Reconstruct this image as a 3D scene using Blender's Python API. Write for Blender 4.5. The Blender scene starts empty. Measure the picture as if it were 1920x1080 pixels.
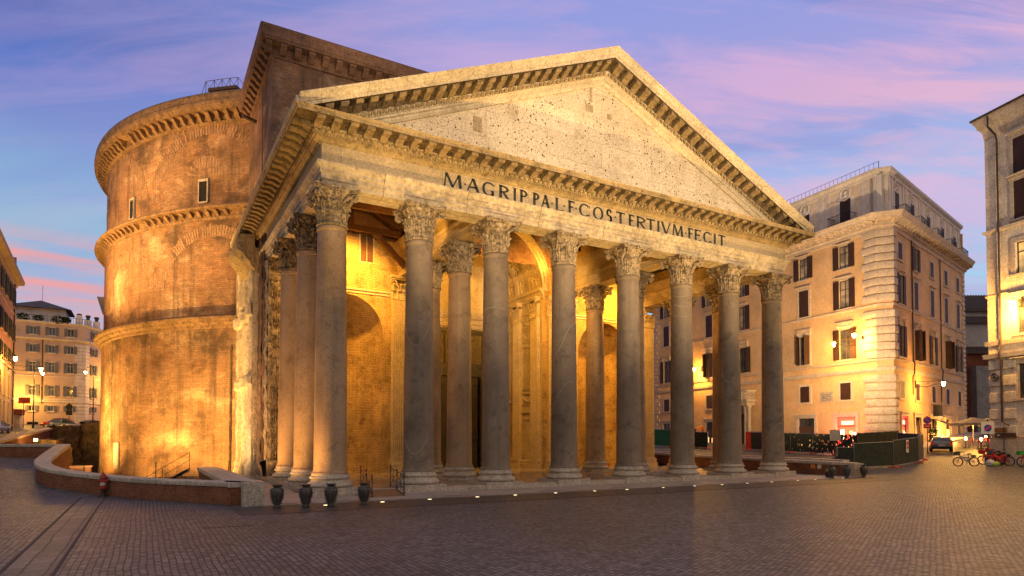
import bpy, bmesh, math, random
from mathutils import Vector, Matrix, noise as mnoise
from mathutils.geometry import delaunay_2d_cdt
from math import sin, cos, pi, radians, atan2, sqrt
R = random.Random(7)
C = bpy.context.scene.collection
SC = bpy.context.scene
# ------------------------------------------------------------ camera
cd = bpy.data.cameras.new('camera'); cam = bpy.data.objects.new('camera', cd); C.objects.link(cam)
cam.location = (-23.58, -30.65, 2.576)
cam.rotation_euler = (pi/2 + 0.0268, 0, -0.5231)
cd.sensor_width = 36; cd.lens = 22.5; cd.shift_y = 0.1318; cd.clip_end = 3000; cd.clip_start = 0.1
SC.camera = cam
# ------------------------------------------------------------ world: dusk sky
W = bpy.data.worlds.new('World'); SC.world = W; W.use_nodes = True
nt = W.node_tree; nt.nodes.clear()
def wn(t, **k):
    n = nt.nodes.new(t)
    for a, b in k.items(): setattr(n, a, b)
    return n
def ln(a, b): nt.links.new(a, b)
def wmath(op, a, b=None, clamp=False):
    n = wn('ShaderNodeMath', operation=op, use_clamp=clamp)
    for i, v in enumerate((a, b)):
        if v is None: continue
        if isinstance(v, (int, float)): n.inputs[i].default_value = v
        else: ln(v, n.inputs[i])
    return n.outputs[0]
def wramp(fac, stops):
    n = wn('ShaderNodeValToRGB'); r = n.color_ramp
    while len(r.elements) < len(stops): r.elements.new(0.5)
    for e, (p, c) in zip(r.elements, stops): e.position = p; e.color = (*c, 1)
    ln(fac, n.inputs[0]); return n.outputs[0]
def wmix(f, a, b):
    n = wn('ShaderNodeMix', data_type='RGBA')
    for i, v in ((0, f), (6, a), (7, b)):
        if isinstance(v, (int, float)): n.inputs[i].default_value = v
        elif isinstance(v, tuple): n.inputs[i].default_value = (*v, 1)
        else: ln(v, n.inputs[i])
    return n.outputs[2]
def s2l(r, g, b):
    f = lambda v: ((v/255+0.055)/1.055)**2.4 if v > 10 else v/255/12.92
    return (f(r), f(g), f(b))
tc = wn('ShaderNodeTexCoord'); sep = wn('ShaderNodeSeparateXYZ'); ln(tc.outputs['Generated'], sep.inputs[0])
X_, Y_, Z_ = sep.outputs
lat = wmath('ADD', wmath('MULTIPLY', X_, 0.866), wmath('MULTIPLY', Y_, -0.5))
base = wramp(wmath('MAXIMUM', Z_, 0.0), [(0.0, s2l(208,172,186)), (0.1, s2l(196,192,212)), (0.2, s2l(158,196,226)), (0.31, s2l(152,186,228)), (0.38, s2l(156,168,218)), (0.45, s2l(158,154,210)), (0.58, s2l(136,148,212)), (0.72, s2l(100,126,200)), (1.0,(.45,.45,.55))])
leftc = wramp(wmath('MAXIMUM', Z_, 0.0), [(0.0, s2l(215,160,170)), (0.11, s2l(190,165,195)), (0.19, s2l(150,170,200)), (0.27, s2l(140,172,202)), (0.335, s2l(124,158,202)), (0.38, s2l(112,130,192)), (0.43, s2l(88,112,188)), (0.49, s2l(40,86,164)), (0.6, s2l(36,84,160)), (1.0,(.3,.33,.42))])
fl = wmath('MULTIPLY', wmath('ADD', wmath('MULTIPLY', lat, -1.0), -0.05), 1.9, True)
col = wmix(fl, base, leftc)
# thin streaked clouds on a high flat layer
zz = wmath('ADD', Z_, 0.22)
comb = wn('ShaderNodeCombineXYZ')
ln(wmath('DIVIDE', lat, zz), comb.inputs[0]); ln(wmath('DIVIDE', wmath('ADD', wmath('MULTIPLY', X_, 0.5), wmath('MULTIPLY', Y_, 0.866)), zz), comb.inputs[1])
mp = wn('ShaderNodeMapping'); ln(comb.outputs[0], mp.inputs[0]); mp.inputs['Scale'].default_value = (0.9, 3.2, 1); mp.inputs['Rotation'].default_value = (0, 0, 0.22); mp.inputs['Location'].default_value = (3.1, 1.4, 0)
nz = wn('ShaderNodeTexNoise'); ln(mp.outputs[0], nz.inputs['Vector']); nz.inputs['Scale'].default_value = 1.15; nz.inputs['Detail'].default_value = 7; nz.inputs['Roughness'].default_value = 0.52; nz.inputs['Distortion'].default_value = 0.6
nz3 = wn('ShaderNodeTexNoise'); ln(mp.outputs[0], nz3.inputs['Vector']); nz3.inputs['Scale'].default_value = 3.4; nz3.inputs['Detail'].default_value = 8; nz3.inputs['Roughness'].default_value = 0.66; nz3.inputs['Distortion'].default_value = 1.2
cm = wramp(wmath('ADD', wmath('MULTIPLY', nz.outputs[0], 0.7), wmath('MULTIPLY', nz3.outputs[0], 0.3)), [(0.435, (0,0,0)), (0.565, (1,1,1))])
cloudc = wramp(wmath('MAXIMUM', Z_, 0.0), [(0.0, s2l(236,160,150)), (0.2, s2l(186,176,214)), (0.3, s2l(204,176,210)), (0.4, s2l(222,174,198)), (0.5, s2l(208,168,206)), (0.8, s2l(130,130,190))])
side = wmath('ADD', wmath('MULTIPLY', lat, 0.8), 0.62, True)
nz4 = wn('ShaderNodeTexNoise'); mp4 = wn('ShaderNodeMapping'); ln(comb.outputs[0], mp4.inputs[0]); mp4.inputs['Scale'].default_value = (0.8, 2.6, 1); mp4.inputs['Rotation'].default_value = (0,0,.15); mp4.inputs['Location'].default_value = (7.7, 3.3, 2)
ln(mp4.outputs[0], nz4.inputs['Vector']); nz4.inputs['Scale'].default_value = 1.6; nz4.inputs['Detail'].default_value = 8; nz4.inputs['Roughness'].default_value = .55; nz4.inputs['Distortion'].default_value = .8
col = wmix(wmath('MULTIPLY', wramp(nz4.outputs[0], [(.46,(0,0,0)),(.62,(1,1,1))]), .55), col, wramp(wmath('MAXIMUM', Z_, 0.0), [(0.0, s2l(180,150,180)), (0.25, s2l(128,160,208)), (0.4, s2l(118,132,196)), (0.55, s2l(96,124,194))]))
col = wmix(wmath('MULTIPLY', wmath('MULTIPLY', cm, 0.85), side), col, cloudc)
# salmon bands low on the left of the sky
mp2 = wn('ShaderNodeMapping'); ln(tc.outputs['Generated'], mp2.inputs[0]); mp2.inputs['Scale'].default_value = (1.9, 1.9, 34); mp2.inputs['Location'].default_value = (0, 0, 0.6)
nz2 = wn('ShaderNodeTexNoise'); ln(mp2.outputs[0], nz2.inputs['Vector']); nz2.inputs['Scale'].default_value = 1.0; nz2.inputs['Detail'].default_value = 5; nz2.inputs['Roughness'].default_value = 0.5
bm2 = wramp(nz2.outputs[0], [(0.40, (0.0,0.0,0.0)), (0.56, (.9,.9,.9))])
zband = wramp(Z_, [(0.03, (0.05,)*3), (0.14, (0.25,)*3), (0.17, (1,)*3), (0.235, (0.95,)*3), (0.262, (0,)*3)])
lband = wmath('MULTIPLY', wmath('SUBTRACT', wmath('MULTIPLY', lat, -1.0), 0.35), 5.0, True)
col = wmix(wmath('MULTIPLY', wmath('MULTIPLY', bm2, zband), lband), col, s2l(240,146,134))
# afterglow of the sky behind the viewer
fw_ = wmath('ADD', wmath('MULTIPLY', X_, 0.5), wmath('MULTIPLY', Y_, 0.866))
bk_ = wmath('MULTIPLY', wmath('SUBTRACT', 0.15, fw_), 1.6, True)
col = wmix(bk_, col, (0.52, 0.43, 0.37))
bg = wn('ShaderNodeBackground'); ln(col, bg.inputs[0]); bg.inputs[1].default_value = 1.0
sky = wn('ShaderNodeTexSky'); sky.sky_type = 'NISHITA'; sky.sun_disc = False; sky.sun_elevation = radians(0.5); sky.sun_rotation = radians(150)
bg2 = wn('ShaderNodeBackground'); ln(sky.outputs[0], bg2.inputs[0]); bg2.inputs[1].default_value = 0.03
ad = wn('ShaderNodeAddShader'); ln(bg.outputs[0], ad.inputs[0]); ln(bg2.outputs[0], ad.inputs[1])
out = wn('ShaderNodeOutputWorld'); ln(ad.outputs[0], out.inputs[0])
SC.view_settings.view_transform = 'Standard'; SC.view_settings.look = 'None'; SC.view_settings.exposure = 0.14; SC.view_settings.gamma = 1
try:
    SC.cycles.max_bounces = 6; SC.cycles.diffuse_bounces = 3; SC.cycles.glossy_bounces = 3; SC.cycles.sample_clamp_indirect = 4; SC.cycles.use_light_tree = True
    SC.cycles.caustics_reflective = False; SC.cycles.caustics_refractive = False
except Exception: pass
# ------------------------------------------------------------ lamps of the place and added fill lamps
WARM = (1.0, 0.55, 0.13); GOLD = (1.0, 0.47, 0.065); PALE = (1.0, 0.70, 0.37)
KP = 2.9
def lamp(kind, loc, power, color=WARM, target=None, size=0.15, angle=90, blend=0.6):
    d = bpy.data.lights.new('lamp_light', kind); d.energy = power*KP; d.color = color
    if kind in ('POINT', 'SPOT'): d.shadow_soft_size = size
    if kind == 'SPOT': d.spot_size = radians(angle); d.spot_blend = blend
    o = bpy.data.objects.new('lamp_light', d); C.objects.link(o); o.location = loc
    if target is not None:
        o.rotation_euler = (Vector(target)-Vector(loc)).to_track_quat('-Z', 'Y').to_euler()
    return o
# floodlights across the square aimed at pediment and entablature
LT = {}
lamp('SPOT', (-24, -42, 6), 24000, PALE, (-3, -1, 21.5), 0.5, 40, 0.6)
lamp('SPOT', (9, -46, 6), 20000, PALE, (5, -1, 20.5), 0.5, 36, 0.6)
for x_, p_ in ((-15.5, 2600), (-10.5, 2300), (-5.5, 2200), (-.5, 2200), (4.5, 2200), (9.5, 2200), (14.8, 2200)):
    lamp('SPOT', (x_, -9.6, 0.05), p_, (1, .60, .16), (x_, -1.2, 17.8), 0.15, 43, 0.75)
# rotunda floods in the sunken court and on the roofs of the east side
lamp('SPOT', (-28.0, 20.5, -0.6), 8200, WARM, (-20.0, 29.0, 7), 0.3, 120, 0.8)
lamp('SPOT', (-25.6, 29.2, -1.0), 450, WARM, (-23.0, 32.5, 3.5), 0.25, 130, 0.8)
lamp('SPOT', (-30.4, 39.0, 2.6), 1500, WARM, (-26.7, 41.5, 7), 0.2, 120, 0.8)
lamp('SPOT', (-31.5, 34, -0.3), 5200, WARM, (-27, 40, 6), 0.3, 100, 0.8)
lamp('SPOT', (-30.6, 47, 3.2), 900, WARM, (-27.3, 49, 9), 0.2, 100, 0.8)
lamp('SPOT', (-37.0, 20.0, 17.0), 5600, (1,0.55,0.18), (-19, 28, 23), 0.4, 70, 0.9)
lamp('SPOT', (-36.0, 34.0, 17.0), 5600, (1,0.55,0.17), (-24, 36, 21), 0.4, 95, 0.9)
# low floods washing the east flank of the portico
lamp('SPOT', (-22.2, 16.6, -0.8), 1500, (1,0.6,0.24), (-17, 18.5, 8), 0.25, 100, 0.8)
for yy_ in (-0.6, 3.6, 8.2, 12.2):
    lamp('SPOT', (-18.9, yy_, 0.14), 520, (1,0.48,0.12), (-16.3, yy_+1.2, 6.5), 0.12, 120, 0.8)
# lamps inside the portico, on the beams and low at the walls
for sx in (-1, 1):
    lamp('SPOT', (sx*11.4, 10.6, 16.4), 2100, GOLD, (sx*11.4, 14.2, 12.0), 0.25, 125, 0.8)
    lamp('SPOT', (sx*8.3, 4.0, 15.5), 420, GOLD, (sx*11.6, 12.0, 15.5), 0.2, 120, 0.9)
lamp('SPOT', (6.1, 10.6, 16.9), 3000, GOLD, (1.5, 19.5, 12), 0.2, 120, 0.9)
lamp('SPOT', (-6.1, 10.6, 16.9), 3200, GOLD, (2.5, 19.5, 12), 0.2, 120, 0.9)
lamp('SPOT', (0, 7.0, 14.4), 1800, GOLD, (3, 17, 12), 0.3, 140, 0.9)
lamp('SPOT', (15.0, 10.4, 14.0), 650, GOLD, (9, 12, 14), 0.2, 150, 0.9)
lamp('SPOT', (-11.4, 3.0, 13.8), 60, GOLD, (-11.4, 1.5, 20), 0.3, 160, 0.9)
lamp('SPOT', (0, 5.0, 8.0), 260, GOLD, (0, 2.0, 20), 0.4, 150, 0.9)
lamp('SPOT', (-11.4, 8.0, 8.0), 160, GOLD, (-11.4, 7.0, 20), 0.4, 150, 0.9)
lamp('SPOT', (11.4, 6.0, 8.0), 420, GOLD, (11.4, 5.0, 20), 0.4, 150, 0.9)

# unseen lamps added in the square to brighten the right-hand facades and cobbles
lamp('SPOT', (27, -18, 9.5), 3600, PALE, (34, -7, 17), .3, 90, 1.0)
lamp('POINT', (19, -33, 9.5), 900, PALE, None, .3)
lamp('SPOT', (28.5, 4.0, 6.0), 6200, PALE, (42, 12, 20), .4, 140, 1.0)
# ------------------------------------------------------------ tags
def tag(o, label=None, cat=None, group=None, kind=None):
    if label: o['label'] = label
    if cat: o['category'] = cat
    if group: o['group'] = group
    if kind: o['kind'] = kind
    return o
def thing(name, label, cat, loc=(0,0,0), rotz=0, group=None):
    o = bpy.data.objects.new(name, None); C.objects.link(o); o.empty_display_size = 0.2
    o.location = loc; o.rotation_euler = (0, 0, rotz)
    return tag(o, label, cat, group)
def copy_tree(o, parent=None, kids=None):
    c = o.copy(); C.objects.link(c)
    if parent is not None: c.parent = parent
    for ch in [x for x in bpy.data.objects if x.parent == o] if kids is None else kids: copy_tree(ch, c)
    return c
# ------------------------------------------------------------ mesh builder
class MB:
    def __init__(s): s.v = []; s.f = []; s.m = []; s.M = None
    def add(s, vs, fs, m=0):
        n = len(s.v)
        if s.M is not None: vs = [s.M @ Vector(v) for v in vs]
        s.v += [tuple(v) for v in vs]; s.f += [tuple(i+n for i in f) for f in fs]; s.m += [m]*len(fs)
    def quad(s, a, b, c, d, m=0): s.add([a, b, c, d], [(0,1,2,3)], m)
    def box(s, x0, x1, y0, y1, z0, z1, m=0):
        s.add([(x0,y0,z0),(x1,y0,z0),(x1,y1,z0),(x0,y1,z0),(x0,y0,z1),(x1,y0,z1),(x1,y1,z1),(x0,y1,z1)],
              [(0,3,2,1),(4,5,6,7),(0,1,5,4),(1,2,6,5),(2,3,7,6),(3,0,4,7)], m)
    def obox(s, c, sz, rz=0, m=0, rx=0, ry=0):
        Mx = Matrix.Translation(c) @ Matrix.Rotation(rz,4,'Z') @ Matrix.Rotation(ry,4,'Y') @ Matrix.Rotation(rx,4,'X')
        vs = [Mx @ Vector((i*sz[0]/2, j*sz[1]/2, k*sz[2]/2)) for k in (-1,1) for j in (-1,1) for i in (-1,1)]
        s.add(vs, [(0,2,3,1),(4,5,7,6),(0,1,5,4),(1,3,7,5),(3,2,6,7),(2,0,4,6)], m)
    def bar(s, a, b, w, h=None, m=0, up=(0,0,1)):
        a = Vector(a); b = Vector(b); h = h or w; d = (b-a).normalized(); u = Vector(up)
        if abs(d.dot(u)) > .98: u = Vector((1,0,0))
        r = d.cross(u).normalized(); u = r.cross(d)
        vs = [p + r*i*w/2 + u*j*h/2 for p in (a,b) for (i,j) in ((-1,-1),(1,-1),(1,1),(-1,1))]
        s.add(vs, [(3,2,1,0),(4,5,6,7),(0,1,5,4),(1,2,6,5),(2,3,7,6),(3,0,4,7)], m)
    def prism(s, poly, o, ux, uy, un, t, m=0):
        o = Vector(o); ux = Vector(ux); uy = Vector(uy); un = Vector(un); n = len(poly)
        vs = [o+ux*p[0]+uy*p[1] for p in poly]; vs += [v+un*t for v in vs]
        s.add(vs, [tuple(range(n))[::-1], tuple(range(n,2*n))] + [(i,(i+1)%n,(i+1)%n+n,i+n) for i in range(n)], m)
    def lathe(s, prof, c=(0,0,0), seg=32, a0=0, a1=2*pi, m=0, cap=True):
        full = abs(a1-a0-2*pi) < 1e-6; n = seg if full else seg+1; vs = []
        for (r, z) in prof:
            for i in range(n):
                a = a0+(a1-a0)*i/seg; vs.append((c[0]+r*cos(a), c[1]+r*sin(a), c[2]+z))
        fs = []
        for j in range(len(prof)-1):
            for i in range(seg):
                k = (i+1) % n if full else i+1
                fs.append((j*n+i, j*n+k, (j+1)*n+k, (j+1)*n+i))
        if cap and full:
            fs.append(tuple(range(n))[::-1]); fs.append(tuple((len(prof)-1)*n+i for i in range(n)))
        s.add(vs, fs, m)
    def tube(s, pts, r, seg=6, m=0, closed=False, cap=True):
        pts = [Vector(p) for p in pts]; n = len(pts); vs = []; fs = []; prev = None
        for i, p in enumerate(pts):
            if closed: d = (pts[(i+1)%n]-pts[i-1])
            else: d = (pts[min(i+1,n-1)]-pts[max(i-1,0)])
            d = d.normalized() if d.length > 1e-9 else Vector((0,0,1))
            if prev is None:
                u = Vector((0,0,1)) if abs(d.z) < .9 else Vector((1,0,0)); prev = d.cross(u).normalized()
            prev = (prev - d*prev.dot(d)).normalized(); w = d.cross(prev); rr = r[i] if isinstance(r,(list,tuple)) else r
            vs += [p + prev*rr*cos(2*pi*k/seg) + w*rr*sin(2*pi*k/seg) for k in range(seg)]
        for i in range(n if closed else n-1):
            j = (i+1) % n
            for k in range(seg): fs.append((i*seg+k, i*seg+(k+1)%seg, j*seg+(k+1)%seg, j*seg+k))
        if cap and not closed: fs.append(tuple(range(seg))[::-1]); fs.append(tuple((n-1)*seg+k for k in range(seg)))
        s.add(vs, fs, m)
    def grid(s, fn, nu, nv, m=0):
        vs = [fn(i/nu, j/nv) for j in range(nv+1) for i in range(nu+1)]
        s.add(vs, [(j*(nu+1)+i, j*(nu+1)+i+1, (j+1)*(nu+1)+i+1, (j+1)*(nu+1)+i) for j in range(nv) for i in range(nu)], m)
    def ball(s, c, r, seg=8, rings=6, m=0):
        rx, ry, rz = r if isinstance(r, tuple) else (r, r, r)
        s.grid(lambda u, v: (c[0]+rx*sin(pi*v)*cos(2*pi*u), c[1]+ry*sin(pi*v)*sin(2*pi*u), c[2]-rz*cos(pi*v)), seg, rings, m)
    def sweep(s, prof, path, zo=None, closed=False, side=1, m=0, cap=True):
        """prof: closed polygon of (out, z); path: 2D points; outward is right of travel"""
        n = len(path); P = [Vector(p).to_2d() for p in path]; vs = []; k = len(prof)
        for i in range(n):
            a = P[i-1] if (i > 0 or closed) else None; b = P[(i+1)%n] if (i < n-1 or closed) else None
            d1 = (P[i]-a).normalized() if a is not None else None; d2 = (b-P[i]).normalized() if b is not None else None
            if d1 is None: d1 = d2
            if d2 is None: d2 = d1
            n1 = Vector((d1.y,-d1.x))*side; n2 = Vector((d2.y,-d2.x))*side
            mt = (n1+n2); mt = mt/(max(0.25, 1+n1.dot(n2)))
            for (o, z) in prof: vs.append((P[i].x+mt.x*o, P[i].y+mt.y*o, z+(zo[i] if zo else 0)))
        fs = []
        for i in range(n if closed else n-1):
            j = (i+1) % n
            for q in range(k): fs.append((i*k+q, i*k+(q+1)%k, j*k+(q+1)%k, j*k+q))
        if cap and not closed: fs += [tuple(range(k))[::-1], tuple((n-1)*k+q for q in range(k))]
        s.add(vs, fs, m)
    def build(s, name, mats, parent=None, loc=(0,0,0), rotz=0, ang=35, flat=False):
        me = bpy.data.meshes.new(name); me.from_pydata(s.v, [], s.f)
        if not isinstance(mats, (list, tuple)): mats = [mats]
        for mm in mats: me.materials.append(mm)
        me.polygons.foreach_set('material_index', s.m)
        bm = bmesh.new(); bm.from_mesh(me); bmesh.ops.recalc_face_normals(bm, faces=bm.faces); bm.to_mesh(me); bm.free()
        uv = me.uv_layers.new(name='UVMap').data
        for p in me.polygons:
            nn = p.normal
            if abs(nn.z) > .75:
                for li in p.loop_indices:
                    co = me.vertices[me.loops[li].vertex_index].co; uv[li].uv = (co.x, co.y)
            else:
                t = Vector((-nn.y, nn.x, 0)).normalized()
                for li in p.loop_indices:
                    co = me.vertices[me.loops[li].vertex_index].co; uv[li].uv = (co.dot(t), co.z)
        if not flat:
            me.shade_smooth(); me.set_sharp_from_angle(angle=radians(ang))
        o = bpy.data.objects.new(name, me); C.objects.link(o); o.location = loc; o.rotation_euler = (0,0,rotz)
        if parent is not None: o.parent = parent
        return o
def wall(mb, O, u, W, z0, z1, holes=(), depth=0.3, m=0, mr=None, back=None):
    """vertical wall from O along unit u, outward normal (u.y,-u.x); holes (u0,u1,z0,z1) get reveals"""
    O = Vector((O[0], O[1], 0)); U = Vector((u[0], u[1], 0)); N = Vector((u[1], -u[0], 0)); mr = m if mr is None else mr
    P = lambda a, z, d=0: O + U*a - N*d + Vector((0,0,z))
    xs = sorted(set([0, W] + [h[0] for h in holes] + [h[1] for h in holes])); zs = sorted(set([z0, z1] + [h[2] for h in holes] + [h[3] for h in holes]))
    xs = [x for x in xs if 0 <= x <= W]; zs = [z for z in zs if z0 <= z <= z1]
    for i in range(len(xs)-1):
        for j in range(len(zs)-1):
            cx = (xs[i]+xs[i+1])/2; cz = (zs[j]+zs[j+1])/2
            if any(h[0] < cx < h[1] and h[2] < cz < h[3] for h in holes): continue
            mb.quad(P(xs[i],zs[j]), P(xs[i+1],zs[j]), P(xs[i+1],zs[j+1]), P(xs[i],zs[j+1]), m)
    for (a,b,c,d) in holes:
        mb.quad(P(a,c),P(a,d),P(a,d,depth),P(a,c,depth),mr); mb.quad(P(b,c),P(b,c,depth),P(b,d,depth),P(b,d),mr)
        mb.quad(P(a,d),P(b,d),P(b,d,depth),P(a,d,depth),mr); mb.quad(P(a,c),P(a,c,depth),P(b,c,depth),P(b,c),mr)
        if back is not None: mb.quad(P(a,c,depth),P(b,c,depth),P(b,d,depth),P(a,d,depth),back)

# ------------------------------------------------------------ materials
class NT:
    def __init__(s, name):
        s.mat = bpy.data.materials.new(name); s.mat.use_nodes = True; s.t = s.mat.node_tree; s.t.nodes.clear()
        s.out = s.n('ShaderNodeOutputMaterial'); s.b = s.n('ShaderNodeBsdfPrincipled'); s.l(s.b.outputs[0], s.out.inputs[0])
        s.tc = s.n('ShaderNodeTexCoord')
    def n(s, t, **k):
        x = s.t.nodes.new(t)
        for a, b in k.items(): setattr(x, a, b)
        return x
    def l(s, a, b): s.t.links.new(a, b)
    def setin(s, sock, v):
        if isinstance(v, (int, float)): sock.default_value = v
        elif isinstance(v, tuple): sock.default_value = (*v, 1) if len(v) == 3 and sock.type == 'RGBA' else v
        else: s.l(v, sock)
    def math(s, op, a, b=None, clamp=False):
        x = s.n('ShaderNodeMath', operation=op, use_clamp=clamp); s.setin(x.inputs[0], a)
        if b is not None: s.setin(x.inputs[1], b)
        return x.outputs[0]
    def mix(s, f, a, b, mode='MIX'):
        x = s.n('ShaderNodeMix', data_type='RGBA', blend_type=mode); s.setin(x.inputs[0], f); s.setin(x.inputs[6], a); s.setin(x.inputs[7], b); return x.outputs[2]
    def ramp(s, f, stops, interp='LINEAR'):
        x = s.n('ShaderNodeValToRGB'); r = x.color_ramp; r.interpolation = interp
        while len(r.elements) < len(stops): r.elements.new(.5)
        for e, (p, c) in zip(r.elements, stops): e.position = p; e.color = ((c,c,c) if isinstance(c,(int,float)) else c) + (1,)
        s.l(f, x.inputs[0]); return x.outputs[0]
    def coord(s, kind='Object', scale=(1,1,1), rand=False, rot=(0,0,0)):
        v = s.tc.outputs[kind]
        if rand:
            oi = s.n('ShaderNodeObjectInfo'); a = s.n('ShaderNodeVectorMath', operation='ADD'); s.l(v, a.inputs[0])
            cb = s.n('ShaderNodeCombineXYZ'); rr = s.math('MULTIPLY', oi.outputs['Random'], 83.0)
            for i in range(3): s.l(rr, cb.inputs[i])
            s.l(cb.outputs[0], a.inputs[1]); v = a.outputs[0]
        mp = s.n('ShaderNodeMapping'); s.l(v, mp.inputs[0]); mp.inputs['Scale'].default_value = scale; mp.inputs['Rotation'].default_value = rot
        return mp.outputs[0]
    def noise(s, v, scale, detail=6, rough=.6, dist=0):
        x = s.n('ShaderNodeTexNoise'); s.l(v, x.inputs['Vector']); x.inputs['Scale'].default_value = scale; x.inputs['Detail'].default_value = detail
        x.inputs['Roughness'].default_value = rough; x.inputs['Distortion'].default_value = dist; return x.outputs[0]
    def bump(s, h, strength=.4, dist=.05, nrm=None):
        x = s.n('ShaderNodeBump'); s.l(h, x.inputs['Height']); x.inputs['Strength'].default_value = strength; x.inputs['Distance'].default_value = dist
        if nrm is not None: s.l(nrm, x.inputs['Normal'])
        return x.outputs[0]
    def fin(s, color, rough=.8, nrm=None, metal=0, spec=.3):
        s.setin(s.b.inputs['Base Color'], color); s.setin(s.b.inputs['Roughness'], rough); s.setin(s.b.inputs['Metallic'], metal)
        s.b.inputs['Specular IOR Level'].default_value = spec
        if nrm is not None: s.l(nrm, s.b.inputs['Normal'])
        return s.mat
def sc(c, k): return tuple(min(1, x*k) for x in c)
def stone(name, c, sc1=.5, var=.42, dirt=(.08,.06,.045), dirtamt=.5, streak=.5, joints=None, jd=.35, pits=0, rough=.8, bump=.35, rand=False, bd=.03, fine=9, dthr=.52, fk=.9):
    k = NT(name); co = k.coord(rand=rand)
    a = k.noise(co, sc1, 8, .62); b = k.noise(co, fine, 8, .7)
    col = k.ramp(a, [(.28, sc(c, 1-var)), (.5, c), (.72, sc(c, 1+var*.7))])
    col = k.mix(fk, col, k.ramp(b, [(.3, .42), (.5, .95), (.7, 1.3)]), 'MULTIPLY')
    h = k.math('ADD', k.math('MULTIPLY', b, .6), a)
    if dirtamt:
        d = k.noise(co, sc1*2.7, 9, .72, .4)
        f = k.math('MULTIPLY', k.ramp(d, [(dthr, 0.), (dthr+.16, 1.)]), dirtamt); col = k.mix(f, col, dirt)
    if streak:
        st = k.noise(k.coord(scale=(2.6,2.6,.22), rand=rand), 1.0, 7, .65); f = k.math('MULTIPLY', k.ramp(st, [(.5, 0.), (.72, 1.)]), streak); col = k.mix(f, col, sc(dirt, 1.6))
    if joints:
        wv = k.n('ShaderNodeVectorMath', operation='ADD'); k.l(k.tc.outputs['UV'], wv.inputs[0]); nn = k.n('ShaderNodeTexNoise'); k.l(co, nn.inputs['Vector']); nn.inputs['Scale'].default_value = 1.3
        sm = k.n('ShaderNodeVectorMath', operation='SCALE'); k.l(nn.outputs['Color'], sm.inputs[0]); sm.inputs['Scale'].default_value = .05; k.l(sm.outputs[0], wv.inputs[1])
        br = k.n('ShaderNodeTexBrick'); k.l(wv.outputs[0], br.inputs['Vector']); br.inputs['Scale'].default_value = 1; br.inputs['Brick Width'].default_value = joints[0]; br.inputs['Row Height'].default_value = joints[1]
        br.inputs['Mortar Size'].default_value = joints[2]; br.inputs['Color1'].default_value = (.92,.92,.92,1); br.inputs['Color2'].default_value = (1.07,1.07,1.07,1); br.inputs['Mortar'].default_value = (jd,jd,jd,1); br.inputs['Mortar Smooth'].default_value = .3; br.offset = .5
        col = k.mix(1., col, br.outputs['Color'], 'MULTIPLY'); h = k.math('SUBTRACT', h, k.math('MULTIPLY', br.outputs['Fac'], .8))
    if pits:
        for (s_, t_, am) in ((1.7, .085, 1.), (3.3, .11, 1.), (6.5, .14, .9)):
            vo = k.n('ShaderNodeTexVoronoi', voronoi_dimensions='2D'); k.l(k.coord(rot=(pi/2,0,0)), vo.inputs['Vector']); vo.inputs['Scale'].default_value = s_
            spx = k.n('ShaderNodeSeparateColor'); k.l(vo.outputs['Color'], spx.inputs[0]); keep = k.ramp(spx.outputs[0], [(.5, 0.), (.52, 1.)])
            f = k.math('MULTIPLY', k.math('MULTIPLY', k.ramp(vo.outputs['Distance'], [(t_*.7, 1.), (t_*1.15, 0.)]), am*pits), k.math('MULTIPLY', keep, k.ramp(k.noise(co, .5, 4, .6), [(.38, 0.15), (.55, 1.)])))
            col = k.mix(f, col, (.05,.035,.02)); h = k.math('SUBTRACT', h, k.math('MULTIPLY', f, 1.5))
    return k.fin(col, rough, k.bump(h, bump, bd))
def plain(name, c, rough=.5, metal=0, var=.15, spec=.4, scale=4, bump=0, rand=False):
    k = NT(name); a = k.noise(k.coord(rand=rand), scale, 6, .65)
    return k.fin(k.ramp(a, [(.3, sc(c,1-var)), (.7, sc(c,1+var))]), rough, k.bump(a, bump, .02) if bump else None, metal, spec)
def emit(name, c, s):
    k = NT(name); k.b.inputs['Emission Color'].default_value = (*c, 1); k.b.inputs['Emission Strength'].default_value = s; return k.fin(c, .5)
def glass(name, c=(.03,.035,.045), rough=.08, em=None):
    k = NT(name)
    if em: k.b.inputs['Emission Color'].default_value = (*em[0],1); k.b.inputs['Emission Strength'].default_value = em[1]
    return k.fin(k.mix(k.ramp(k.noise(k.coord(rand=True), 1.2, 2, .5), [(.4,0.),(.6,1.)]), c, sc(c,2.2)), rough, None, 0, .8)
M = {}
M['marble'] = stone('portico marble', (.50,.41,.29), .6, .3, (.16,.11,.065), .5, .35, (2.6,9.9,.012), .35, 0, .75, .35, bd=.04)
M['arch'] = stone('architrave marble', (.50,.42,.31), .8, .3, (.16,.12,.08), .42, .25, (4.5,9.9,.015), .3, 0, .8, .8, bd=.07, fine=5, dthr=.48)
M['frieze'] = stone('frieze stone', (.42,.34,.23), .5, .25, (.2,.15,.09), .3, .4, (5.2,9.9,.012), .4, 0, .8, .35)
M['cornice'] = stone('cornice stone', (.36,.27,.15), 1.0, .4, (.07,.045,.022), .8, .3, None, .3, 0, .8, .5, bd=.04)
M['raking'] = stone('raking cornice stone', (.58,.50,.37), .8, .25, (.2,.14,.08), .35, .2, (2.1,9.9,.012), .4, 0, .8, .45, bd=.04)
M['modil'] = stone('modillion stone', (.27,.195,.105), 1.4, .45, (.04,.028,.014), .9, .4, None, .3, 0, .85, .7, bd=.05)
M['soffitdark'] = stone('dark soffit stone', (.14,.098,.052), 1.4, .5, (.025,.018,.01), .9, .4, None, .3, 0, .85, .8, bd=.05, dthr=.45)  # darker stone tone for the thin bands behind and above the modillions
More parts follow.
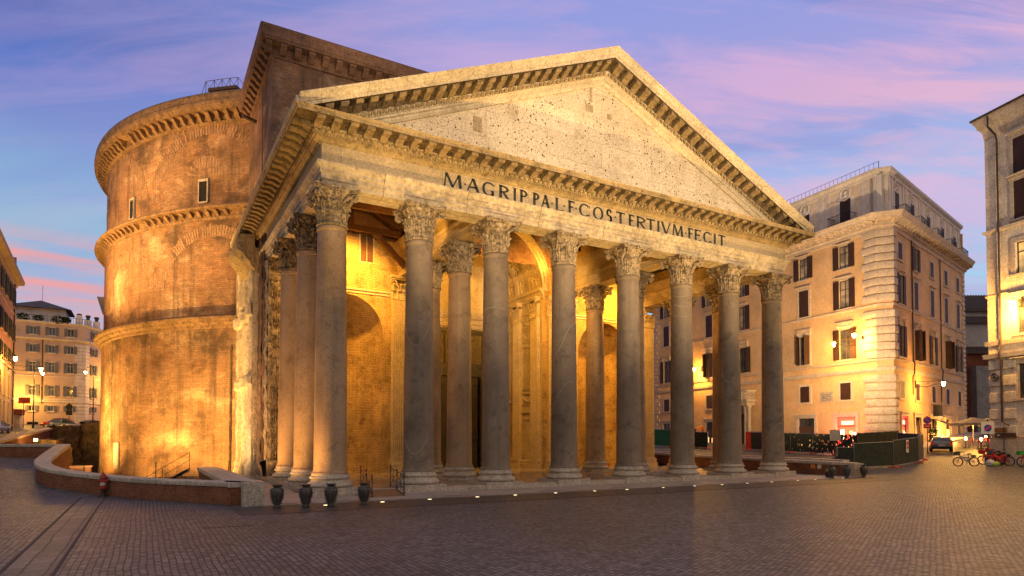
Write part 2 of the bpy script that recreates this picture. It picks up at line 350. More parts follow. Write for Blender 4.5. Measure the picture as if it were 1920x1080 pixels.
M['tymp'] = stone('pediment stone', (.66,.57,.44), .35, .18, (.34,.25,.16), .5, .3, (3.9,1.45,.008), .5, 1, .8, .5)
M['granite'] = stone('grey granite', (.235,.182,.135), .5, .3, (.055,.045,.037), .6, .45, None, .3, 0, .55, .45, True, fine=26)
M['granite2'] = stone('rose granite', (.36,.25,.15), .5, .3, (.10,.065,.04), .55, .45, None, .3, 0, .42, .2, True, fine=22)
M['cap'] = stone('capital marble', (.37,.29,.195), 2.2, .5, (.03,.02,.013), .95, .35, None, .3, 0, .8, .6, True, fine=7, dthr=.47, bd=.04)
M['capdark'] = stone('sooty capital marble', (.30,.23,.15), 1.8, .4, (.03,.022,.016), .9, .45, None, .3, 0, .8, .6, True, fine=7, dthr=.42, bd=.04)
M['base'] = stone('column base marble', (.48,.42,.34), 1.4, .3, (.15,.11,.08), .5, .3, None, .3, 0, .6, .45, True)
M['plaster'] = stone('aisle wall brick', (.55,.36,.13), .4, .45, (.15,.08,.03), .9, .5, (.42,.12,.014), .5, 0, .85, .8)
M['inner'] = stone('inner marble', (.52,.41,.24), .7, .25, (.22,.15,.07), .35, .25, None, .4, 0, .6, .25)
M['bronze'] = plain('bronze door', (.075,.06,.03), .4, .75, .4, .5, 3, .3)
M['letters'] = plain('bronze letters', (.035,.038,.032), .5, .3, .2)
M['wood'] = stone('roof timber', (.10,.042,.022), 1.5, .3, (.05,.02,.01), .4, .3, None, .3, 0, .7, .3)
M['roof'] = stone('lead roof', (.16,.15,.14), .8, .2, (.07,.06,.05), .3, .2)
M['floor'] = stone('portico floor marble', (.33,.27,.21), .8, .3, (.14,.11,.09), .35, 0, (2.2,2.2,.02), .35, 0, .22, .12)
M['trav'] = stone('travertine paving', (.36,.31,.28), .9, .25, (.16,.13,.115), .4, 0, (1.6,.9,.01), .6, 0, .55, .25)
M['travcap'] = stone('travertine coping', (.50,.44,.37), 1.6, .25, (.2,.15,.1), .4, .2, (1.9,9.,.014), .4, 0, .7, .5)
M['travblock'] = stone('travertine block', (.46,.40,.33), 2.6, .3, (.2,.15,.11), .5, .3, None, .4, .5, .7, .6)
M['glass'] = glass('window glass'); M['glasslit'] = glass('lit window glass', (.5,.4,.2), .3, ((1,.62,.25), .22)); M['glasscurt'] = glass('curtained window glass', (.22,.19,.15), .25)
M['dark'] = plain('dark interior', (.012,.01,.009), .9)
M['iron'] = plain('black iron', (.018,.018,.02), .45, .6)
M['pipe'] = plain('dark downpipe', (.07,.045,.035), .5, .4)
# brick of the drum
def brickwall(name, uvx, cA, cB, cC, dark):
    k = NT(name); uv = k.tc.outputs['UV']; co = k.coord()
    mp = k.n('ShaderNodeMapping'); k.l(uv, mp.inputs[0]); mp.inputs['Scale'].default_value = (.16,.28,1)
    a = k.noise(mp.outputs[0], 1., 9, .66, .5)
    col = k.ramp(a, [(.32, cC), (.45, cA), (.53, sc(cA,1.1)), (.58, cB), (.68, sc(cB,1.4))])
    vo = k.n('ShaderNodeTexVoronoi', distance='CHEBYCHEV'); mq = k.n('ShaderNodeMapping'); k.l(uv, mq.inputs[0]); mq.inputs['Scale'].default_value = (.5,.95,1); k.l(mq.outputs[0], vo.inputs['Vector']); vo.inputs['Scale'].default_value = .9
    col = k.mix(k.math('MULTIPLY', k.ramp(k.noise(co,.35,4,.6), [(.42,0.),(.6,1.)]), .55), col, k.mix(1., col, k.ramp(vo.outputs['Color'], [(.2,(.62,.5,.42)),(.8,(1.5,1.35,1.2))]), 'MULTIPLY'))
    fm = k.n('ShaderNodeMapping'); k.l(uv, fm.inputs[0]); fm.inputs['Scale'].default_value = (3.5,16,1); f = k.noise(fm.outputs[0], 1., 8, .75)
    col = k.mix(.85, col, k.ramp(f, [(.3,.4),(.7,1.5)]), 'MULTIPLY')
    f2 = k.noise(co, 5, 9, .75)
    col = k.mix(.6, col, k.ramp(f2, [(.3,.6),(.7,1.25)]), 'MULTIPLY')
    st = k.noise(k.coord(scale=(1.2,1.2,.09)), 1.0, 7, .65); col = k.mix(k.math('MULTIPLY', k.ramp(st, [(.5,0.),(.68,1.)]), .7), col, dark)
    d = k.noise(co, .22, 8, .7); col = k.mix(k.math('MULTIPLY', k.ramp(d, [(.5,0.),(.62,1.)]), .75), col, dark)
    br = k.n('ShaderNodeTexBrick'); k.l(uv, br.inputs['Vector']); br.inputs['Scale'].default_value = 1; br.inputs['Brick Width'].default_value = .75; br.inputs['Row Height'].default_value = .16; br.inputs['Mortar Size'].default_value = .018
    br.inputs['Color1'].default_value = (.75,.75,.75,1); br.inputs['Color2'].default_value = (1.2,1.2,1.2,1); br.inputs['Mortar'].default_value = (.7,.7,.7,1)
    col = k.mix(.6, col, br.outputs['Color'], 'MULTIPLY')
    h = k.math('SUBTRACT', k.math('ADD', k.math('MULTIPLY', f2, .9), f), k.math('MULTIPLY', br.outputs['Fac'], .3))
    return k.fin(col, .88, k.bump(h, .7, .09))
M['drum'] = brickwall('drum brick', 1, (.39,.225,.12), (.53,.35,.20), (.26,.145,.075), (.085,.055,.035))
M['blockbrick'] = brickwall('block brick', 1, (.26,.15,.10), (.36,.24,.16), (.17,.10,.07), (.07,.05,.04))
M['voussoir'] = stone('arch brick', (.40,.24,.135), 1.2, .4, (.12,.07,.05), .5, .2, (.28,9.,.03), .6, 0, .85, .8, bd=.03)
M['drumcornice'] = stone('drum cornice stone', (.27,.165,.09), 1.1, .5, (.04,.03,.02), .85, .2, None, .3, 0, .85, .8, bd=.08, fine=4)
M['redbrick'] = stone('low wall brick', (.25,.105,.055), 1.2, .4, (.10,.05,.035), .5, .25, (.28,.075,.014), .55, 0, .85, .6, bd=.02)
M['ruin'] = stone('ruined masonry', (.24,.17,.09), 1.3, .6, (.05,.055,.02), .7, .3, None, .3, 0, .95, 1., bd=.2, fine=4)
M['grass'] = stone('court turf', (.06,.075,.025), 1.3, .5, (.04,.03,.02), .6, 0, None, .3, 0, .95, 1., bd=.1, fine=8)
# ------------------------------------------------------------ ground
def G(x, y):
    z = -.05
    if x > 20: z += .065*(min(x,70)-20)+.018*max(0,min(y,80)+4)
    if x < -23 and y > 5:
        f = min(1, (-23-x)/4.5)
        r = .1*(y-5) if y < 20 else (1.5+.35*(y-20)/13 if y < 33 else 1.85+.05*(min(y,120)-33))
        z += f*r
    return z
PIT = [(-19.9,-1.6),(-20.5,-1.95),(-22.35,.3),(-24.9,5.3),(-26.7,8.3),(-27.75,10.6),(-28.0,13),(-28.0,19.2),(-33.2,22.3),(-33.2,66),(-30.5,72),(-20,80),(0,80),(0,14.2),(-19.9,14.2)]
def inpoly(x, y, P):
    c = False; n = len(P)
    for i in range(n):
        x1,y1 = P[i]; x2,y2 = P[(i+1)%n]
        if (y1 > y) != (y2 > y) and x < (x2-x1)*(y-y1)/(y2-y1)+x1: c = not c
    return c
k = NT('cobbles')
pc = k.coord()
def bricktex(k, v, w, hgt, mort, rot, c1=.5, c2=1.5, mo=.07):
    mp = k.n('ShaderNodeMapping'); k.l(v, mp.inputs[0]); mp.inputs['Rotation'].default_value = (0,0,rot)
    nn = k.n('ShaderNodeTexNoise'); k.l(pc, nn.inputs['Vector']); nn.inputs['Scale'].default_value = .45; nn.inputs['Detail'].default_value = 3
    sm = k.n('ShaderNodeVectorMath', operation='SCALE'); k.l(nn.outputs['Color'], sm.inputs[0]); sm.inputs['Scale'].default_value = .16
    n3 = k.n('ShaderNodeTexNoise'); k.l(pc, n3.inputs['Vector']); n3.inputs['Scale'].default_value = 6.; s3 = k.n('ShaderNodeVectorMath', operation='SCALE'); k.l(n3.outputs['Color'], s3.inputs[0]); s3.inputs['Scale'].default_value = .05
    ad = k.n('ShaderNodeVectorMath', operation='ADD'); k.l(mp.outputs[0], ad.inputs[0]); k.l(sm.outputs[0], ad.inputs[1])
    ad2 = k.n('ShaderNodeVectorMath', operation='ADD'); k.l(ad.outputs[0], ad2.inputs[0]); k.l(s3.outputs[0], ad2.inputs[1])
    br = k.n('ShaderNodeTexBrick'); k.l(ad2.outputs[0], br.inputs['Vector']); br.inputs['Scale'].default_value = 1; br.inputs['Brick Width'].default_value = w; br.inputs['Row Height'].default_value = hgt
    br.inputs['Mortar Size'].default_value = mort; br.inputs['Mortar Smooth'].default_value = .6; br.inputs['Bias'].default_value = 0
    br.inputs['Color1'].default_value = (c1,c1,c1,1); br.inputs['Color2'].default_value = (c2,c2,c2,1); br.inputs['Mortar'].default_value = (mo,mo,mo,1); br.offset = .5
    return br
br = bricktex(k, pc, .135, .135, .017, pi/2)
a = k.noise(pc, .16, 6, .6); b = k.noise(pc, 9, 8, .7); c_ = k.noise(pc, 1.6, 5, .65)
col = k.ramp(a, [(.35, (.102,.103,.115)), (.5, (.138,.136,.147)), (.65, (.18,.173,.18))])
col = k.mix(.8, col, k.ramp(c_, [(.3,(.7,.68,.7)),(.7,(1.3,1.25,1.15))]), 'MULTIPLY')
col = k.mix(1., col, br.outputs['Color'], 'MULTIPLY'); col = k.mix(.6, col, k.ramp(b, [(.3,.6),(.7,1.3)]), 'MULTIPLY')
h = k.math('SUBTRACT', k.math('ADD', k.math('MULTIPLY', k.math('ADD', b, k.math('MULTIPLY', c_, .6)), .4), k.math('MULTIPLY', k.noise(pc, 5.5, 2, .5), 1.3)), k.math('MULTIPLY', br.outputs['Fac'], .9))
rg = k.ramp(k.math('ADD', k.math('MULTIPLY', a, .3), k.math('MULTIPLY', b, .7)), [(.35, .36), (.65, .6)])
M['cobble'] = k.fin(col, rg, k.bump(h, 1.0, .045), 0, .4)
k = NT('channel paving'); pc = k.coord(); br = bricktex(k, pc, .9, .44, .02, pi/2, .75, 1.2, .2)
b = k.noise(pc, 9, 8, .7); c2_ = k.noise(pc, 1.3, 6, .65); col = k.mix(1., k.ramp(c2_, [(.35,(.09,.084,.085)),(.65,(.14,.13,.128))]), br.outputs['Color'], 'MULTIPLY'); col = k.mix(.7, col, k.ramp(b, [(.3,.5),(.7,1.4)]), 'MULTIPLY')
M['channel'] = k.fin(col, .5, k.bump(k.math('SUBTRACT', k.math('ADD', b, k.math('MULTIPLY', k.noise(pc, 4, 2, .5), .8)), br.outputs['Fac']), .9, .035), 0, .4)
k = NT('small setts'); pc = k.coord(); br = bricktex(k, pc, .11, .11, .014, .785)
b = k.noise(pc, 9, 8, .7); col = k.mix(1., (.085,.072,.068), br.outputs['Color'], 'MULTIPLY'); col = k.mix(.6, col, k.ramp(b, [(.3,.6),(.7,1.4)]), 'MULTIPLY')
M['setts'] = k.fin(col, .5, k.bump(k.math('SUBTRACT', b, br.outputs['Fac']), .7, .02), 0, .4)
def ground():
    pts = []; xs = [-400,-200,-120,-90,-70,-55]+[-45+1.5*i for i in range(14)]+[-23,-21,-18,-10,0,10,17,20]+[20.01+1.5*i for i in range(12)]+[42,50,60,70,100,200,400]
    ys = [-300,-150,-80,-50,-35,-25,-18,-12,-8,-6,-4,-2,0,2,4,5,7,9,11,13,15,17,20,23,26,30,33,38,45,55,65,75,85,95,105,120,160,300,600]
    for x in xs:
        for y in ys: pts.append(Vector((x,y)))
    n0 = len(pts); P = [Vector(p) for p in PIT]; pts += P
    ed = [(n0+i, n0+(i+1)%len(P)) for i in range(len(P))]
    v, e, f, _, _, _ = delaunay_2d_cdt(pts, ed, [], 0, 1e-5)
    mb = MB(); mb.v = [(p.x, p.y, G(p.x, p.y)) for p in v]
    for t in f:
        cx = sum(v[i].x for i in t)/len(t); cy = sum(v[i].y for i in t)/len(t)
        if inpoly(cx, cy, PIT): continue
        mb.f.append(tuple(t)); mb.m.append(0)
    return mb
tag(ground().build('ground', M['cobble'], ang=60), kind='structure')
mb = MB(); mb.box(-45, 5, -4, 90, -1.6, -1.45); 
mb = MB(); mb.grid(lambda u, v: (-42+47*u, -4+90*v, -1.35+.35*mnoise.noise(Vector((u*14, v*26, 1)))+(.5 if v > .9 else 0)), 47, 90)
tag(mb.build('court_floor', M['grass']), kind='structure')
mb = MB(); mb.box(-19.45, 20.0, -3.9, -.9, -.045, 0.0); mb.box(-19.45, -16.95, -.9, 16.2, -.045, 0.0); mb.box(16.95, 20.0, -.9, 30, -.045, 0.0)
tag(mb.build('pavement', M['trav']), kind='structure')
mb = MB(); mb.box(-20.6, 22.5, -6.62, -3.9, -.046, -.04); tag(mb.build('setts_band', M['setts']), kind='structure')
mb = MB(); mb.box(-19.6, 19.4, -6.72, -6.62, -.046, -.035); tag(mb.build('drain_strip', plain('rusty steel', (.10,.045,.025), .7)), kind='structure')
mb = MB()
for (xa, xb) in ((-18.9,-17.3),(-16.6,-15.0),(-11.6,-10.2),(-6.3,-5.0),(-1.9,-.6),(3.4,4.7),(8.5,9.8),(13,14.3)): mb.box(xa, xb, -3.55, -3.35, .0005, .004)
tag(mb.build('drain_slots', M['pipe']), kind='structure')
# drain channel crossing the square on the left
mb = MB(); mb.box(-25.95, -25.05, -40, 4.3, -.049, -.043); tag(mb.build('drain_channel', M['channel']), kind='structure')
mb = MB()
for x in (-25.98, -25.06): mb.box(x-.03, x+.03, -40, 4.3, -.049, -.03)
tag(mb.build('channel_edging', plain('dull edging iron', (.05,.045,.042), .85)), kind='structure')
mb = MB(); mb.box(-22.0,-20.6,-9.55,-8.75,-.049,-.041); mb.box(-21.95,-20.65,-9.5,-8.8,-.041,-.038,1)
tag(mb.build('manhole_cover', [M['pipe'], M['cobble']]), 'square access cover inset in the cobbles before the low wall', 'manhole cover')

# ------------------------------------------------------------ TEMPLE
T = thing('ancient_temple', 'ancient domed temple with columned marble portico, inscribed pediment and brick drum', 'temple')
CX = [-15.86,-11.4,-6.93,-2.42,2.42,6.93,11.4,15.86]
mb = MB(); mb.box(-16.9,16.9,-.9,20.3,0,.22); mb.build('portico_floor', M['floor'], T)
mb = MB(); mb.box(-16.95,16.95,-.98,-.9,0,.2)
for i in range(7):
    mb.box(CX[i]+1.06, CX[i+1]-1.06, -1.0, -.5, .0, .235)
mb.build('step', M['travblock'], T)
def leaf(mb, a, r0, z0, h, w, out, m=0):
    prof = [(0,0),(.03,.2),(.05,.42),(.07,.62),(.13,.8),(.24,.94),(.36,.99),(.44,.93),(.42,.84)]
    wd = [.46,.5,.44,.5,.4,.42,.3,.24,.08]
    rows = []
    for (o, z), ww in zip(prof, wd):
        row = []
        for j in range(-3, 4):
            t = j/3; rr = r0+o*out*1.0-abs(t)**1.5*.05*h+(.035 if j % 2 == 0 else -.012); row.append((rr, a + t*ww*w/r0*.5*1.1, z0+z*h-abs(t)*.05*h))
        rows.append(row)
    vs = [(r*cos(b), r*sin(b), z) for row in rows for (r,b,z) in row]
    mb.add(vs, [(j*7+i, j*7+i+1, (j+1)*7+i+1, (j+1)*7+i) for j in range(8) for i in range(6)], m)
def capital(worn=False):
    mb = MB()
    mb.lathe([(.70,0),(.74,.03),(.74,.09),(.66,.12),(.66,.5),(.68,.95),(.74,1.25),(.88,1.47),(.92,1.52),(.90,1.56),(.6,1.56)], seg=32)
    for i in range(8):
        leaf(mb, 2*pi*i/8+.39, .67, .1, .62, .95, .34 if not worn else .2)
        leaf(mb, 2*pi*i/8, .68, .12, 1.02, .95, .46 if not worn else .24)
    for q in range(4):
        ac = pi/4+q*pi/2
        for sgn in (-1, 1):
            if worn and (q + (sgn > 0)) % 3 == 0: continue
            pts = []
            for t in range(7):
                u = t/6; r = .74+u**1.6*.52; a = ac+sgn*(.42*(1-u)**1.3+.05); pts.append((r*cos(a), r*sin(a), .85+.62*u**.7))
            ce = Vector((1.17*cos(ac), 1.17*sin(ac), 1.32)); ra = Vector((cos(ac+sgn*.12), sin(ac+sgn*.12), 0)); off = Vector((-sin(ac), cos(ac), 0))*sgn*.07
            for t in range(16):
                th = pi/2-t*.62*1.1; rr = .17*(1-t/18); pts.append(ce+off+ra*rr*cos(th)+Vector((0,0,rr*sin(th))))
            mb.tube(pts, [.05+.02*sin(min(1,i/8)*pi) for i in range(len(pts))], 5)
            # inner helices under the abacus flower
            pts = []; am = ac-sgn*pi/4
            for t in range(5):
                u = t/4; r = .73+u*.17; a = ac-sgn*(.36+.28*u); pts.append((r*cos(a), r*sin(a), .9+.46*u))
            ce = Vector((.93*cos(am+sgn*.13), .93*sin(am+sgn*.13), 1.35)); tn = Vector((-sin(am), cos(am), 0))*sgn
            for t in range(10):
                th = pi/2+t*.6; rr = .11*(1-t/12); pts.append(ce-tn*rr*cos(th)+Vector((0,0,rr*sin(th))))
            if not worn: mb.tube(pts, .035, 5)
        # cauliculus stalks
        for s2 in (-1,1):
            a = ac+s2*.4; mb.tube([(.7*cos(a), .7*sin(a), .5),(.73*cos(a), .73*sin(a), .9),(.8*cos(a), .8*sin(a), 1.0)], [.05,.06,.1], 6)
        am = q*pi/2
        for b in range(5):
            t = b*2*pi/5; mb.ball((1.02*cos(am)-sin(am)*.09*cos(t), 1.02*sin(am)+cos(am)*.09*cos(t), 1.62+.09*sin(t)), .06, 6, 4)
    # abacus with hollow sides
    poly = []
    for q in range(4):
        ac = pi/4+q*pi/2; ch = .11
        poly.append((1.42*cos(ac)+ch*sin(ac), 1.42*sin(ac)-ch*cos(ac))); poly.append((1.42*cos(ac)-ch*sin(ac), 1.42*sin(ac)+ch*cos(ac)))
        am = ac+pi/4
        for t in range(1, 8):
            u = t/8*2-1; d = .86+.14*u*u*1.05; l = -u*.95*-1
            poly.append((d*cos(am)-u*.93*sin(am), d*sin(am)+u*.93*cos(am)))
    for (k0, z0, z1) in ((.95,1.52,1.58),(1.0,1.58,1.66),(.97,1.66,1.69),(1.03,1.69,1.76)):
        mb.prism([(x*k0, y*k0) for x, y in poly], (0,0,z0), (1,0,0), (0,1,0), (0,0,1), z1-z0)
    return mb
def mcopy(o, parent, loc, mat=None, rz=0, name=None):
    c = o.copy(); C.objects.link(c); c.parent = parent; c.location = loc; c.rotation_euler = (0,0,rz)
    if name: c.name = name
    if mat is not None:
        c.material_slots[0].link = 'OBJECT'; c.material_slots[0].material = mat
    return c
shaft = MB(); prof = [(.86,0),(.86,.05),(.80,.1),(.765,.25)]
for i in range(1, 15):
    t = i/14; prof.append((.765-.10*t**1.5, .25+11.15*t))
prof += [(.66,11.45),(.70,11.5),(.71,11.56),(.705,11.62),(.68,11.68),(.6,11.7)]
shaft.lathe(prof, seg=48)
base = MB(); base.lathe([(.8,0),(1.0,0),(1.05,.06),(1.055,.13),(1.0,.2),(.93,.23),(.87,.3),(.86,.34),(.9,.36),(.94,.41),(.93,.47),(.88,.51),(.86,.52),(.86,.56),(.85,.6),(.8,.6)], seg=48)
plinth = MB(); plinth.box(-1.09,1.09,-1.07,1.07,0,.37)
sh0 = shaft.build('column', M['granite'], T); sh0.location = (CX[0], 0, 1.0)
sh0.material_slots[0].link = 'OBJECT'; sh0.material_slots[0].material = M['granite2']
capA = capital().build('capital', M['cap'], sh0); capA.location = (0,0,11.7)
bs0 = base.build('column_base', M['base'], sh0); bs0.location = (0,0,-.61)
pl0 = plinth.build('plinth', M['travblock'], sh0); pl0.location = (0,0,-1.0)
capBm = capital(True).build('capital', M['cap'], None)
cols = [(x, 0) for x in CX[1:]]+[(CX[0],4.64),(CX[0],9.28),(CX[7],4.64),(CX[7],9.28),(CX[2],4.64),(CX[2],9.28),(CX[5],4.64),(CX[5],9.28)]
first = True
for i, (x, y) in enumerate(cols):
    rose = y > 0
    c = mcopy(sh0, T, (x, y, 1.0), M['granite2'] if rose else M['granite'], name='column')
    if y == 0:
        if first: cp = capBm; cp.parent = c; cp.location = (0,0,11.7); first = False
        else: cp = mcopy(capBm, c, (0,0,11.7), rz=R.choice([0,pi/2,pi]))
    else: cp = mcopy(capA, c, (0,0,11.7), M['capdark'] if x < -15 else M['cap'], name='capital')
    mcopy(bs0, c, (0,0,-.61), name='column_base'); mcopy(pl0, c, (0,0,-1.0), name='plinth')
# pale veins and old cuts curling round some front shafts
def vein(parent, a0, a1, z0, dz, ph, w=.018):
    pts = []; m = MB()
    for i in range(25):
        t = i/24; a = a0+(a1-a0)*t; z = z0+dz*sin(pi*t+ph); zz = z-1.0; r = .765-.10*max(0,min(1,(zz-.25)/11.15))**1.5+.002; pts.append((r*cos(a), r*sin(a), zz))
    m.tube(pts, w, 4); m.build('vein', M['vein'], parent)
M['vein'] = plain('pale vein', (.34,.29,.23), .6, 0, .3); fc = [o for o in T.children if o.name.startswith('column') and abs(o.location.y) < .1 and o.location.x > -15]
fc.sort(key=lambda o: o.location.x); q3 = radians(235)
for idx, (a, z, dz, ph) in enumerate(((0,8.2,-.9,0),(0,9.6,.12,0),(.2,8.3,.9,-1.2),(0,6.2,.35,0),(0,11.4,-.2,0),(-.1,7.4,-.9,.3),(0,9.2,.6,.5))):
    vein(fc[idx], q3-.9+a, q3+.9+a, z, dz, ph)
vein(fc[0], q3-.9, q3+.8, 2.6, -.7, 0); vein(fc[4], q3-1.2, q3+.9, 10.7, -.15, 0, .012); vein(fc[4], q3-1.2, q3+.9, 12.0, -.15, 0, .012); vein(fc[6], q3-1.2, q3+.9, 3.0, .8, -.9); vein(fc[2], q3-1.2, q3+1, 5.0, .9, -.9)
# entablature round the portico
PTH = [(-16.52,21.6),(-16.52,-.66),(16.52,-.66),(16.52,21.6)]
mb = MB(); mb.sweep([(-.04,14.5),(-.04,14.76),(.03,14.8),(.03,15.06),(.1,15.1),(.1,15.26),(.17,15.33),(.28,15.46),(.28,15.55),(-1.35,15.55),(-1.35,14.5)], PTH)
mb.build('architrave', M['arch'], T)
mb = MB(); mb.sweep([(.02,15.55),(.02,16.44),(-1.25,16.44),(-1.25,15.55)], PTH); fr = mb.build('frieze', M['frieze'], T)
# carved inscription: bronze letters
def serifletters():
    mb = MB(); zb = 15.62; H = .74; Y0 = -.70
    th, tn = .155, .08
    def poly(p): mb.prism(p, (0, Y0, 0), (1,0,0), (0,0,1), (0,1,0), .035)
    def stroke(x0, z0, x1, z1, w):  # slanted or upright stroke, w horizontal
        poly([(x0-w/2,z0),(x0+w/2,z0),(x1+w/2,z1),(x1-w/2,z1)])
    def hor(x0, x1, z, t): poly([(x0,z-t/2),(x1,z-t/2),(x1,z+t/2),(x0,z+t/2)])
    def serif(x, z, w, up):
        s = .035 if up else -.035; poly([(x-w/2,z),(x+w/2,z),(x+w/2-.04,z+s),(x-w/2+.04,z+s)][::1 if up else -1])
    def arc(cx, cz, rx, rz, a0, a1, n=22, thick=th, thin=tn):
        prev = None
        for i in range(n+1):
            a = a0+(a1-a0)*i/n; t = thin+(thick-thin)*abs(cos(a))**1.3
            o = (cx+rx*cos(a), cz+rz*sin(a)); q = (cx+(rx-t)*cos(a), cz+(rz-thin-(t-thin)*.2)*sin(a))
            if prev: poly([prev[0], o, q, prev[1]])
            prev = (o, q)
    zt = zb+H
    def vert(x, w=th, sf=True):
        stroke(x, zb, x, zt, w)
        if sf: serif(x, zb, w+.12, True); serif(x, zt, w+.12, False)
    data = [('M',-10.39,-9.31),('.',-9.19,-9.08),('A',-9.1,-8.25),('G',-8.13,-7.4),('R',-7.13,-6.48),('I',-6.25,-6.0),('P',-5.82,-5.28),('P',-4.98,-4.51),('A',-4.45,-3.81),('.',-3.74,-3.63),('L',-3.48,-2.92),('.',-2.9,-2.79),('F',-2.59,-2.13),('.',-2.07,-1.95),('C',-1.81,-1.04),('O',-.8,-.03),('S',.18,.64),('.',.82,.93),('T',.95,1.61),('E',1.89,2.34),('R',2.53,3.28),('T',3.33,4.04),('I',4.21,4.44),('V',4.53,5.4),('M',5.49,6.45),('.',6.63,6.76),('F',6.87,7.31),('E',7.45,8.04),('C',8.26,9.01),('I',9.2,9.46),('T',9.66,10.31)]
    for ch, a, b in data:
        w = b-a; cx = (a+b)/2; cz = zb+H/2
        if ch == '.': poly([(cx-.06,cz-.05),(cx+.06,cz-.05),(cx,cz+.07)])
        elif ch == 'I': vert(cx)
        elif ch == 'T': vert(cx); hor(a, b, zt-tn/2, tn); poly([(a,zt),(a+.05,zt),(a+.03,zt-.14)]); poly([(b-.05,zt),(b,zt),(b-.03,zt-.14)])
        elif ch == 'L': vert(a+.12); hor(a+.05, b, zb+tn/2, tn); poly([(b-.07,zb),(b,zb),(b,zb+.17)])
        elif ch in 'EF':
            vert(a+.12); hor(a+.05, b, zt-tn/2, tn); poly([(b-.06,zt),(b,zt),(b,zt-.15)]); hor(a+.1, b-.08, cz+.02, tn)
            if ch == 'E': hor(a+.05, b, zb+tn/2, tn); poly([(b-.06,zb),(b,zb),(b,zb+.15)])
        elif ch in 'PR':
            vert(a+.12); rz = H*.27; arc(a+.15, zt-rz, w-.17, rz, -pi/2, pi/2); hor(a+.08, a+.17, zt-tn/2, tn); hor(a+.08, a+.17, zt-2*rz+tn/2, tn)
            if ch == 'R': stroke(b-.04, zb, a+.3, zt-2*rz+.02, th*1.1); serif(b-.02, zb, .2, True)
        elif ch == 'A':
            stroke(a+.08, zb, cx, zt, tn); stroke(b-.1, zb, cx, zt, th*1.1); hor(a+w*.25, b-w*.25, zb+H*.36, tn); serif(a+.08, zb, .22, True); serif(b-.1, zb, .26, True)
        elif ch == 'V': stroke(cx, zb, a+.1, zt, th*1.1); stroke(cx, zb, b-.08, zt, tn); serif(a+.1, zt, .26, False); serif(b-.08, zt, .22, False)
        elif ch == 'M':
            stroke(a+.07, zb, a+.17, zt, tn); stroke(cx, zb+.05, a+.19, zt, th); stroke(cx, zb+.05, b-.19, zt, tn); stroke(b-.09, zb, b-.17, zt, th*1.05); serif(a+.07, zb, .22, True); serif(b-.09, zb, .26, True)
        elif ch == 'O': arc(cx, cz, w/2, H/2+.01, 0, 2*pi, 40)
        elif ch in 'CG':
            arc(cx+.03, cz, w/2+.03, H/2+.01, .75, 2*pi-.75, 34); poly([(b-.06,zt-.18),(b,zt-.02),(b,zt-.2)])
            if ch == 'G': stroke(b-.1, zb+.05, b-.1, zb+H*.42, th); serif(b-.1, zb+H*.42, .24, False)
            else: poly([(b-.06,zb+.18),(b,zb+.02),(b,zb+.2)])
        elif ch == 'S':
            pts = []
            for i in range(31):
                t = i/30; z = zb+.03+(H-.06)*t; x = cx + (w/2-.07)*sin((t-.5)*2*pi*.97)*-1*(1 if abs(t-.5) < .5 else 1); pts.append((x, z))
            P = [(b-.06, zt-.14)]+[(cx+(w/2-.08)*cos(q), zt-H*.26+H*.235*sin(q)) for q in [.5+.28*i for i in range(14)]]+[(cx-(w/2-.08)*cos(q)*-1, zb+H*.26+H*.235*sin(q)) for q in [pi/2-.28*i for i in range(14)]]
            prev = None
            for i, p in enumerate(P):
                if prev is not None:
                    d = Vector((p[0]-prev[0], p[1]-prev[1])); 
                    if d.length > 1e-4:
                        d.normalize(); nrm = Vector((-d.y, d.x)); t = (.05 if abs(d.x) > .75 else .03)
                        t = .028+.04*abs(d.y)
                        q0 = Vector(prev); q1 = Vector(p); e = d*.02
                        poly([tuple(q0-nrm*t-e), tuple(q1-nrm*t+e), tuple(q1+nrm*t+e), tuple(q0+nrm*t-e)])
                prev = p
    return mb
serifletters().build('inscription', M['letters'], fr, flat=True)
# cornice with egg-and-dart and modillions
CP = [(.02,16.44),(.08,16.46),(.12,16.5),(.32,16.64),(.34,16.64),(.34,16.72),(.4,16.74),(.46,16.86),(.54,16.96),(.58,17.0),(.58,17.14),(1.42,17.14),(1.42,17.3),(1.46,17.32),(1.5,17.38),(.9,17.44),(-.6,17.46),(-.6,16.44)]
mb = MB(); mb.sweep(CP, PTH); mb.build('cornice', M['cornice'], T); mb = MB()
MOD = [(0,0),(.78,0),(.80,-.1),(.72,-.17),(.5,-.16),(.3,-.2),(.16,-.3),(.05,-.33),(0,-.3)]
def modillion(mb, p, ox, w=.4, m=0, prof=MOD, up=(0,0,1), sx=None):
    """p on wall, ox = outward unit, block hanging under the soffit"""
    o = Vector(p); ox = Vector(ox); t = Vector((0,0,1)).cross(ox) if sx is None else Vector(sx)
    mb.prism(prof, o - t*w/2, ox, up, t, w, m)
n = 45
for i in range(n):
    x = -16.52-.35+(33.74)*i/(n-1); modillion(mb, (x, -.66-.58, 17.145), (0,-1,0), .38)
for i in range(112):
    x = -16.9+33.8*i/111; mb.ball((x, -.66-.47, 16.85), (.105,.09,.12), 8, 6, 1); mb.box(x+.13, x+.175, -1.24, -1.08, 16.75, 16.95, 1)
for i in range(224):
    x = -16.8+33.6*i/223; mb.box(x-.035, x+.035, -1.08, -.98, 16.65, 16.73, 1)
for sx in (-1, 1):
    for i in range(30):
        y = -.9+.767*i; modillion(mb, (sx*(16.52+.58), y, 17.145), (sx,0,0), .38)
    if sx < 0:
        for i in range(74): mb.ball((sx*(16.52+.47), -.95+.30*i, 16.85), (.09,.105,.12), 6, 5)
mb.build('cornice_ornament', [M['modil'], M['cornice']], T)
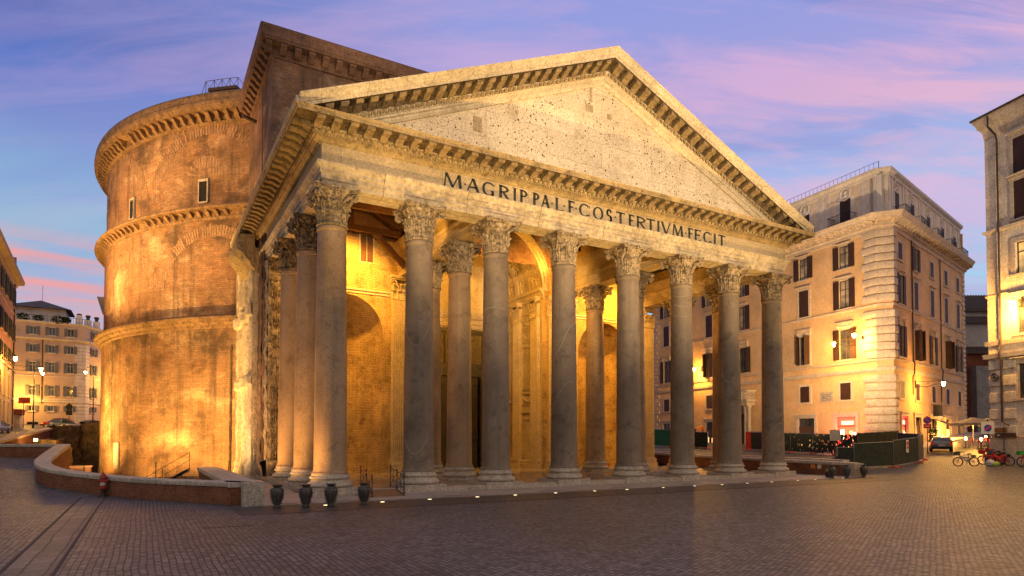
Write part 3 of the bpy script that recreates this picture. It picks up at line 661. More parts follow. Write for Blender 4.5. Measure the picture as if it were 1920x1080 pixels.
mb = MB(); mb.sweep([(.584,16.98),(.594,16.98),(.594,17.126),(1.39,17.126),(1.39,17.134),(.584,17.134)], PTH); mb.build('dark_soffit', M['soffitdark'], T)  # thin dark band over soffit and back face between the modillions
for sx in (-1, 1):
    mb = MB(); mb.sweep([(1.40,17.34),(1.42,17.42),(1.42,17.5),(1.44,17.6),(1.46,17.68),(1.36,17.7),(1.3,17.42)], [(sx*16.52,22.4),(sx*16.52,-2.0)], side=-sx); mb.build('side_gutter', M['raking'], T)
# raking cornice
XA, ZA, SL = 17.82, 25.42, .4265
zt_ = lambda x: ZA-SL*abs(x)
RP = [(-.2,.03),(-2.15,0),(-2.13,-.08),(-2.06,-.13),(-1.96,-.29),(-1.93,-.33),(-1.93,-.37),(-1.86,-.39),(-1.86,-.54),(-1.12,-.58),(-1.12,-.98),(-1.06,-1.0),(-1.0,-1.2),(-.9,-1.24),(-.9,-1.34),(-.78,-1.38),(-.78,-1.48),(-.68,-1.6),(-.45,-1.6)]
mb = MB(); st = [-XA+2*XA*i/60 for i in range(61)]; st = sorted(set([round(s,4) for s in st]+[0.]))
K = len(RP); base_i = 0
vs = [(x, y, max(17.4, zt_(x)+dz)) for x in st for (y, dz) in RP]
fs = [(i*K+q, i*K+q+1, (i+1)*K+q+1, (i+1)*K+q) for i in range(len(st)-1) for q in range(K-1)]
fs += [tuple(range(K)), tuple((len(st)-1)*K+q for q in range(K))]
mb.add(vs, fs)
rk = mb.build('raking_cornice', M['raking'], T)
mb = MB(); up = 0
n = 24
for sx in (-1, 1):
    for i in range(n):
        x = sx*(.45+16.0*i/(n-1)*1.0)
        z = zt_(x)-.60
        if z-.35 < 17.4: continue
        # sheared block following the slope
        w = .36; Q = [(o, -zz) for o, zz in [(0,0),(.70,0),(.72,.10),(.64,.2),(.4,.22),(.18,.34),(0,.39)]]
        vs = []
        for e in (-w/2, w/2):
            for (o, zz) in Q: vs.append((x+e, -1.12-o, z-SL*sx*e+zz))
        k_ = len(Q); mb.add(vs, [tuple(range(k_)), tuple(range(k_,2*k_))]+[(a,(a+1)%k_,(a+1)%k_+k_,a+k_) for a in range(k_)])
    for i in range(60):
        x = sx*(.14+.28*i); z = zt_(x)-1.11
        if z < 17.45: continue
        mb.ball((x, -1.07, z), (.09,.07,.1), 8, 6, 1); vs = 0
        mb.box(x+.125, x+.16, -1.15, -1.03, z-.08-SL*.14, z+.1-SL*.14, 1) if sx > 0 else mb.box(x-.16, x-.125, -1.15, -1.03, z-.08-SL*.14, z+.1-SL*.14, 1)
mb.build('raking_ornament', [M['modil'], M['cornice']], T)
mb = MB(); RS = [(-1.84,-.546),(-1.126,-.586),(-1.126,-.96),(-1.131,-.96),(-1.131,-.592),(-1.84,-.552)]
K = len(RS); vs = [(x, y, max(17.41, zt_(x)+dz)) for x in st for (y, dz) in RS]; mb.add(vs, [(i*K+q, i*K+(q+1)%K, (i+1)*K+(q+1)%K, (i+1)*K+q) for i in range(len(st)-1) for q in range(K)]); mb.build('dark_soffit', M['soffitdark'], T)  # same dark band along the raking cornice
# tympanum with a few sunken blocks
mb = MB(); mb.add([(-15.6,-.56,17.2),(15.6,-.56,17.2),(0,-.56,23.95),(-15.6,.3,17.2),(15.6,.3,17.2),(0,.3,23.95)], [(0,1,2),(5,4,3)])
for (x, z, w, h) in ((-8.6,19.0,.5,.8),(-.9,22.6,.16,.9),(-1.2,22.0,.5,.4),(-6.0,20.6,.18,.2),(.4,21.9,.3,.3)): mb.box(x, x+w, -.6, -.562, z, z+h, 1)
for i in range(46):
    x = R.uniform(-11, 11); z = R.uniform(17.8, 23.6-abs(x)*.43)
    if z < 17.9: continue
    mb.lathe([(R.uniform(.035,.08),0),(.001,.0)], (0,0,0), 7) if False else mb.prism([(R.uniform(.035,.075)*cos(a), R.uniform(.035,.075)*sin(a)) for a in [2*pi*q/7 for q in range(7)]], (x,-.5605,z), (1,0,0), (0,0,1), (0,-1,0), .002, 2)
mb.build('tympanum', [M['tymp'], stone('recessed tympanum block', (.42,.33,.22), 1.5, .3), M['dark']], T)
# roof
mb = MB(); rz = lambda x: ZA-.12-SL*abs(x)
for sx in (-1,1):
    a = [(0,-1.9,rz(0)),(sx*17.85,-1.9,rz(17.85)),(sx*17.85,13.9,rz(17.85)),(0,13.9,rz(0))]
    mb.add(a+[(p[0],p[1],p[2]-.25) for p in a], [(0,1,2,3),(7,6,5,4),(0,1,5,4),(1,2,6,5),(2,3,7,6)])
    for i in range(40):   # tile ribs seen along the verge
        y = -1.8+.4*i; mb.bar((0,y,rz(0)+.02),(sx*17.85,y,rz(17.85)+.02),.1,.06)
    a = [(sx*16.2,13.9,18.3),(sx*17.9,13.9,17.75),(sx*17.9,22.3,17.75),(sx*16.2,22.3,18.3)]
    mb.add(a+[(p[0],p[1],p[2]-.12) for p in a], [(0,1,2,3),(7,6,5,4),(0,1,5,4),(1,2,6,5),(2,3,7,6)])
mb.build('roof', M['roof'], T)
mb = MB(); mb.bar((-.9,-.5,25.55),(-.3,-.5,25.75),.3,.12); mb.bar((-.35,-.5,25.7),(.1,-.5,25.6),.3,.12); mb.build('ridge_cap', M['roof'], T)
# longitudinal beams above the inner columns, with walls over them
for sx in (-1, 1):
    xc = sx*6.93
    mb = MB(); mb.sweep([(.6,14.5),(.6,14.85),(.66,14.88),(.66,15.3),(.78,15.4),(.8,15.55),(.64,15.56),(.64,16.3),(.75,16.4),(.95,16.62),(1.0,16.8),(1.0,16.95),(.7,17.0),(.0,17.0),(0,14.5)], [(xc,.7),(xc,14.0)], side=1)
    mb.sweep([(.6,14.5),(.6,14.85),(.66,14.88),(.66,15.3),(.78,15.4),(.8,15.55),(.64,15.56),(.64,16.3),(.75,16.4),(.95,16.62),(1.0,16.8),(1.0,16.95),(.7,17.0),(.0,17.0),(0,14.5)], [(xc,.7),(xc,14.0)], side=-1)
    mb.build('inner_beam', M['inner'], T)
    mb = MB(); wall(mb, (xc-.5,13.9), (0,-1), 13.9, 17.0, 21.9, [(1.5,3.5,17.6,19.8),(9.2,11.6,17.2,20.0)], 1.0); wall(mb, (xc+.5,0), (0,1), 13.9, 17.0, 21.9, [(2.3,4.7,17.2,20.0),(10.4,12.4,17.6,19.8)], 0)
    mb.build('inner_wall', M['plaster'], T)
# roof trusses
def truss(x0, x1, y, z):
    mb = MB(); xm = (x0+x1)/2
    mb.bar((x0,y,z),(x1,y,z),.32,.4); za = min(rz(x0), rz(x1)); 
    mb.bar((x0,y,rz(x0)-.7),(x1,y,rz(x1)-.7),.3,.36); hi, lo = (x1, x0) if abs(x1) < abs(x0) else (x0, x1)
    mb.bar((hi,y,z+.1),(xm,y,rz(xm)-.8),.26,.3); mb.bar((xm,y,z),(xm,y,rz(xm)-.7),.26); mb.bar((xm,y,z+.2),(lo+(hi-lo)*.15,y,rz(lo+(hi-lo)*.15)-.8),.24,.28)
    return mb
for y in (4.2, 8.4, 12.6):
    for (a, b) in ((-15.3,-7.4),(7.4,15.3)): truss(a, b, y, 17.2).build('roof_truss', M['wood'], T)
    mb = truss(-6.4, 6.4, y, 20.6); mb.build('roof_truss', M['wood'], T)
mb = MB(); mb.bar((-7.55,12.4,14.9),(-9.95,12.4,17.2),.3,.36); mb.build('brace', M['wood'], T)
# ------------------------------------------------------------ pronaos wall with niches and door recess (Y = 13.9)
YW = 13.9; ZW = 25
def archwall(mb, x0, x1, xc, r, zs, ztop, y, nseg=20, zbot=.22):
    xs = [xc-r*cos(pi*i/nseg) for i in range(nseg+1)]
    mb.quad((x0,y,zbot),(xc-r,y,zbot),(xc-r,y,zs),(x0,y,zs)); mb.quad((xc+r,y,zbot),(x1,y,zbot),(x1,y,zs),(xc+r,y,zs))
    mb.quad((x0,y,zs),(xc-r,y,zs),(xc-r,y,ztop),(x0,y,ztop)); mb.quad((xc+r,y,zs),(x1,y,zs),(x1,y,ztop),(xc+r,y,ztop))
    for i in range(nseg):
        a, b = xs[i], xs[i+1]; za = zs+sqrt(max(0,r*r-(a-xc)**2)); zb = zs+sqrt(max(0,r*r-(b-xc)**2)); mb.quad((a,y,za),(b,y,zb),(b,y,ztop),(a,y,ztop))
mb = MB(); zn = 10.15
for sx in (-1, 1):
    x0, x1 = sorted((sx*16.3, sx*6.5)); archwall(mb, x0, x1, sx*11.4, 2.75, zn, 20.5, YW)
mb.add([(-16.3,YW,20.5),(-5,YW,20.5),(-5,YW,25),(-16.3,YW,25)], [(0,1,2,3)]); mb.add([(16.3,YW,20.5),(5,YW,20.5),(5,YW,25),(16.3,YW,25)], [(0,1,2,3)])
archwall(mb, -6.5, 6.5, 0, 5.0, 15.0, 25, YW); mb.quad((-5,YW,20.5),(-5,YW,25),(-4.9,YW,25),(-4.9,YW,20.5))
pw = mb.build('back_wall', M['plaster'], T)
for sx in (-1, 1):
    mb = MB(); xc = sx*11.4; r = 2.75
    mb.grid(lambda u, v: (xc-r*cos(pi*u), YW+r*sin(pi*u), .22+(zn-.22)*v), 24, 8)
    mb.grid(lambda u, v: (xc-r*cos(pi*u)*cos(v*pi/2), YW+r*sin(pi*u)*cos(v*pi/2), zn+r*sin(v*pi/2)), 24, 10)
    nb = mb.build('niche', M['plaster'], T)
    mb = MB(); mb.sweep([(0,12.98),(.07,13.0),(.07,13.12),(.16,13.2),(.16,13.32),(0,13.34)], [(sx*16.2 if sx<0 else 7.9, YW),(-7.9 if sx<0 else 16.2, YW)], side=1); mb.build('string_course', M['inner'], T)
mb = MB()
mb.box(-10.45,-9.35,YW-.08,YW-.003,15.2,17.3); mb.box(-10.35,-9.93,YW-.1,YW-.081,15.3,17.2,1); mb.box(-9.88,-9.45,YW-.1,YW-.081,15.3,17.2,1)
mb.build('wooden_shutter', [M['inner'], M['wood']], T)
mb = MB(); yy = 16.45; mb.box(-9.6,-8.35,yy-.35,yy+.2,2.7,3.85); mb.ball((-8.98,yy-.35,3.3),(.36,.12,.3),12,8,1); mb.box(-9.55,-8.4,yy-.3,yy+.2,1.3,2.6); mb.box(-9.65,-8.3,yy-.4,yy+.2,2.62,2.7)
mb.build('carved_relief', [M['inner'], M['marble']], T)
# pilasters: fluted shaft, base, capital
def pilaster(w, d):
    mb = MB(); nf = 7 if w > 1.1 else 5; poly = [(-w/2,0),(-w/2,-d)]
    fw = (w-.12)/nf
    for i in range(nf):
        x = -w/2+.06+fw*i; poly += [(x+fw*.14,-d),(x+fw*.25,-d+.05),(x+fw*.5,-d+.075),(x+fw*.75,-d+.05),(x+fw*.86,-d)]
    poly += [(w/2,-d),(w/2,0)]
    mb.prism(poly, (0,0,1.0), (1,0,0), (0,1,0), (0,0,1), 11.7)
    b = MB()
    for (z0, z1, e) in ((0,.37,.22),(.37,.55,.2),(.55,.68,.1),(.68,.85,.15),(.85,1.0,.06)): b.box(-w/2-e, w/2+e, -d-e, .0, z0, z1)
    c = MB(); c.box(-w/2, w/2, -d, 0, 0, 1.2)
    for row, (h, o, nn) in enumerate(((.6,.2,3),(1.05,.28,2))):
        for i in range(nn+1):
            x = -w/2+w*i/nn; 
            pr = [(0,.0),(.04,.4),(.06,.7),(.16,.92),(.3,1.0),(.34,.9)]
            vs = []
            for (oo, zz), ww in zip(pr, (.17,.19,.17,.2,.14,.05)):
                for j in range(-2,3): vs.append((x+j/2*ww, -d-oo*o*2.2+(abs(j)*.02)-(.03 if j%2==0 else 0), .05+zz*h))
            c.add(vs, [(a*5+b2,a*5+b2+1,(a+1)*5+b2+1,(a+1)*5+b2) for a in range(5) for b2 in range(4)])
    for sgn in (-1,1):
        ce = Vector((sgn*(w/2+.12), -d-.16, 1.32)); pts = [(sgn*w*.12,-d-.05,.85),(sgn*w*.3,-d-.1,1.25),(sgn*(w/2),-d-.15,1.47)]
        for t in range(12): th = pi/2-sgn*t*.6; rr = .15*(1-t/15); pts.append(ce+Vector((rr*cos(th),0,rr*sin(th))))
        c.tube(pts, .05, 5)
    c.box(-w/2-.2,w/2+.2,-d-.25,0,1.55,1.75); c.box(-w/2-.12,w/2+.12,-d-.17,0,1.45,1.55)
    return mb, b, c
mbp, bb, cc = pilaster(1.15, .35)
pil0 = mbp.build('pilaster', M['inner'], T); pil0.location = (-7.45, YW, .05)
b0 = bb.build('pilaster_base', M['inner'], pil0); c0 = cc.build('capital', M['inner'], pil0, loc=(0,0,12.72)); 
def addpil(x, y, rz, sxs=1, mat=None):
    p = mcopy(pil0, T, (x, y, .05), mat, rz, 'pilaster'); p.scale = (sxs,1,1); mcopy(b0, p, (0,0,0), mat, 0, 'pilaster_base'); mcopy(c0, p, (0,0,12.72), mat, 0, 'capital')
addpil(7.45, YW, 0); addpil(6.0, YW, 0, .95); addpil(-6.0, YW, 0, .95); addpil(16.1, YW-.3, 0, .95); addpil(-15.86, YW-.3, 0, .95, M['capdark'])
for sx in (-1, 1):
    for y in (14.75, 17.7): addpil(sx*5.0, y, (pi/2 if sx > 0 else -pi/2)*-1, .9)
# door recess: side walls, barrel vault with coffers, back wall and door
mb = MB()
for sx in (-1, 1):
    mb.box(*sorted((sx*5.0, sx*5.6)), YW+.002, 20.3, .22, 15.0)
mb.box(-5.6,-3.1,20.0,20.4,.22,20.5); mb.box(3.1,5.6,20.0,20.4,.22,20.5); mb.box(-3.1,3.1,20.0,20.4,12.3,20.5)
mb.build('recess_wall', M['inner'], T)
for sx in (-1,1):
    mb = MB(); x = sx*4.97; s_ = -sx
    for (y0, y1) in ((15.4,17.05),(18.4,19.8)):
        for (z0, z1) in ((1.0,4.4),(5.6,6.6),(6.9,10.6),(11.0,12.0),(12.2,13.4)):
            for (a,b,c,d) in ((y0,y1,z0,z0+.08),(y0,y1,z1-.08,z1),(y0,y0+.08,z0,z1),(y1-.08,y1,z0,z1)): mb.box(*sorted((x, x+s_*.06)), a, b, c, d)
            if z1-z0 < 1.3:
                for q in range(7): mb.ball((x, y0+.2+(y1-y0-.4)*q/6, z0+.55-.28*sin(pi*q/6)), (.07,.14,.13), 8, 6)
        mb.box(*sorted((x, x+s_*.1)), y0-.1, y1+.1, 4.9, 5.05)
    mb.sweep([(0,.22),(.28,.22),(.28,.55),(.18,.6),(.22,.75),(.08,.9),(0,.95)], [(x,YW+.1),(x,20.0)], side=-sx*-1*-1)
    mb.sweep([(0,14.3),(.1,14.35),(.1,14.6),(.2,14.68),(.2,14.8),(.42,14.95),(.45,15.1),(0,15.15)], [(x,YW-.35),(x,20.0)], side=-sx*-1*-1)
    mb.build('wall_panelling', M['inner'], T)
mb = MB(); rr = 5.0; na, ny = 9, 3
for i in range(na):
    for j in range(ny):
        a0 = pi*i/na; a1 = pi*(i+1)/na; y0 = YW+6.1*j/ny; y1 = YW+6.1*(j+1)/ny
        P = lambda u, v, r: (r*cos(a0+(a1-a0)*u)*-1, y0+(y1-y0)*v, 15.0+r*sin(a0+(a1-a0)*u))
        lv = [(0,rr),(.14,rr),(.14,rr+.14),(.24,rr+.14),(.24,rr+.28),(.34,rr+.28),(.34,rr+.4)]
        for (e0, r0), (e1, r1) in zip(lv[:-1], lv[1:]):
            ring = lambda e, r: [P(e,e,r),P(1-e,e,r),P(1-e,1-e,r),P(e,1-e,r)]
            A = ring(e0,r0); B = ring(e1,r1); mb.add(A+B, [(q,(q+1)%4,(q+1)%4+4,q+4) for q in range(4)])
        e = lv[-1]; mb.quad(*[P(e[0],e[0],e[1]),P(1-e[0],e[0],e[1]),P(1-e[0],1-e[0],e[1]),P(e[0],1-e[0],e[1])])
mb.build('coffered_vault', M['inner'], T, ang=20)
# archivolt round the vault mouth
mb = MB()
for (r0, r1, d) in ((5.02,5.25,.1),(5.25,5.6,.16),(5.6,5.75,.24)):
    for i in range(36):
        a0 = pi*i/36; a1 = pi*(i+1)/36; v = [(-r*cos(a), y, 15.0+r*sin(a)) for y in (YW-d, YW) for (r, a) in ((r0,a0),(r1,a0),(r1,a1),(r0,a1))]
        mb.add(v, [(0,1,2,3),(0,3,7,4),(1,5,6,2)])
mb.build('archivolt', M['inner'], T)
mb = MB(); mb.sweep([(0,12.4),(.08,12.42),(.08,12.75),(.14,12.8),(.14,13.1),(.2,13.15),(.45,13.5),(.5,13.75),(0,13.8)], [(-4.6,20.0),(4.6,20.0)]); 
for i in range(60): mb.box(-4.5+.15*i, -4.42+.15*i, 19.68, 19.82, 13.2, 13.36)
mb.build('door_cornice', M['marble'], T)
mb = MB(); mb.box(-3.1,-2.75,19.8,20.3,.22,12.3); mb.box(2.75,3.1,19.8,20.3,.22,12.3); mb.box(-2.75,2.75,19.8,20.3,12.0,12.3); mb.box(-2.75,2.75,19.78,20.3,8.15,8.6); mb.box(-2.75,2.75,19.72,20.3,8.6,8.75); mb.box(-2.75,2.75,19.78,20.3,8.75,9.15)
for x in (-2.45, 2.45):
    mb.lathe([(.28,0),(.28,7.4),(.34,7.5),(.34,7.7)], (x,19.85,.4), 14)
dr = mb.build('door', M['bronze'], T)
mb = MB()
for sx in (-1, 1):
    mb.box(*sorted((sx*.03, sx*2.1)), 19.98, 20.08, .3, 8.15)
    for z in (.7,3.0,5.4): 
        for (a,b,c,d) in ((.25,1.9,z,z+.12),(.25,1.9,z+1.95,z+2.07),(.25,.37,z,z+2.07),(1.78,1.9,z,z+2.07)): mb.box(*sorted((sx*a, sx*b)), 19.92, 19.98, c, d)
    for z in [.5+.35*i for i in range(22)]: mb.ball((sx*.14, 19.96, z), .05, 6, 4); mb.ball((sx*2.02, 19.96, z), .05, 6, 4)
mb.build('door_leaf', M['bronze'], dr)
mb = MB(); mb.box(-2.75,2.75,20.12,20.2,9.15,12.0,1)
for (xa, xb) in ((-2.6,-1.0),(-.85,.85),(1.0,2.6)):
    mb.box(xa,xb,19.95,20.0,9.15,9.3); mb.box(xa,xb,19.95,20.0,11.85,12.0); mb.box(xa-.08,xa+.08,19.9,20.05,9.15,12.0); mb.box(xb-.08,xb+.08,19.9,20.05,9.15,12.0)
    w = xb-xa; h = 2.55; s_ = .2
    q = -h
    while q < w:
        for d in (1, -1):
            x0 = max(0, q); x1 = min(w, q+h); 
            if x1 <= x0: continue
            z0 = 9.3+(x0-q); z1 = 9.3+(x1-q)
            if d < 0: z0, z1 = 9.3+h-(x0-q), 9.3+h-(x1-q)
            mb.bar((xa+x0,19.98,z0),(xa+x1,19.98,z1),.04,.03)
        q += s_
mb.build('door_grille', [M['bronze'], plain('golden backing', (.42,.30,.10), .7)], dr)  # gold-coloured panel closing the opening behind the lattice
# ------------------------------------------------------------ brick drum
YC = 46.8
def cyl_uv(o, Rr=27.2):
    me = o.data; uv = me.uv_layers[0].data
    for p in me.polygons:
        for li in p.loop_indices:
            co = me.vertices[me.loops[li].vertex_index].co; a = atan2(co.y-YC, co.x)
            if a > -1.2: a -= 2*pi
            uv[li].uv = (a*Rr, co.z+ (sqrt(co.x**2+(co.y-YC)**2)-Rr))
mb = MB()
prof = [(27.45,-2.2),(27.45,-.2),(27.38,0),(27.36,11.85),(27.2,12.7),(27.18,21.0),(27.08,21.8),(27.05,30.6),(26.6,30.6)]
mb.lathe(prof, (0,YC,0), 288, radians(286), radians(286+328), cap=False)
def arcband(mb, ac, zc, r0, r1, t0, t1, Rr, m, n=40, proud=.05):
    """voussoir ring lying on the drum: centre angle ac (deg), height zc"""
    for i in range(n):
        a = t0+(t1-t0)*i/n+.002; b = t0+(t1-t0)*(i+1)/n-.004
        if R.random() < .12: continue
        pr = proud*R.uniform(.2,.6); ra, rb = r0+R.uniform(-.05,.05), r1+R.uniform(-.15,.1)
        c = []
        for (r, t) in ((ra,a),(rb,a),(rb,b),(ra,b)):
            an = radians(ac)+r*cos(t)/Rr; c.append((an, zc+r*sin(t)))
        vs = [((Rr+e)*cos(an), YC+(Rr+e)*sin(an), z) for e in (-.02, pr) for an, z in c]
        mb.add(vs, [(4,5,6,7),(0,1,5,4),(1,2,6,5),(2,3,7,6),(3,0,4,7)], m)
arcband(mb, 224.7, 22.6, 5.5, 6.7, .08, pi-.08, 27.07, 1, 64)
arcband(mb, 224.3, 24.5, .75, 1.85, .05, pi-.05, 27.07, 1, 20)
arcband(mb, 196.5, 22.6, 5.6, 6.5, .15, pi-.3, 27.07, 1, 58)
arcband(mb, 226.0, 14.2, 5.2, 6.2, .25, pi-.25, 27.2, 1, 60, .025)
arcband(mb, 203.0, 14.0, 4.6, 5.6, .3, pi-.3, 27.2, 1, 50, .02)
drum = mb.build('drum_wall', [M['drum'], M['voussoir']], T); cyl_uv(drum)
# recessed streaks: drain slot with dark pipe on the lower drum
mb = MB(); a = radians(230.4); mb.bar((27.45*cos(a), YC+27.45*sin(a), -.5),(27.43*cos(a), YC+27.43*sin(a), 10.2),.16,.12); mb.build('downpipe', M['ruin'], T)
def drumwin(ang, z0, z1, w, h=None):
    a = radians(ang); u = Vector((-sin(a), cos(a), 0)); n = Vector((cos(a), sin(a), 0)); o = Vector((0,YC,0))+n*27.0
    mb = MB()
    def bx(x0,x1,za,zb,d0,d1,m=0):
        vs = [o+u*x+n*d+Vector((0,0,z)) for d in (d0,d1) for z in (za,zb) for x in (x0,x1)]
        mb.add(vs, [(0,1,3,2),(4,6,7,5),(0,4,5,1),(2,3,7,6),(0,2,6,4),(1,5,7,3)], m)
    bx(-w/2-.1,-w/2,z0-.1,z1+.2,.0,.26); bx(w/2,w/2+.1,z0-.1,z1+.2,.0,.26); bx(-w/2,w/2,z1,z1+.2,.0,.26); bx(-w/2,w/2,z0-.12,z0,.0,.26); bx(-w/2,w/2,z0,z1,.0,.20,1)
    mb.build('window', [M['travcap'], M['dark']], T)
drumwin(224.2, 22.4, 24.1, .78); drumwin(204.8, 22.35, 24.0, .62)
def drumcornice(prof, mods, name, a0=140, a1=234.2, mat=None):
    mb = MB(); mb.lathe(prof, (0,YC,0), 110, radians(a0), radians(a1), cap=False)
    if mods:
        Rr, z0, h, out, w, sp = mods; a = radians(a0)+.01
        while a < radians(a1)-.006:
            if R.random() > .04:
                n = Vector((cos(a), sin(a), 0)); pr = [(0,0),(out*R.uniform(.85,1.02),0),(out*.98,-h*.22),(out*.7,-h*.42),(out*.5,-h*.75),(out*.18,-h*R.uniform(.85,1.0)),(0,-h)]
                mb.prism(pr, Vector((0,YC,z0))+n*Rr-Vector((-n.y,n.x,0))*w/2, n, (0,0,1), (-n.y,n.x,0), w*R.uniform(.85,1.05))
            a += sp/Rr
    o = mb.build(name, mat or M['drumcornice'], T, ang=40); return o
drumcornice([(27.0,28.8),(27.25,28.85),(27.3,29.0),(27.25,29.05),(27.25,29.62),(28.05,29.66),(28.1,29.85),(28.2,29.95),(28.22,30.2),(28.1,30.3),(28.15,30.75),(28.05,31.0),(27.9,31.1),(26.6,31.2)], (27.2,29.64,.72,.72,.36,.86), 'drum_cornice')
drumcornice([(27.0,20.75),(27.3,20.8),(27.35,20.98),(27.3,21.0),(27.3,21.45),(28.0,21.5),(28.08,21.6),(28.02,21.75),(27.0,21.95)], (27.2,21.48,.5,.62,.32,.86), 'drum_cornice')
drumcornice([(27.3,11.7),(27.5,11.8),(27.52,12.0),(27.75,12.15),(27.78,12.3),(28.0,12.42),(28.02,12.6),(27.85,12.72),(27.1,12.95)], None, 'drum_cornice')
mb = MB(); mb.lathe([(0.01,30.9),(26.7,30.9)], (0,YC,0), 96, cap=False); mb.lathe([(21.5,31),(21.4,32.4),(20,33.8),(20,34)], (0,YC,0), 96, cap=False)
mb.lathe([(20*cos(t*pi/2/12)+.01, 33.5+9*sin(t*pi/2/12)) for t in range(13)], (0,YC,0), 96, cap=False); mb.build('dome', M['roof'], T)
# ------------------------------------------------------------ rectangular block between portico and drum
mb = MB(); XB = 16.33; YB = 13.9
mb.box(-XB, -XB+.6, YB, 26, 16.5, 29.6); mb.box(XB-.6, XB, YB, 26, .22, 29.6)
mb.box(-XB+.01, XB-.01, YB-.02, YB+.6, 25.0, 29.59); 
wall(mb, (-XB+.01,YB-.02), (1,0), 2*XB-.02, 17.0, 25.0)
# pilaster strips at the corners
mb.box(-XB-.06,-XB+1.6,YB-.09,YB-.021,17,28.4); mb.box(-XB-.07,-XB,YB-.1,YB+1.6,16.99,28.41)
mb.box(-XB-.05,-XB,YB+4.2,YB+4.5,17,28.4)
mb.quad((-XB,YB,29.5),(XB,YB,29.5),(XB,26,29.5),(-XB,26,29.5))
blk = mb.build('block_wall', M['blockbrick'], T)
mb = MB(); PB = [(-XB,24.2),(-XB,YB),(XB,YB),(XB,24.2)]
mb.sweep([(0,28.1),(.15,28.15),(.2,28.3),(.2,28.85),(.85,28.92),(.88,29.05),(.95,29.12),(.92,29.45),(.98,29.8),(.9,29.9),(-.4,30.0),(-.4,28.1)], PB)
for i in range(36):
    x = -XB-.4+ .93*i
    if R.random() > .06: modillion(mb, (x, YB-.18, 28.87), (0,-1,0), .42, prof=[(0,0),(.62,0),(.6,-.14),(.4,-.26),(.25,-.48),(.1,-.56),(0,-.56)])
for i in range(12):
    y = YB-.3+.9*i; modillion(mb, (-XB-.18, y, 28.87), (-1,0,0), .4, prof=[(0,0),(.62,0),(.6,-.14),(.4,-.26),(.25,-.48),(.1,-.56),(0,-.56)])
mb.build('block_cornice', stone('block cornice brick', (.27,.15,.10), 1, .4, (.07,.05,.04), .7, .3, (.4,.1,.02), .6, 0, .85, .8, bd=.06), T)
mb = MB(); mb.tube([(-16.35,21.2,27.0),(-17.3,21.0,27.15)], .14, 10); mb.build('water_spout', M['pipe'], T)
mb = MB(); mb.box(-16.45,-16.3,16.6,17.1,19.6,21.8); mb.build('slit_window', M['dark'], T)
mb = MB(); mb.box(-17.9,-16.35,18.5,19.7,18.0,18.1); mb.box(-17.8,-16.35,18.6,19.6,17.4,18.0); mb.build('roof_hatch', M['pipe'], T)
# east flank of the block: worn marble facing, bare brick strip and corner pier
mb = MB()
def rough(mb, p0, du, dv, nu, nv, amp, fr, m=0, nrm=(-1,0,0), prof=None):
    nrm = Vector(nrm); p0 = Vector(p0); du = Vector(du); dv = Vector(dv)
    def f(u, v):
        p = p0+du*u+dv*v; d = amp*(mnoise.noise(p*fr)+.5*mnoise.noise(p*fr*2.7)+.25*mnoise.noise(p*fr*6)); d += prof(u, v) if prof else 0
        e = min(1, min(u,1-u)*12+.0)
        return p+nrm*d
    mb.grid(f, nu, nv, m)
def fp(u, v):
    z = .2+v*16.0; y = u*7.3; d = 0
    for (c, w) in ((.6,1.1),(3.6,1.2),(6.7,1.1)):
        if abs(y-c) < w/2: d = .22 + (.03 if (int((y-c+9)*6) % 2) else 0)
    if 6.6 < z < 7.3: d += .22
    if 11.3 < z < 12.2: d += .28
    if z < 1.2: d += .25 - .15*(z/1.2)
    return d
rough(mb, (-16.95,16.6,.0), (0,7.6,0), (0,0,16.2), 80, 160, .09, 1.4, 0, (-1,0,0), fp)
mb.quad((-17.1,16.62,0),(-16.4,16.62,0),(-16.4,16.62,16),(-17.1,16.62,16))
mb.quad((-17.3,24.1,-2),(-16.3,24.1,-2),(-16.3,24.1,16),(-17.3,24.1,16))
mb.box(-17.6,-16.3,16.4,24.1,-2,.05)
mb.build('marble_facing', stone('weathered marble facing', (.56,.47,.34), 1.2, .35, (.2,.14,.08), .6, .4, None, .4, 0, .8, 1.0, bd=.12, fine=5), T, ang=50)
mb = MB(); rough(mb, (-16.75,14.9,0), (0,1.75,0), (0,0,16.4), 24, 120, .1, 1.2, 0, (-1,0,0)); mb.box(-16.7,-16.3,14.6,26,0,16.5)
mb.build('brick_strip', M['blockbrick'], T, ang=50)
mb = MB(); rough(mb, (-16.6,13.55,0.2), (0,1.4,0), (0,0,14.3), 18, 120, .14, 1.5, 0, (-1,0,0), lambda u,v: (.3 if v < .07 else 0)); rough(mb, (-16.6,13.3,.2), (1.4,0,0), (0,0,14.3), 20, 120, .16, 1.6, 0, (0,-1,0), lambda u,v: (.3 if v < .07 else 0)+(.12 if v > .9 else 0)); mb.box(-16.55,-15.2,13.45,14.9,.0,14.5)
mb.build('corner_pier', stone('broken pier stone', (.33,.27,.2), 1.6, .45, (.08,.055,.035), .8, .5, None, .4, 0, .85, 1.0, bd=.15, fine=4), T, ang=50)
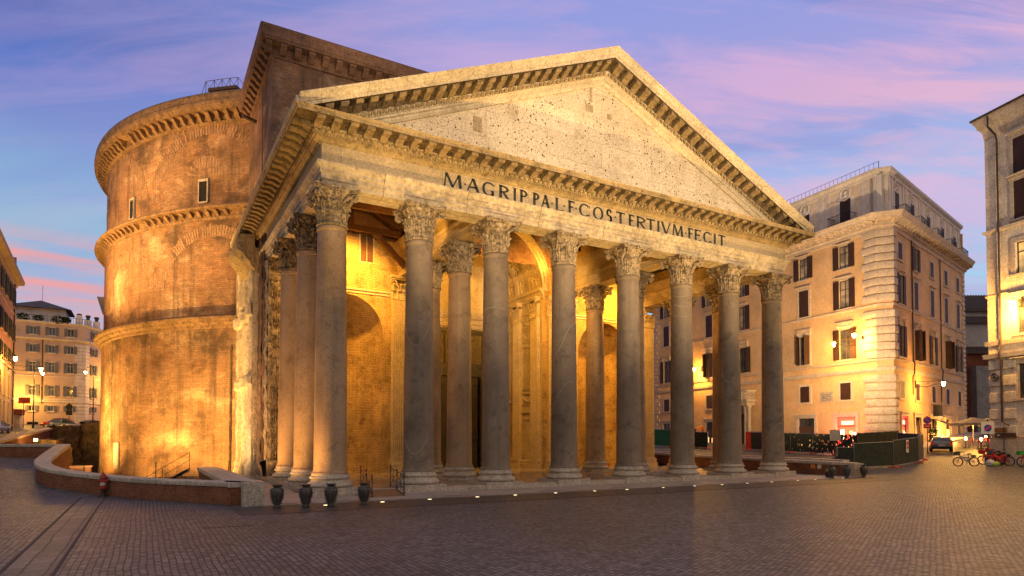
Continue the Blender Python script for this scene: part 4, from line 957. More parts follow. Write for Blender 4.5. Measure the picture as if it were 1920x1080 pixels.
# broken end of the flank cornice
mb = MB(); pr = [(0,14.4),(.2,14.55),(.35,14.95),(.6,15.1),(.7,15.4),(1.05,15.6),(1.15,15.9),(1.1,16.4),(.9,16.7),(0,16.8)]
n = 26
vs = []
for i in range(n+1):
    y = 16.2+5.0*i/n
    for (o, z) in pr:
        q = .2*mnoise.noise(Vector((y*1.3, z*2.2, o)))+.1*mnoise.noise(Vector((y*4, z*5, o)))
        vs.append((-17.05-o*(1+q)-q*.3, y+q*.3, z+q*.4))
K = len(pr); mb.add(vs, [(i*K+q, i*K+(q+1)%K, (i+1)*K+(q+1)%K, (i+1)*K+q) for i in range(n) for q in range(K)]+[tuple(range(K)), tuple(n*K+q for q in range(K))])
mb.build('broken_cornice', M['cornice'], T, ang=50)
# light steel canopy frame on the drum's edge
t = thing('roof_canopy', 'small flat canopy with thin tubular railing on the brick drum edge', 'canopy')
mb = MB(); P = lambda ang, r, z: (r*cos(radians(ang)), YC+r*sin(radians(ang)), z)
a0, a1 = P(226.3,28.0,31.15), P(231.6,28.0,31.15); b0, b1 = P(226.3,25.5,31.2), P(231.6,25.5,31.2)
mb.add([a0,a1,b1,b0]+[(p[0],p[1],p[2]+.25) for p in (a0,a1,b1,b0)], [(0,1,2,3),(4,5,6,7),(0,1,5,4),(1,2,6,5),(2,3,7,6),(3,0,4,7)]); mb.build('canopy_sheet', M['pipe'], t)
mb = MB(); an = [225.2+.0, 226.9, 228.4, 229.9, 231.4]; q = [P(a,27.6,31.0) for a in an]; up = [(p[0],p[1],p[2]+1.25) for p in q]
for p, uu in zip(q, up): mb.tube([p, uu], .025, 5)
for i in range(4):
    mb.tube([up[i], up[i+1]], .025, 5); mb.tube([q[i], up[i+1]], .018, 5); mb.tube([up[i], q[i+1]], .018, 5)
mb.tube([P(223.2,27.2,31.1), up[0]], .02, 5); mb.tube([up[-1], P(233,27.0,31.1)], .02, 5); mb.build('railing', M['pipe'], t)

# ------------------------------------------------------------ low walls round the sunken court
def wallrun(name, label, path, zb, zt, w=.62, capw=.74, group=None, mats=None, caph=.2, skirt=-2.0, cat='wall', side=1):
    """path of outer face; wall body inward (left of travel when side=1)"""
    t = thing(name, label, cat, group=group)
    mb = MB(); n = len(path); 
    prof = [(0,0),(0,1),(-w,1),(-w,0)]
    P = [Vector(p) for p in path]; vs = []; cv = []
    for i in range(n):
        d1 = (P[i]-P[i-1]).normalized() if i else (P[1]-P[0]).normalized(); d2 = (P[i+1]-P[i]).normalized() if i < n-1 else d1
        n1 = Vector((d1.y,-d1.x))*side; n2 = Vector((d2.y,-d2.x))*side; mt = (n1+n2)/max(.3,1+n1.dot(n2))
        for (o, z) in ((0, min(zb[i]-.3, zt[i]-.3)),(0,zt[i]-caph),(-w,zt[i]-caph),(-w,skirt)): vs.append((P[i].x+mt.x*o, P[i].y+mt.y*o, z))
        e = (capw-w)/2
        for (o, z) in ((e-.02,zt[i]-caph),(e,zt[i]-caph+.03),(e,zt[i]-.03),(e-.03,zt[i]),(-w-e+.03,zt[i]),(-w-e,zt[i]-.03),(-w-e,zt[i]-caph)): cv.append((P[i].x+mt.x*o, P[i].y+mt.y*o, z))
    for (V, K, mat, nm) in ((vs,4,M['redbrick'],'wall_body'),(cv,7,M['travcap'],'coping')):
        m = MB(); m.add(V, [(i*K+q, i*K+(q+1)%K, (i+1)*K+(q+1)%K, (i+1)*K+q) for i in range(n-1) for q in range(K)]+[tuple(range(K)), tuple((n-1)*K+q for q in range(K))])
        o = m.build(nm, mat, t, ang=40)
        # run-length UVs so the courses follow the curve
        L = [0]
        for i in range(1, n): L.append(L[-1]+(P[i]-P[i-1]).length)
        uv = o.data.uv_layers[0].data
        for p in o.data.polygons:
            for li in p.loop_indices:
                vi = o.data.loops[li].vertex_index; uv[li].uv = (L[vi//K], o.data.vertices[vi].co.z)
    return t
def smooth(pts, n=6):
    out = []
    for i in range(len(pts)-1):
        p0 = pts[max(i-1,0)]; p1 = pts[i]; p2 = pts[i+1]; p3 = pts[min(i+2,len(pts)-1)]
        for k_ in range(n):
            t = k_/n; out.append(tuple(.5*((2*b)+(-a+c)*t+(2*a-5*b+4*c-d)*t*t+(-a+3*b-3*c+d)*t**3) for a,b,c,d in zip(p0,p1,p2,p3)))
    out.append(pts[-1]); return out
pp = smooth([(-28.3,19.6,1.45,2.33),(-28.45,15,1.0,1.9),(-28.5,11.5,.65,1.5),(-28.0,9.2,.42,1.25),(-26.9,7.5,.22,1.05),(-25.05,5.0,0,.9),(-23.5,2.0,-.05,.87),(-22.1,-.1,-.05,.87),(-21.0,-1.6,-.05,.87),(-20.05,-2.85,-.05,.87)])
wallrun('court_wall', 'low curved red brick wall with pale stone coping round the sunken court', [(p[0],p[1]) for p in pp], [p[2] for p in pp], [p[3] for p in pp], side=-1*-1)
lw = bpy.data.objects['court_wall']
mb = MB(); mb.obox((-19.72,-3.15,.42),(.8,.66,.96),-.0); mb.build('end_block', M['travblock'], lw)
mb = MB(); mb.obox((-26.05,6.55,.62),(.55,.03,.17),radians(-58)); mb.build('yellow_plate', plain('yellow plate', (.6,.38,.05), .5), lw)
t = thing('inner_wall', 'thick low wall with wide pale slab beside the columns at the court edge', 'wall')
mb = MB(); mb.box(-20.5,-19.5,-2.75,14.4,-2.2,.68); mb.build('wall_body', M['redbrick'], t); mb = MB(); mb.box(-20.6,-19.42,-2.8,14.5,.68,.87); mb.build('coping', M['travcap'], t)
pp = [(-52,33.2),(-28.3,19.6)]
wallrun('terrace_wall', 'low dark brick wall with stone coping behind the fallen scooter', [(-60,37.8),(-28.3,19.6)], [1.75,1.45], [2.36,2.33], side=1)
up_ = smooth([(-33.6,22.5,2.0,2.35),(-33.3,28,1.75,2.5),(-33.2,33,1.85,2.75),(-33.0,45,2.45,3.4),(-32.8,58,3.1,4.0),(-32.3,67,3.55,4.5),(-30.5,72.5,3.8,4.7),(-27,75,3.9,4.8),(-20,77,4.1,4.85)], 4)
wallrun('street_parapet', 'long brick retaining wall with stone coping along the rising street', [(p[0],p[1]) for p in up_][::-1], [p[2] for p in up_][::-1], [p[3] for p in up_][::-1], side=1)
# old masonry standing in the court
mb = MB()
def ruinblock(mb, x0, x1, y0, y1, z1, amp=.35):
    def f(u, v):
        # around perimeter
        per = [(x0,y1),(x0,y0),(x1,y0),(x1,y1),(x0,y1)]; k_ = u*4; i = min(3,int(k_)); t = k_-i
        x = per[i][0]+(per[i+1][0]-per[i][0])*t; y = per[i][1]+(per[i+1][1]-per[i][1])*t; z = -2+(z1+2)*v; p = Vector((x,y,z))
        d = amp*(mnoise.noise(p*.7)+.6*mnoise.noise(p*2)); return (x+d, y+d*.7, z+.15*mnoise.noise(p*1.5)*v)
    mb.grid(f, 48, 22); mb.grid(lambda u, v: (x0+(x1-x0)*u, y0+(y1-y0)*v, z1+.3*mnoise.noise(Vector((u*9,v*9,z1)))), 12, 12)
ruinblock(mb, -32.6, -29.8, 56, 62, 4.15); ruinblock(mb, -29.9, -26.9, 58, 63, 4.6, .2); ruinblock(mb, -33.0,-30.8,44,54,2.6)
tag(mb.build('ruined_wall', M['ruin'], ang=50), 'ruined ancient wall of dark rubble overgrown with green in the sunken court', 'ruin')
mb = MB(); ruinblock(mb, -31.5, -28.7, 26, 33, 2.0, .3); tag(mb.build('ruined_pier', M['ruin'], ang=50), 'dark overgrown rubble pier inside the court beside the curved wall', 'ruin')
mb = MB()
for (x,y,s_) in ((-22.6,22.5,1.0),(-21.5,23.2,.7),(-24.5,23.2,.9)):
    mb.grid(lambda u, v: (x+s_*sin(pi*v)*cos(2*pi*u)*(1+.2*mnoise.noise(Vector((u*5,v*5,x)))), y+s_*.7*sin(pi*v)*sin(2*pi*u), -1.0-s_*.6*cos(pi*v)), 14, 10)
tag(mb.build('fallen_stone', M['ruin']), 'lumps of fallen ancient stone lying in the court turf', 'stones', kind='stuff')
mb = MB(); mb.obox((-26.6,22.6,-.95),(3.0,.9,.7),.15); mb.obox((-26.6,22.6,-.5),(3.3,1.1,.2),.15); tag(mb.build('marble_block', M['trav']), 'pale marble entablature block lit from below in the court', 'stone block')
mb = MB(); mb.box(-24.5,-17.5,19.8,20.2,-1.6,-.75); tag(mb.build('mossy_ledge', M['grass']), 'low mossy masonry ledge at the foot of the brick drum', 'ledge')
mb = MB(); mb.box(-28.3,-27.0,28.0,28.9,-1.2,.5); mb.box(-28.4,-26.9,27.9,29.0,.5,.62,1); tag(mb.build('utility_box', [plain('brown paint', (.16,.06,.04), .6), plain('brown lid', (.22,.10,.07), .6)]), 'red-brown metal utility box in the sunken court', 'utility box')
a = radians(201.3); mb = MB(); mb.obox((27.5*cos(a), YC+27.5*sin(a), 1.2),(.12,1.0,2.3),a); mb.build('small_door', M['travblock'], T)
t = thing('court_stair', 'dark iron stair with handrail going down into the court', 'stair')
mb = MB(); mb.bar((-21.0,15.2,.7),(-24.0,15.8,-1.2),1.0,.15); 
for i in range(8): mb.obox((-21.2-.36*i,15.3,.55-.23*i),(.3,1.0,.05),.1)
mb.build('flight', M['iron'], t); mb = MB()
for (x, z) in ((-21.0,.7),(-22.5,-.3),(-24.0,-1.2)): mb.tube([(x,14.8,z),(x,14.8,z+1.1)], .02, 6)
for dz in (.6,1.1): mb.tube([(-21,14.8,.7+dz),(-24,14.8,-1.2+dz)], .016, 6)
mb.build('handrail', M['iron'], t)
mb = MB()
for i in range(9): mb.tube([(-25.5+.9*i,18.5,-1.4),(-25.5+.9*i,18.5,.1+(1.0 if i in (3,8) else 0))], .03, 5)
for z in (-.6,.05): mb.tube([(-25.5,18.5,z),(-18.3,18.5,z)], .02, 5)
for i in range(72): mb.tube([(-25.4+.1*i,18.5,-1.3),(-25.4+.1*i,18.5,.05)], .005, 3, cap=False)
tag(mb.build('court_railing', M['iron']), 'thin wire mesh railing across the court before the drum', 'railing')
mb = MB()
for z in (-.3,.2,.7): mb.tube([(-31,27,z),(-27.5,27,z)], .03, 5)
for x in (-31,-29.2,-27.5): mb.tube([(x,27,-1.3),(x,27,.7)], .03, 5)
tag(mb.build('guard_rail', M['iron']), 'short grey pipe guard rail beside the red-brown utility box', 'railing')
# floodlight fixtures seen glowing in the court
fl0 = None
for i, (x, y, z, lb) in enumerate(((-33.35,30.5,2.15,'small glowing floodlight fixed to the street retaining wall, leftmost'),(-31.4,36.0,2.6,'small glowing floodlight high beside the ruined wall'),(-28.6,12.6,.35,'small glowing floodlight inside the curved wall corner'),(-29.9,24.8,.3,'small glowing floodlight behind the curved wall near the utility box'))):
    if fl0 is None:
        fl0 = thing('floodlight', '', 'floodlight'); m = MB(); m.box(-.16,.16,-.08,.1,-.12,.12); m.bar((0,.1,0),(0,.3,-.15),.05); m.build('housing', M['iron'], fl0); m = MB(); m.box(-.13,.13,-.1,-.081,-.1,.1); m.build('lens', emit('floodlight lens', (1,.62,.2), 25), fl0); o = fl0
    else: o = copy_tree(fl0)
    o.location = (x,y,z); o.rotation_euler = (0,0,.3); tag(o, lb, 'floodlight', 'floodlights in the sunken court')
# right side: retaining wall of the higher street
pr_ = [(20.1,-3.2),(20.1,2),(20.1,12),(20.1,30),(20.1,60)]
wallrun('street_wall', 'brick retaining wall with double stone ledge along the street right of the portico', pr_[::-1], [-.05]*5, [1.9,1.55,1.25,1.05,.97], w=.9, capw=1.05, skirt=-.6, side=1, caph=.22)
sw = bpy.data.objects['street_wall']
mb = MB(); mb.box(20.95,21.75,-2.0,60,.1,.2); mb.sweep([(0,.9),(0,1.12),(-.75,1.12),(-.75,.9)], [(21.05,60),(21.05,-2.0)], side=1, zo=[.95,0]); mb.build('rear_ledge', M['travcap'], sw)
mb = MB(); mb.box(20.02,21.1,-3.5,-2.9,-.1,.93); mb.build('end_block', M['travblock'], sw)
mb = MB(); mb.box(20.03,20.09,-.9,-.6,.45,.75); mb.box(20.03,20.09,-.4,-.05,.45,.75,1); mb.build('notice_plate', [plain('white plate', (.6,.55,.45), .5), plain('orange plate', (.6,.22,.04), .5)], sw)
mb = MB(); mb.box(19.75,20.0,2.6,3.0,.2,.5); mb.build('wall_floodlight', M['iron'], sw)
# ------------------------------------------------------------ houses
M['peach'] = stone('peach plaster', (.72,.455,.235), .35, .22, (.46,.28,.14), .35, .3, None, .3, 0, .85, .25, fine=5, fk=.4)
M['peachpale'] = stone('pale peach plaster', (.80,.64,.48), .35, .2, (.30,.17,.1), .35, .3, None, .3, 0, .85, .25, fine=5, fk=.4)
M['quoin'] = stone('stone trim', (.62,.50,.39), 1., .18, (.25,.17,.11), .4, .3, None, .3, 0, .8, .3)
M['attic'] = stone('grey white render', (.74,.67,.60), .6, .15, (.25,.21,.19), .4, .4, None, .3, 0, .85, .25, fk=.4)
M['trimw'] = stone('travertine trim', (.60,.50,.38), 1., .2, (.22,.16,.1), .4, .3, None, .3, 0, .8, .35)
M['trav2'] = stone('travertine facade', (.76,.66,.52), .8, .22, (.25,.17,.1), .45, .4, (2.4,.8,.01), .6, 0, .8, .35)
M['tile'] = stone('roof tiles', (.16,.12,.10), 2, .35, (.05,.045,.04), .6, .2, (.22,.4,.04), .45, 0, .9, .8)
k = NT('brown shutter'); wv = k.n('ShaderNodeTexWave', bands_direction='Z'); k.l(k.tc.outputs['Object'], wv.inputs[0]); wv.inputs['Scale'].default_value = 5.5; wv.inputs['Distortion'].default_value = 0
nn = k.noise(k.coord(rand=True), 1.5, 4); M['shut'] = k.fin(k.mix(1., k.ramp(nn, [(.3,(.045,.020,.013)),(.7,(.075,.033,.02))]), k.ramp(wv.outputs[0], [(.2,.55),(.6,1.15)]), 'MULTIPLY'), .55, k.bump(wv.outputs[0], .5, .02))
k = NT('grey shutter'); wv = k.n('ShaderNodeTexWave', bands_direction='Z'); k.l(k.tc.outputs['Object'], wv.inputs[0]); wv.inputs['Scale'].default_value = 5.5
nn = k.noise(k.coord(rand=True), 1.5, 4); M['gshut'] = k.fin(k.mix(1., k.ramp(nn, [(.3,(.15,.15,.16)),(.7,(.21,.21,.23))]), k.ramp(wv.outputs[0], [(.2,.7),(.6,1.1)]), 'MULTIPLY'), .6, k.bump(wv.outputs[0], .5, .02))
M['frame'] = plain('window frame wood', (.09,.05,.03), .5)
M['framew'] = plain('white window frame', (.5,.47,.42), .5)
M['balcony'] = M['iron']
PROTO = {}
def windowproto(key, w, h, state, trim, shut, frame, glassm, surround=.18, hood=None, door=False):
    """window mesh = stone surround; children: window_pane, shutters. local x along wall, -y outward, z up from sill"""
    mb = MB(); s = surround
    if s:
        mb.box(-w/2-s,-w/2,-.07,.02,0,h+s); mb.box(w/2,w/2+s,-.07,.02,0,h+s); mb.box(-w/2,w/2,-.07,.02,h,h+s)
        if not door: mb.box(-w/2-s-.08,w/2+s+.08,-.14,.02,-.16,0)
        if hood:
            mb.box(-w/2-s-.05,w/2+s+.05,-.12,.02,h+s+.35 if hood == 'rich' else h+s,h+s+.5 if hood == 'rich' else h+s+.12); mb.box(-w/2-s-.15,w/2+s+.15,-.28,.02,h+s+(.5 if hood == 'rich' else .12),h+s+(.62 if hood == 'rich' else .2))
            if hood == 'rich':
                mb.box(-w/2-s,w/2+s,-.06,.02,h+s,h+s+.35)
                for i in range(7):
                    t = i/6*2-1; mb.ball((t*w*.5,-.09,h+s+.2-.1*(1-t*t)),(.13,.08,.11),6,5)
                for q in (-1,1): mb.box(q*(w/2+s-.05)-.1,q*(w/2+s-.05)+.1,-.2,.02,h+s-.1,h+s+.35)
    win = mb.build('window', trim, None)
    mb = MB(); mb.box(-w/2,w/2,.2,.22,0,h,1)
    for x in (-w/2+.05, 0, w/2-.05): mb.box(x-.04,x+.04,.15,.2,0,h)
    for z in ((.05,h*.68,h-.05) if h > 1.6 else (.05,h-.05)): mb.box(-w/2,w/2,.155,.195,z-.04,z+.04)
    pn = mb.build('window_pane', [frame, glassm], win)
    sw = w/2
    def leafm():
        m = MB(); m.box(0,sw,-.03,.03,0,h); m.box(.0,.07,-.045,.045,0.001,h-.001); m.box(sw-.07,sw,-.045,.045,0.001,h-.001); m.box(.07,sw-.07,-.045,.045,0,.1); m.box(.07,sw-.07,-.045,.045,h-.1,h-.001); m.box(.07,sw-.07,-.045,.045,h*.5-.05,h*.5+.05); return m
    kids = [pn]
    if state != 'none':
        lf = leafm().build('shutter', shut, win); 
        lf2 = lf.copy(); C.objects.link(lf2)
        if state == 'open': lf.location = (-w/2-sw+.03,-.12,0); lf2.location = (w/2-.03,-.12,0)
        elif state == 'closed': lf.location = (-w/2,-.0,0); lf2.location = (0.01,-.0,0)
        elif state == 'half': lf.location = (-w/2,-.02,0); lf.rotation_euler = (0,0,radians(-150)); lf.location = (-w/2,-.05,0); lf2.location = (w/2-.03,-.12,0)
        elif state == 'ajar': lf.location = (-w/2-.02,-.02,0); lf.rotation_euler = (0,0,radians(-75)); lf2.location = (w/2,-.02,0); lf2.rotation_euler = (0,0,radians(-180+75))
        kids += [lf, lf2]
    PROTO[key] = (win, kids, [False], w, h); return key
def putwin(key, parent, O, u, U, z, eps=0):
    win, kids, used, w, h = PROTO[key]; a = atan2(u[1], u[0])
    if used[0]:
        c = win.copy(); C.objects.link(c)
        for ch in kids:
            d = ch.copy(); C.objects.link(d); d.parent = c
    else: c = win; used[0] = True
    c.parent = parent; c.location = (O[0]+u[0]*U, O[1]+u[1]*U, z); c.rotation_euler = (0,0,a)
    return (U-w/2, U+w/2, z, z+h)
def dirv(deg): return (sin(radians(deg)), cos(radians(deg)))
# --- corner palazzo
B1 = thing('corner_palazzo', 'peach plaster corner palazzo with rusticated stone corner, attic terrace and brown shutters', 'building', (0,0,0))
d1 = dirv(6.2); d2 = dirv(77.7); C1 = (42, 5.3); C2 = (42.05, 6.3)
u1 = (-d1[0], -d1[1]); O1 = (C1[0]+d1[0]*40.7, C1[1]+d1[1]*40.7)           # front along the portico's street, from far to near
A_ = (C1[0]+d1[0]*2.44, C1[1]+d1[1]*2.44); Bq = (C2[0]+d2[0]*1.15, C2[1]+d2[1]*1.15); E2 = (C2[0]+d2[0]*28.97, C2[1]+d2[1]*28.97)
L1 = 40.7-2.44; L2 = 28.97-1.15
F = M['frame']; S_ = M['shut']; Tm = M['quoin']
windowproto('r4o', 1.35, 2.5, 'open', Tm, S_, F, M['glasscurt'], .12, 'plain')
windowproto('r3c', 1.35, 3.1, 'closed', Tm, S_, F, M['glass'], .26, 'plain')
windowproto('r3o', 1.35, 3.1, 'open', Tm, S_, F, M['glasscurt'], .2, 'plain')
windowproto('r2o', 1.45, 3.3, 'open', Tm, S_, F, M['glass'], .2, 'rich')
windowproto('r2h', 1.45, 3.3, 'ajar', Tm, S_, F, M['glass'], .2, 'rich')
windowproto('m1c', 1.3, 1.85, 'closed', Tm, S_, F, M['glass'], .26)
windowproto('a5', 1.35, 2.9, 'closed', M['attic'], S_, F, M['glass'], .3, None, True)
cen1 = [6.2, 11.6, 16.5, 21.45, 27.8, 32.6, 37.4]
holes = []
for i, c in enumerate(cen1):
    U = 40.7-c
    holes.append(putwin('r4o', B1, O1, u1, U, 21.35)); holes.append(putwin('r3o' if i in (0,3) else 'r3c', B1, O1, u1, U, 16.95)); holes.append(putwin('r2h' if i in (1,4) else 'r2o', B1, O1, u1, U, 11.35))
    if i != 2: holes.append(putwin('m1c', B1, O1, u1, U, 6.95))
shops1 = [(40.7-c-w/2, 40.7-c+w/2, 1.0, 5.1) for c, w in ((6.2,2.4),(11.45,2.3),(16.6,2.0),(27.8,1.6),(32.6,2.0),(37.4,1.8))]; door1 = (40.7-21.4-.95, 40.7-21.4+.95, 1.0, 7.2)
holes = [h for h in holes if not (abs((h[0]+h[1])/2-(40.7-21.45)) < .1 and h[2] < 8)]
for o_ in [o for o in bpy.data.objects if o.parent == B1 and abs(o.location.z-6.95) < .01 and (Vector((o.location.x, o.location.y))-Vector((O1[0]+u1[0]*19.25, O1[1]+u1[1]*19.25))).length < .3]:
    for ch in list(o_.children): bpy.data.objects.remove(ch)
    bpy.data.objects.remove(o_)
mb = MB(); wall(mb, O1, u1, L1, 0, 24.9, holes+shops1+[door1], .3, 0, 1, 2)
h2 = []
cen2 = [3.48, 8.69, 14.68, 20.45, 25.83]
OB = Bq
for i, c in enumerate(cen2):
    U = c-1.15
    h2.append(putwin('r4o' if i == 1 else 'r3c', B1, OB, d2, U, 21.2) if False else putwin('r4o' if i == 1 else 'm1c', B1, OB, d2, U, 21.6 if i != 1 else 21.35))
    h2.append(putwin('r3o' if i == 0 else 'r3c', B1, OB, d2, U, 16.95)); h2.append(putwin('r2h' if i % 2 else 'r2o', B1, OB, d2, U, 11.35)); h2.append(putwin('m1c', B1, OB, d2, U, 6.95))
shops2 = [(c-1.15-w/2, c-1.15+w/2, 1.0, 5.1) for c, w in ((4.2,2.0),(8.7,2.2),(14.4,2.2),(20.45,2.2),(25.6,1.8))]
wall(mb, OB, d2, L2, 0, 24.9, h2+shops2, .3, 0, 1, 2)
ch = (Bq[0]-A_[0], Bq[1]-A_[1]); LC = sqrt(ch[0]**2+ch[1]**2); uc = (ch[0]/LC, ch[1]/LC); wall(mb, A_, uc, LC, 0, 24.9, [], 0)
BK = (E2[0]+d1[0]*34, E2[1]+d1[1]*34)
for a, b in ((E2, BK), (BK, O1)): mb.quad((a[0],a[1],0),(b[0],b[1],0),(b[0],b[1],30),(a[0],a[1],30))
mb.build('facade', [M['peach'], M['quoin'], M['dark']], B1)
PF = [O1, A_, Bq, E2]
mb = MB()
mb.sweep([(0,24.3),(.12,24.35),(.15,24.7),(.3,24.8),(.35,24.95),(.4,25.3),(1.1,25.4),(1.15,25.6),(1.3,25.75),(1.35,25.95),(1.2,26.0),(-.5,26.05),(-.5,24.3)], PF, side=1)
def along(P, step, fn, inset=0):
    for i in range(len(P)-1):
        a = Vector(P[i]).to_2d(); b = Vector(P[i+1]).to_2d(); L = (b-a).length; d = (b-a)/L; n = Vector((d.y,-d.x)); m = max(1,int((L-2*inset)/step))
        for j in range(m+1): fn(a+d*(inset+(L-2*inset)*j/m), d, n)
def modb(p, d, n): modillion(mb, (p.x+n.x*.35, p.y+n.y*.35, 25.38), (n.x,n.y,0), .3, prof=[(0,0),(.65,0),(.65,-.12),(.3,-.18),(.1,-.36),(0,-.36)])
along(PF, .85, modb)
along(PF, .36, lambda p, d, n: mb.obox((p.x+n.x*.28, p.y+n.y*.28, 24.88), (.2,.16,.16), atan2(d.y,d.x)))
mb.build('cornice', M['quoin'], B1)
mb = MB()
for (za, zb, o) in ((16.5,16.72,.1),(10.85,11.02,.14),(9.75,9.9,.08),(9.9,10.15,.16)): mb.sweep([(0,za),(o,za),(o+.04,zb),(0,zb)], PF, side=1)
mb.build('string_course', M['quoin'], B1)
mb = MB(); zq = 1.0
PQ = [(A_[0]+d1[0]*1.5, A_[1]+d1[1]*1.5), A_, Bq, (Bq[0]+d2[0]*1.0, Bq[1]+d2[1]*1.0)]
PQ2 = [(A_[0]+d1[0]*1.2, A_[1]+d1[1]*1.2), A_, Bq, (Bq[0]+d2[0]*.8, Bq[1]+d2[1]*.8)]
i = 0
while zq < 24.2:
    if not any(a-.5 < zq < b for a, b in ((9.6,10.2),(10.7,11.0),(16.4,16.7))):
        hh = .84; mb.sweep([(0,zq),(.16,zq+.04),(.19,zq+.1),(.19,zq+hh-.14),(.16,zq+hh-.08),(0,zq+hh-.04)], PQ if i % 2 else PQ2, side=1)
    zq += .84; i += 1
mb.build('quoins', M['quoin'], B1)
for (P_, uu, s_) in ((O1, u1, 1), (E2, (-d2[0],-d2[1]), -1)):
    mb = MB(); z = 1.0; i = 0
    while z < 24.2:
        w = 1.5 if i % 2 else 1.0; p1 = (P_[0]+uu[0]*w, P_[1]+uu[1]*w); PP = [P_, p1] if s_ > 0 else [p1, P_]
        mb.sweep([(0,z),(.12,z+.04),(.12,z+.5),(0,z+.54)], PP, side=1); z += .62; i += 1
    mb.build('quoins', M['quoin'], B1)
# attic storey set back behind the cornice
def offs(P, o, side=1):
    out = []; n = len(P)
    for i in range(n):
        p = Vector(P[i]).to_2d(); d1_ = (p-Vector(P[i-1]).to_2d()).normalized() if i else (Vector(P[1]).to_2d()-p).normalized(); d2_ = (Vector(P[i+1]).to_2d()-p).normalized() if i < n-1 else d1_
        n1 = Vector((d1_.y,-d1_.x))*side; n2 = Vector((d2_.y,-d2_.x))*side; mt = (n1+n2)/max(.3,1+n1.dot(n2)); out.append((p.x+mt.x*o, p.y+mt.y*o))
    return out
PA = offs(PF, -.35)
mb = MB(); ha1 = []; ha2 = []
for c in cen1: ha1.append(putwin('a5', B1, PA[0], u1, 40.7-c, 26.1))
for c in cen2: ha2.append(putwin('a5', B1, PA[2], d2, c-1.15+.2, 26.1))
LA1 = (Vector(PA[1])-Vector(PA[0])).length; LA2 = (Vector(PA[3])-Vector(PA[2])).length
wall(mb, PA[0], u1, LA1, 26.0, 30.4, ha1, .3, 0, 1, 2); wall(mb, PA[2], d2, LA2, 26.0, 30.4, ha2, .3, 0, 1, 2)
lc = (Vector(PA[2])-Vector(PA[1])); wall(mb, PA[1], tuple(lc.normalized()), lc.length, 26.0, 30.4, [], 0)
pe = (PA[3][0]+d1[0]*34, PA[3][1]+d1[1]*34); mb.quad((PA[3][0],PA[3][1],26),(pe[0],pe[1],26),(pe[0],pe[1],30.4),(PA[3][0],PA[3][1],30.4))
mb.add([(p[0],p[1],30.9) for p in (PA[0],PA[1],PA[2],PA[3],pe)], [(0,1,2,3,4)], 3)
mb.build('attic_wall', [M['peachpale'], M['attic'], M['dark'], M['roof']], B1)
mb = MB(); mb.sweep([(0,30.2),(.1,30.25),(.15,30.5),(.4,30.7),(.45,30.95),(.35,31.0),(-.4,31.0),(-.4,30.2)], PA, side=1)
mb.sweep([(-.9,31.0),(-.9,31.45),(-1.3,31.45),(-1.3,31.0)], PA, side=1)
mb.sweep([(0,26.0),(.06,26.0),(.06,27.1),(0,27.12)], [PA[1],PA[2]], side=1)
def strip(p, u, n, w): mb.obox((p[0]+n[0]*.03, p[1]+n[1]*.03, 28.15), (w,.1,4.1), atan2(u[1],u[0]))
n1_ = (u1[1],-u1[0]); n2_ = (d2[1],-d2[0])
for c in [(a+b)/2 for a, b in zip(cen1[:-1], cen1[1:])]+[3.4,2.6]:
    for e in (-.45,.45): strip((PA[0][0]+u1[0]*(40.7-c+e), PA[0][1]+u1[1]*(40.7-c+e)), u1, n1_, .5)
for c in [(a+b)/2 for a, b in zip(cen2[:-1], cen2[1:])]+[1.7,28.2]:
    for e in (-.4,.4): strip((PA[2][0]+d2[0]*(c-1.0+e), PA[2][1]+d2[1]*(c-1.0+e)), d2, n2_, .4)
un = lc.normalized(); 
for t in (.15,.5,.85): p = Vector(PA[1])+un*lc.length*t; strip((p.x,p.y), un, (un.y,-un.x), .3)
mb.build('attic_cornice', M['attic'], B1)
def medal(p, u, n):
    mb = MB()
    a = atan2(u[1],u[0]); Mx = Matrix.Translation((p[0],p[1],29.62)) @ Matrix.Rotation(a,4,'Z') @ Matrix.Rotation(pi/2,4,'X'); mb.M = Mx
    mb.lathe([(.5,0),(.72,0),(.74,.08),(.62,.14),(.52,.08),(.5,.02)], (0,0,0), 20, m=0, cap=False); mb.lathe([(.01,.02),(.5,.03)], (0,0,0), 20, m=1, cap=False)
    mb.M = Matrix.Translation((p[0]+n[0]*.08,p[1]+n[1]*.08,29.62)) @ Matrix.Rotation(a,4,'Z')
    mb.ball((0,0,.12),(.17,.14,.22),10,8); mb.ball((0,.02,-.25),(.32,.12,.2),10,6); mb.M = None; mb.build('medallion', [M['attic'], M['trimw']], B1)
for c in cen1: medal((PA[0][0]+u1[0]*(40.7-c), PA[0][1]+u1[1]*(40.7-c)), u1, n1_)
for c in cen2: medal((PA[2][0]+d2[0]*(c-1.0), PA[2][1]+d2[1]*(c-1.0)), d2, n2_)
def balc(p, u, n, w, dpt, z, h=1.0):
    m = MB(); a = atan2(u[1],u[0]); m.M = Matrix.Translation((p[0],p[1],z)) @ Matrix.Rotation(a,4,'Z')
    m.box(-w/2,w/2,-dpt,0,-.12,0)
    for (q0,q1) in (((-w/2,-dpt),(w/2,-dpt)),((-w/2,-dpt),(-w/2,0)),((w/2,-dpt),(w/2,0))):
        m.bar((*q0,h),(*q1,h),.05); m.bar((*q0,.1),(*q1,.1),.04); L = sqrt((q1[0]-q0[0])**2+(q1[1]-q0[1])**2); k_ = max(2,int(L/.16))
        for i in range(k_+1): t = i/k_; m.bar((q0[0]+(q1[0]-q0[0])*t,q0[1]+(q1[1]-q0[1])*t,0),(q0[0]+(q1[0]-q0[0])*t,q0[1]+(q1[1]-q0[1])*t,h),.022)
    return m
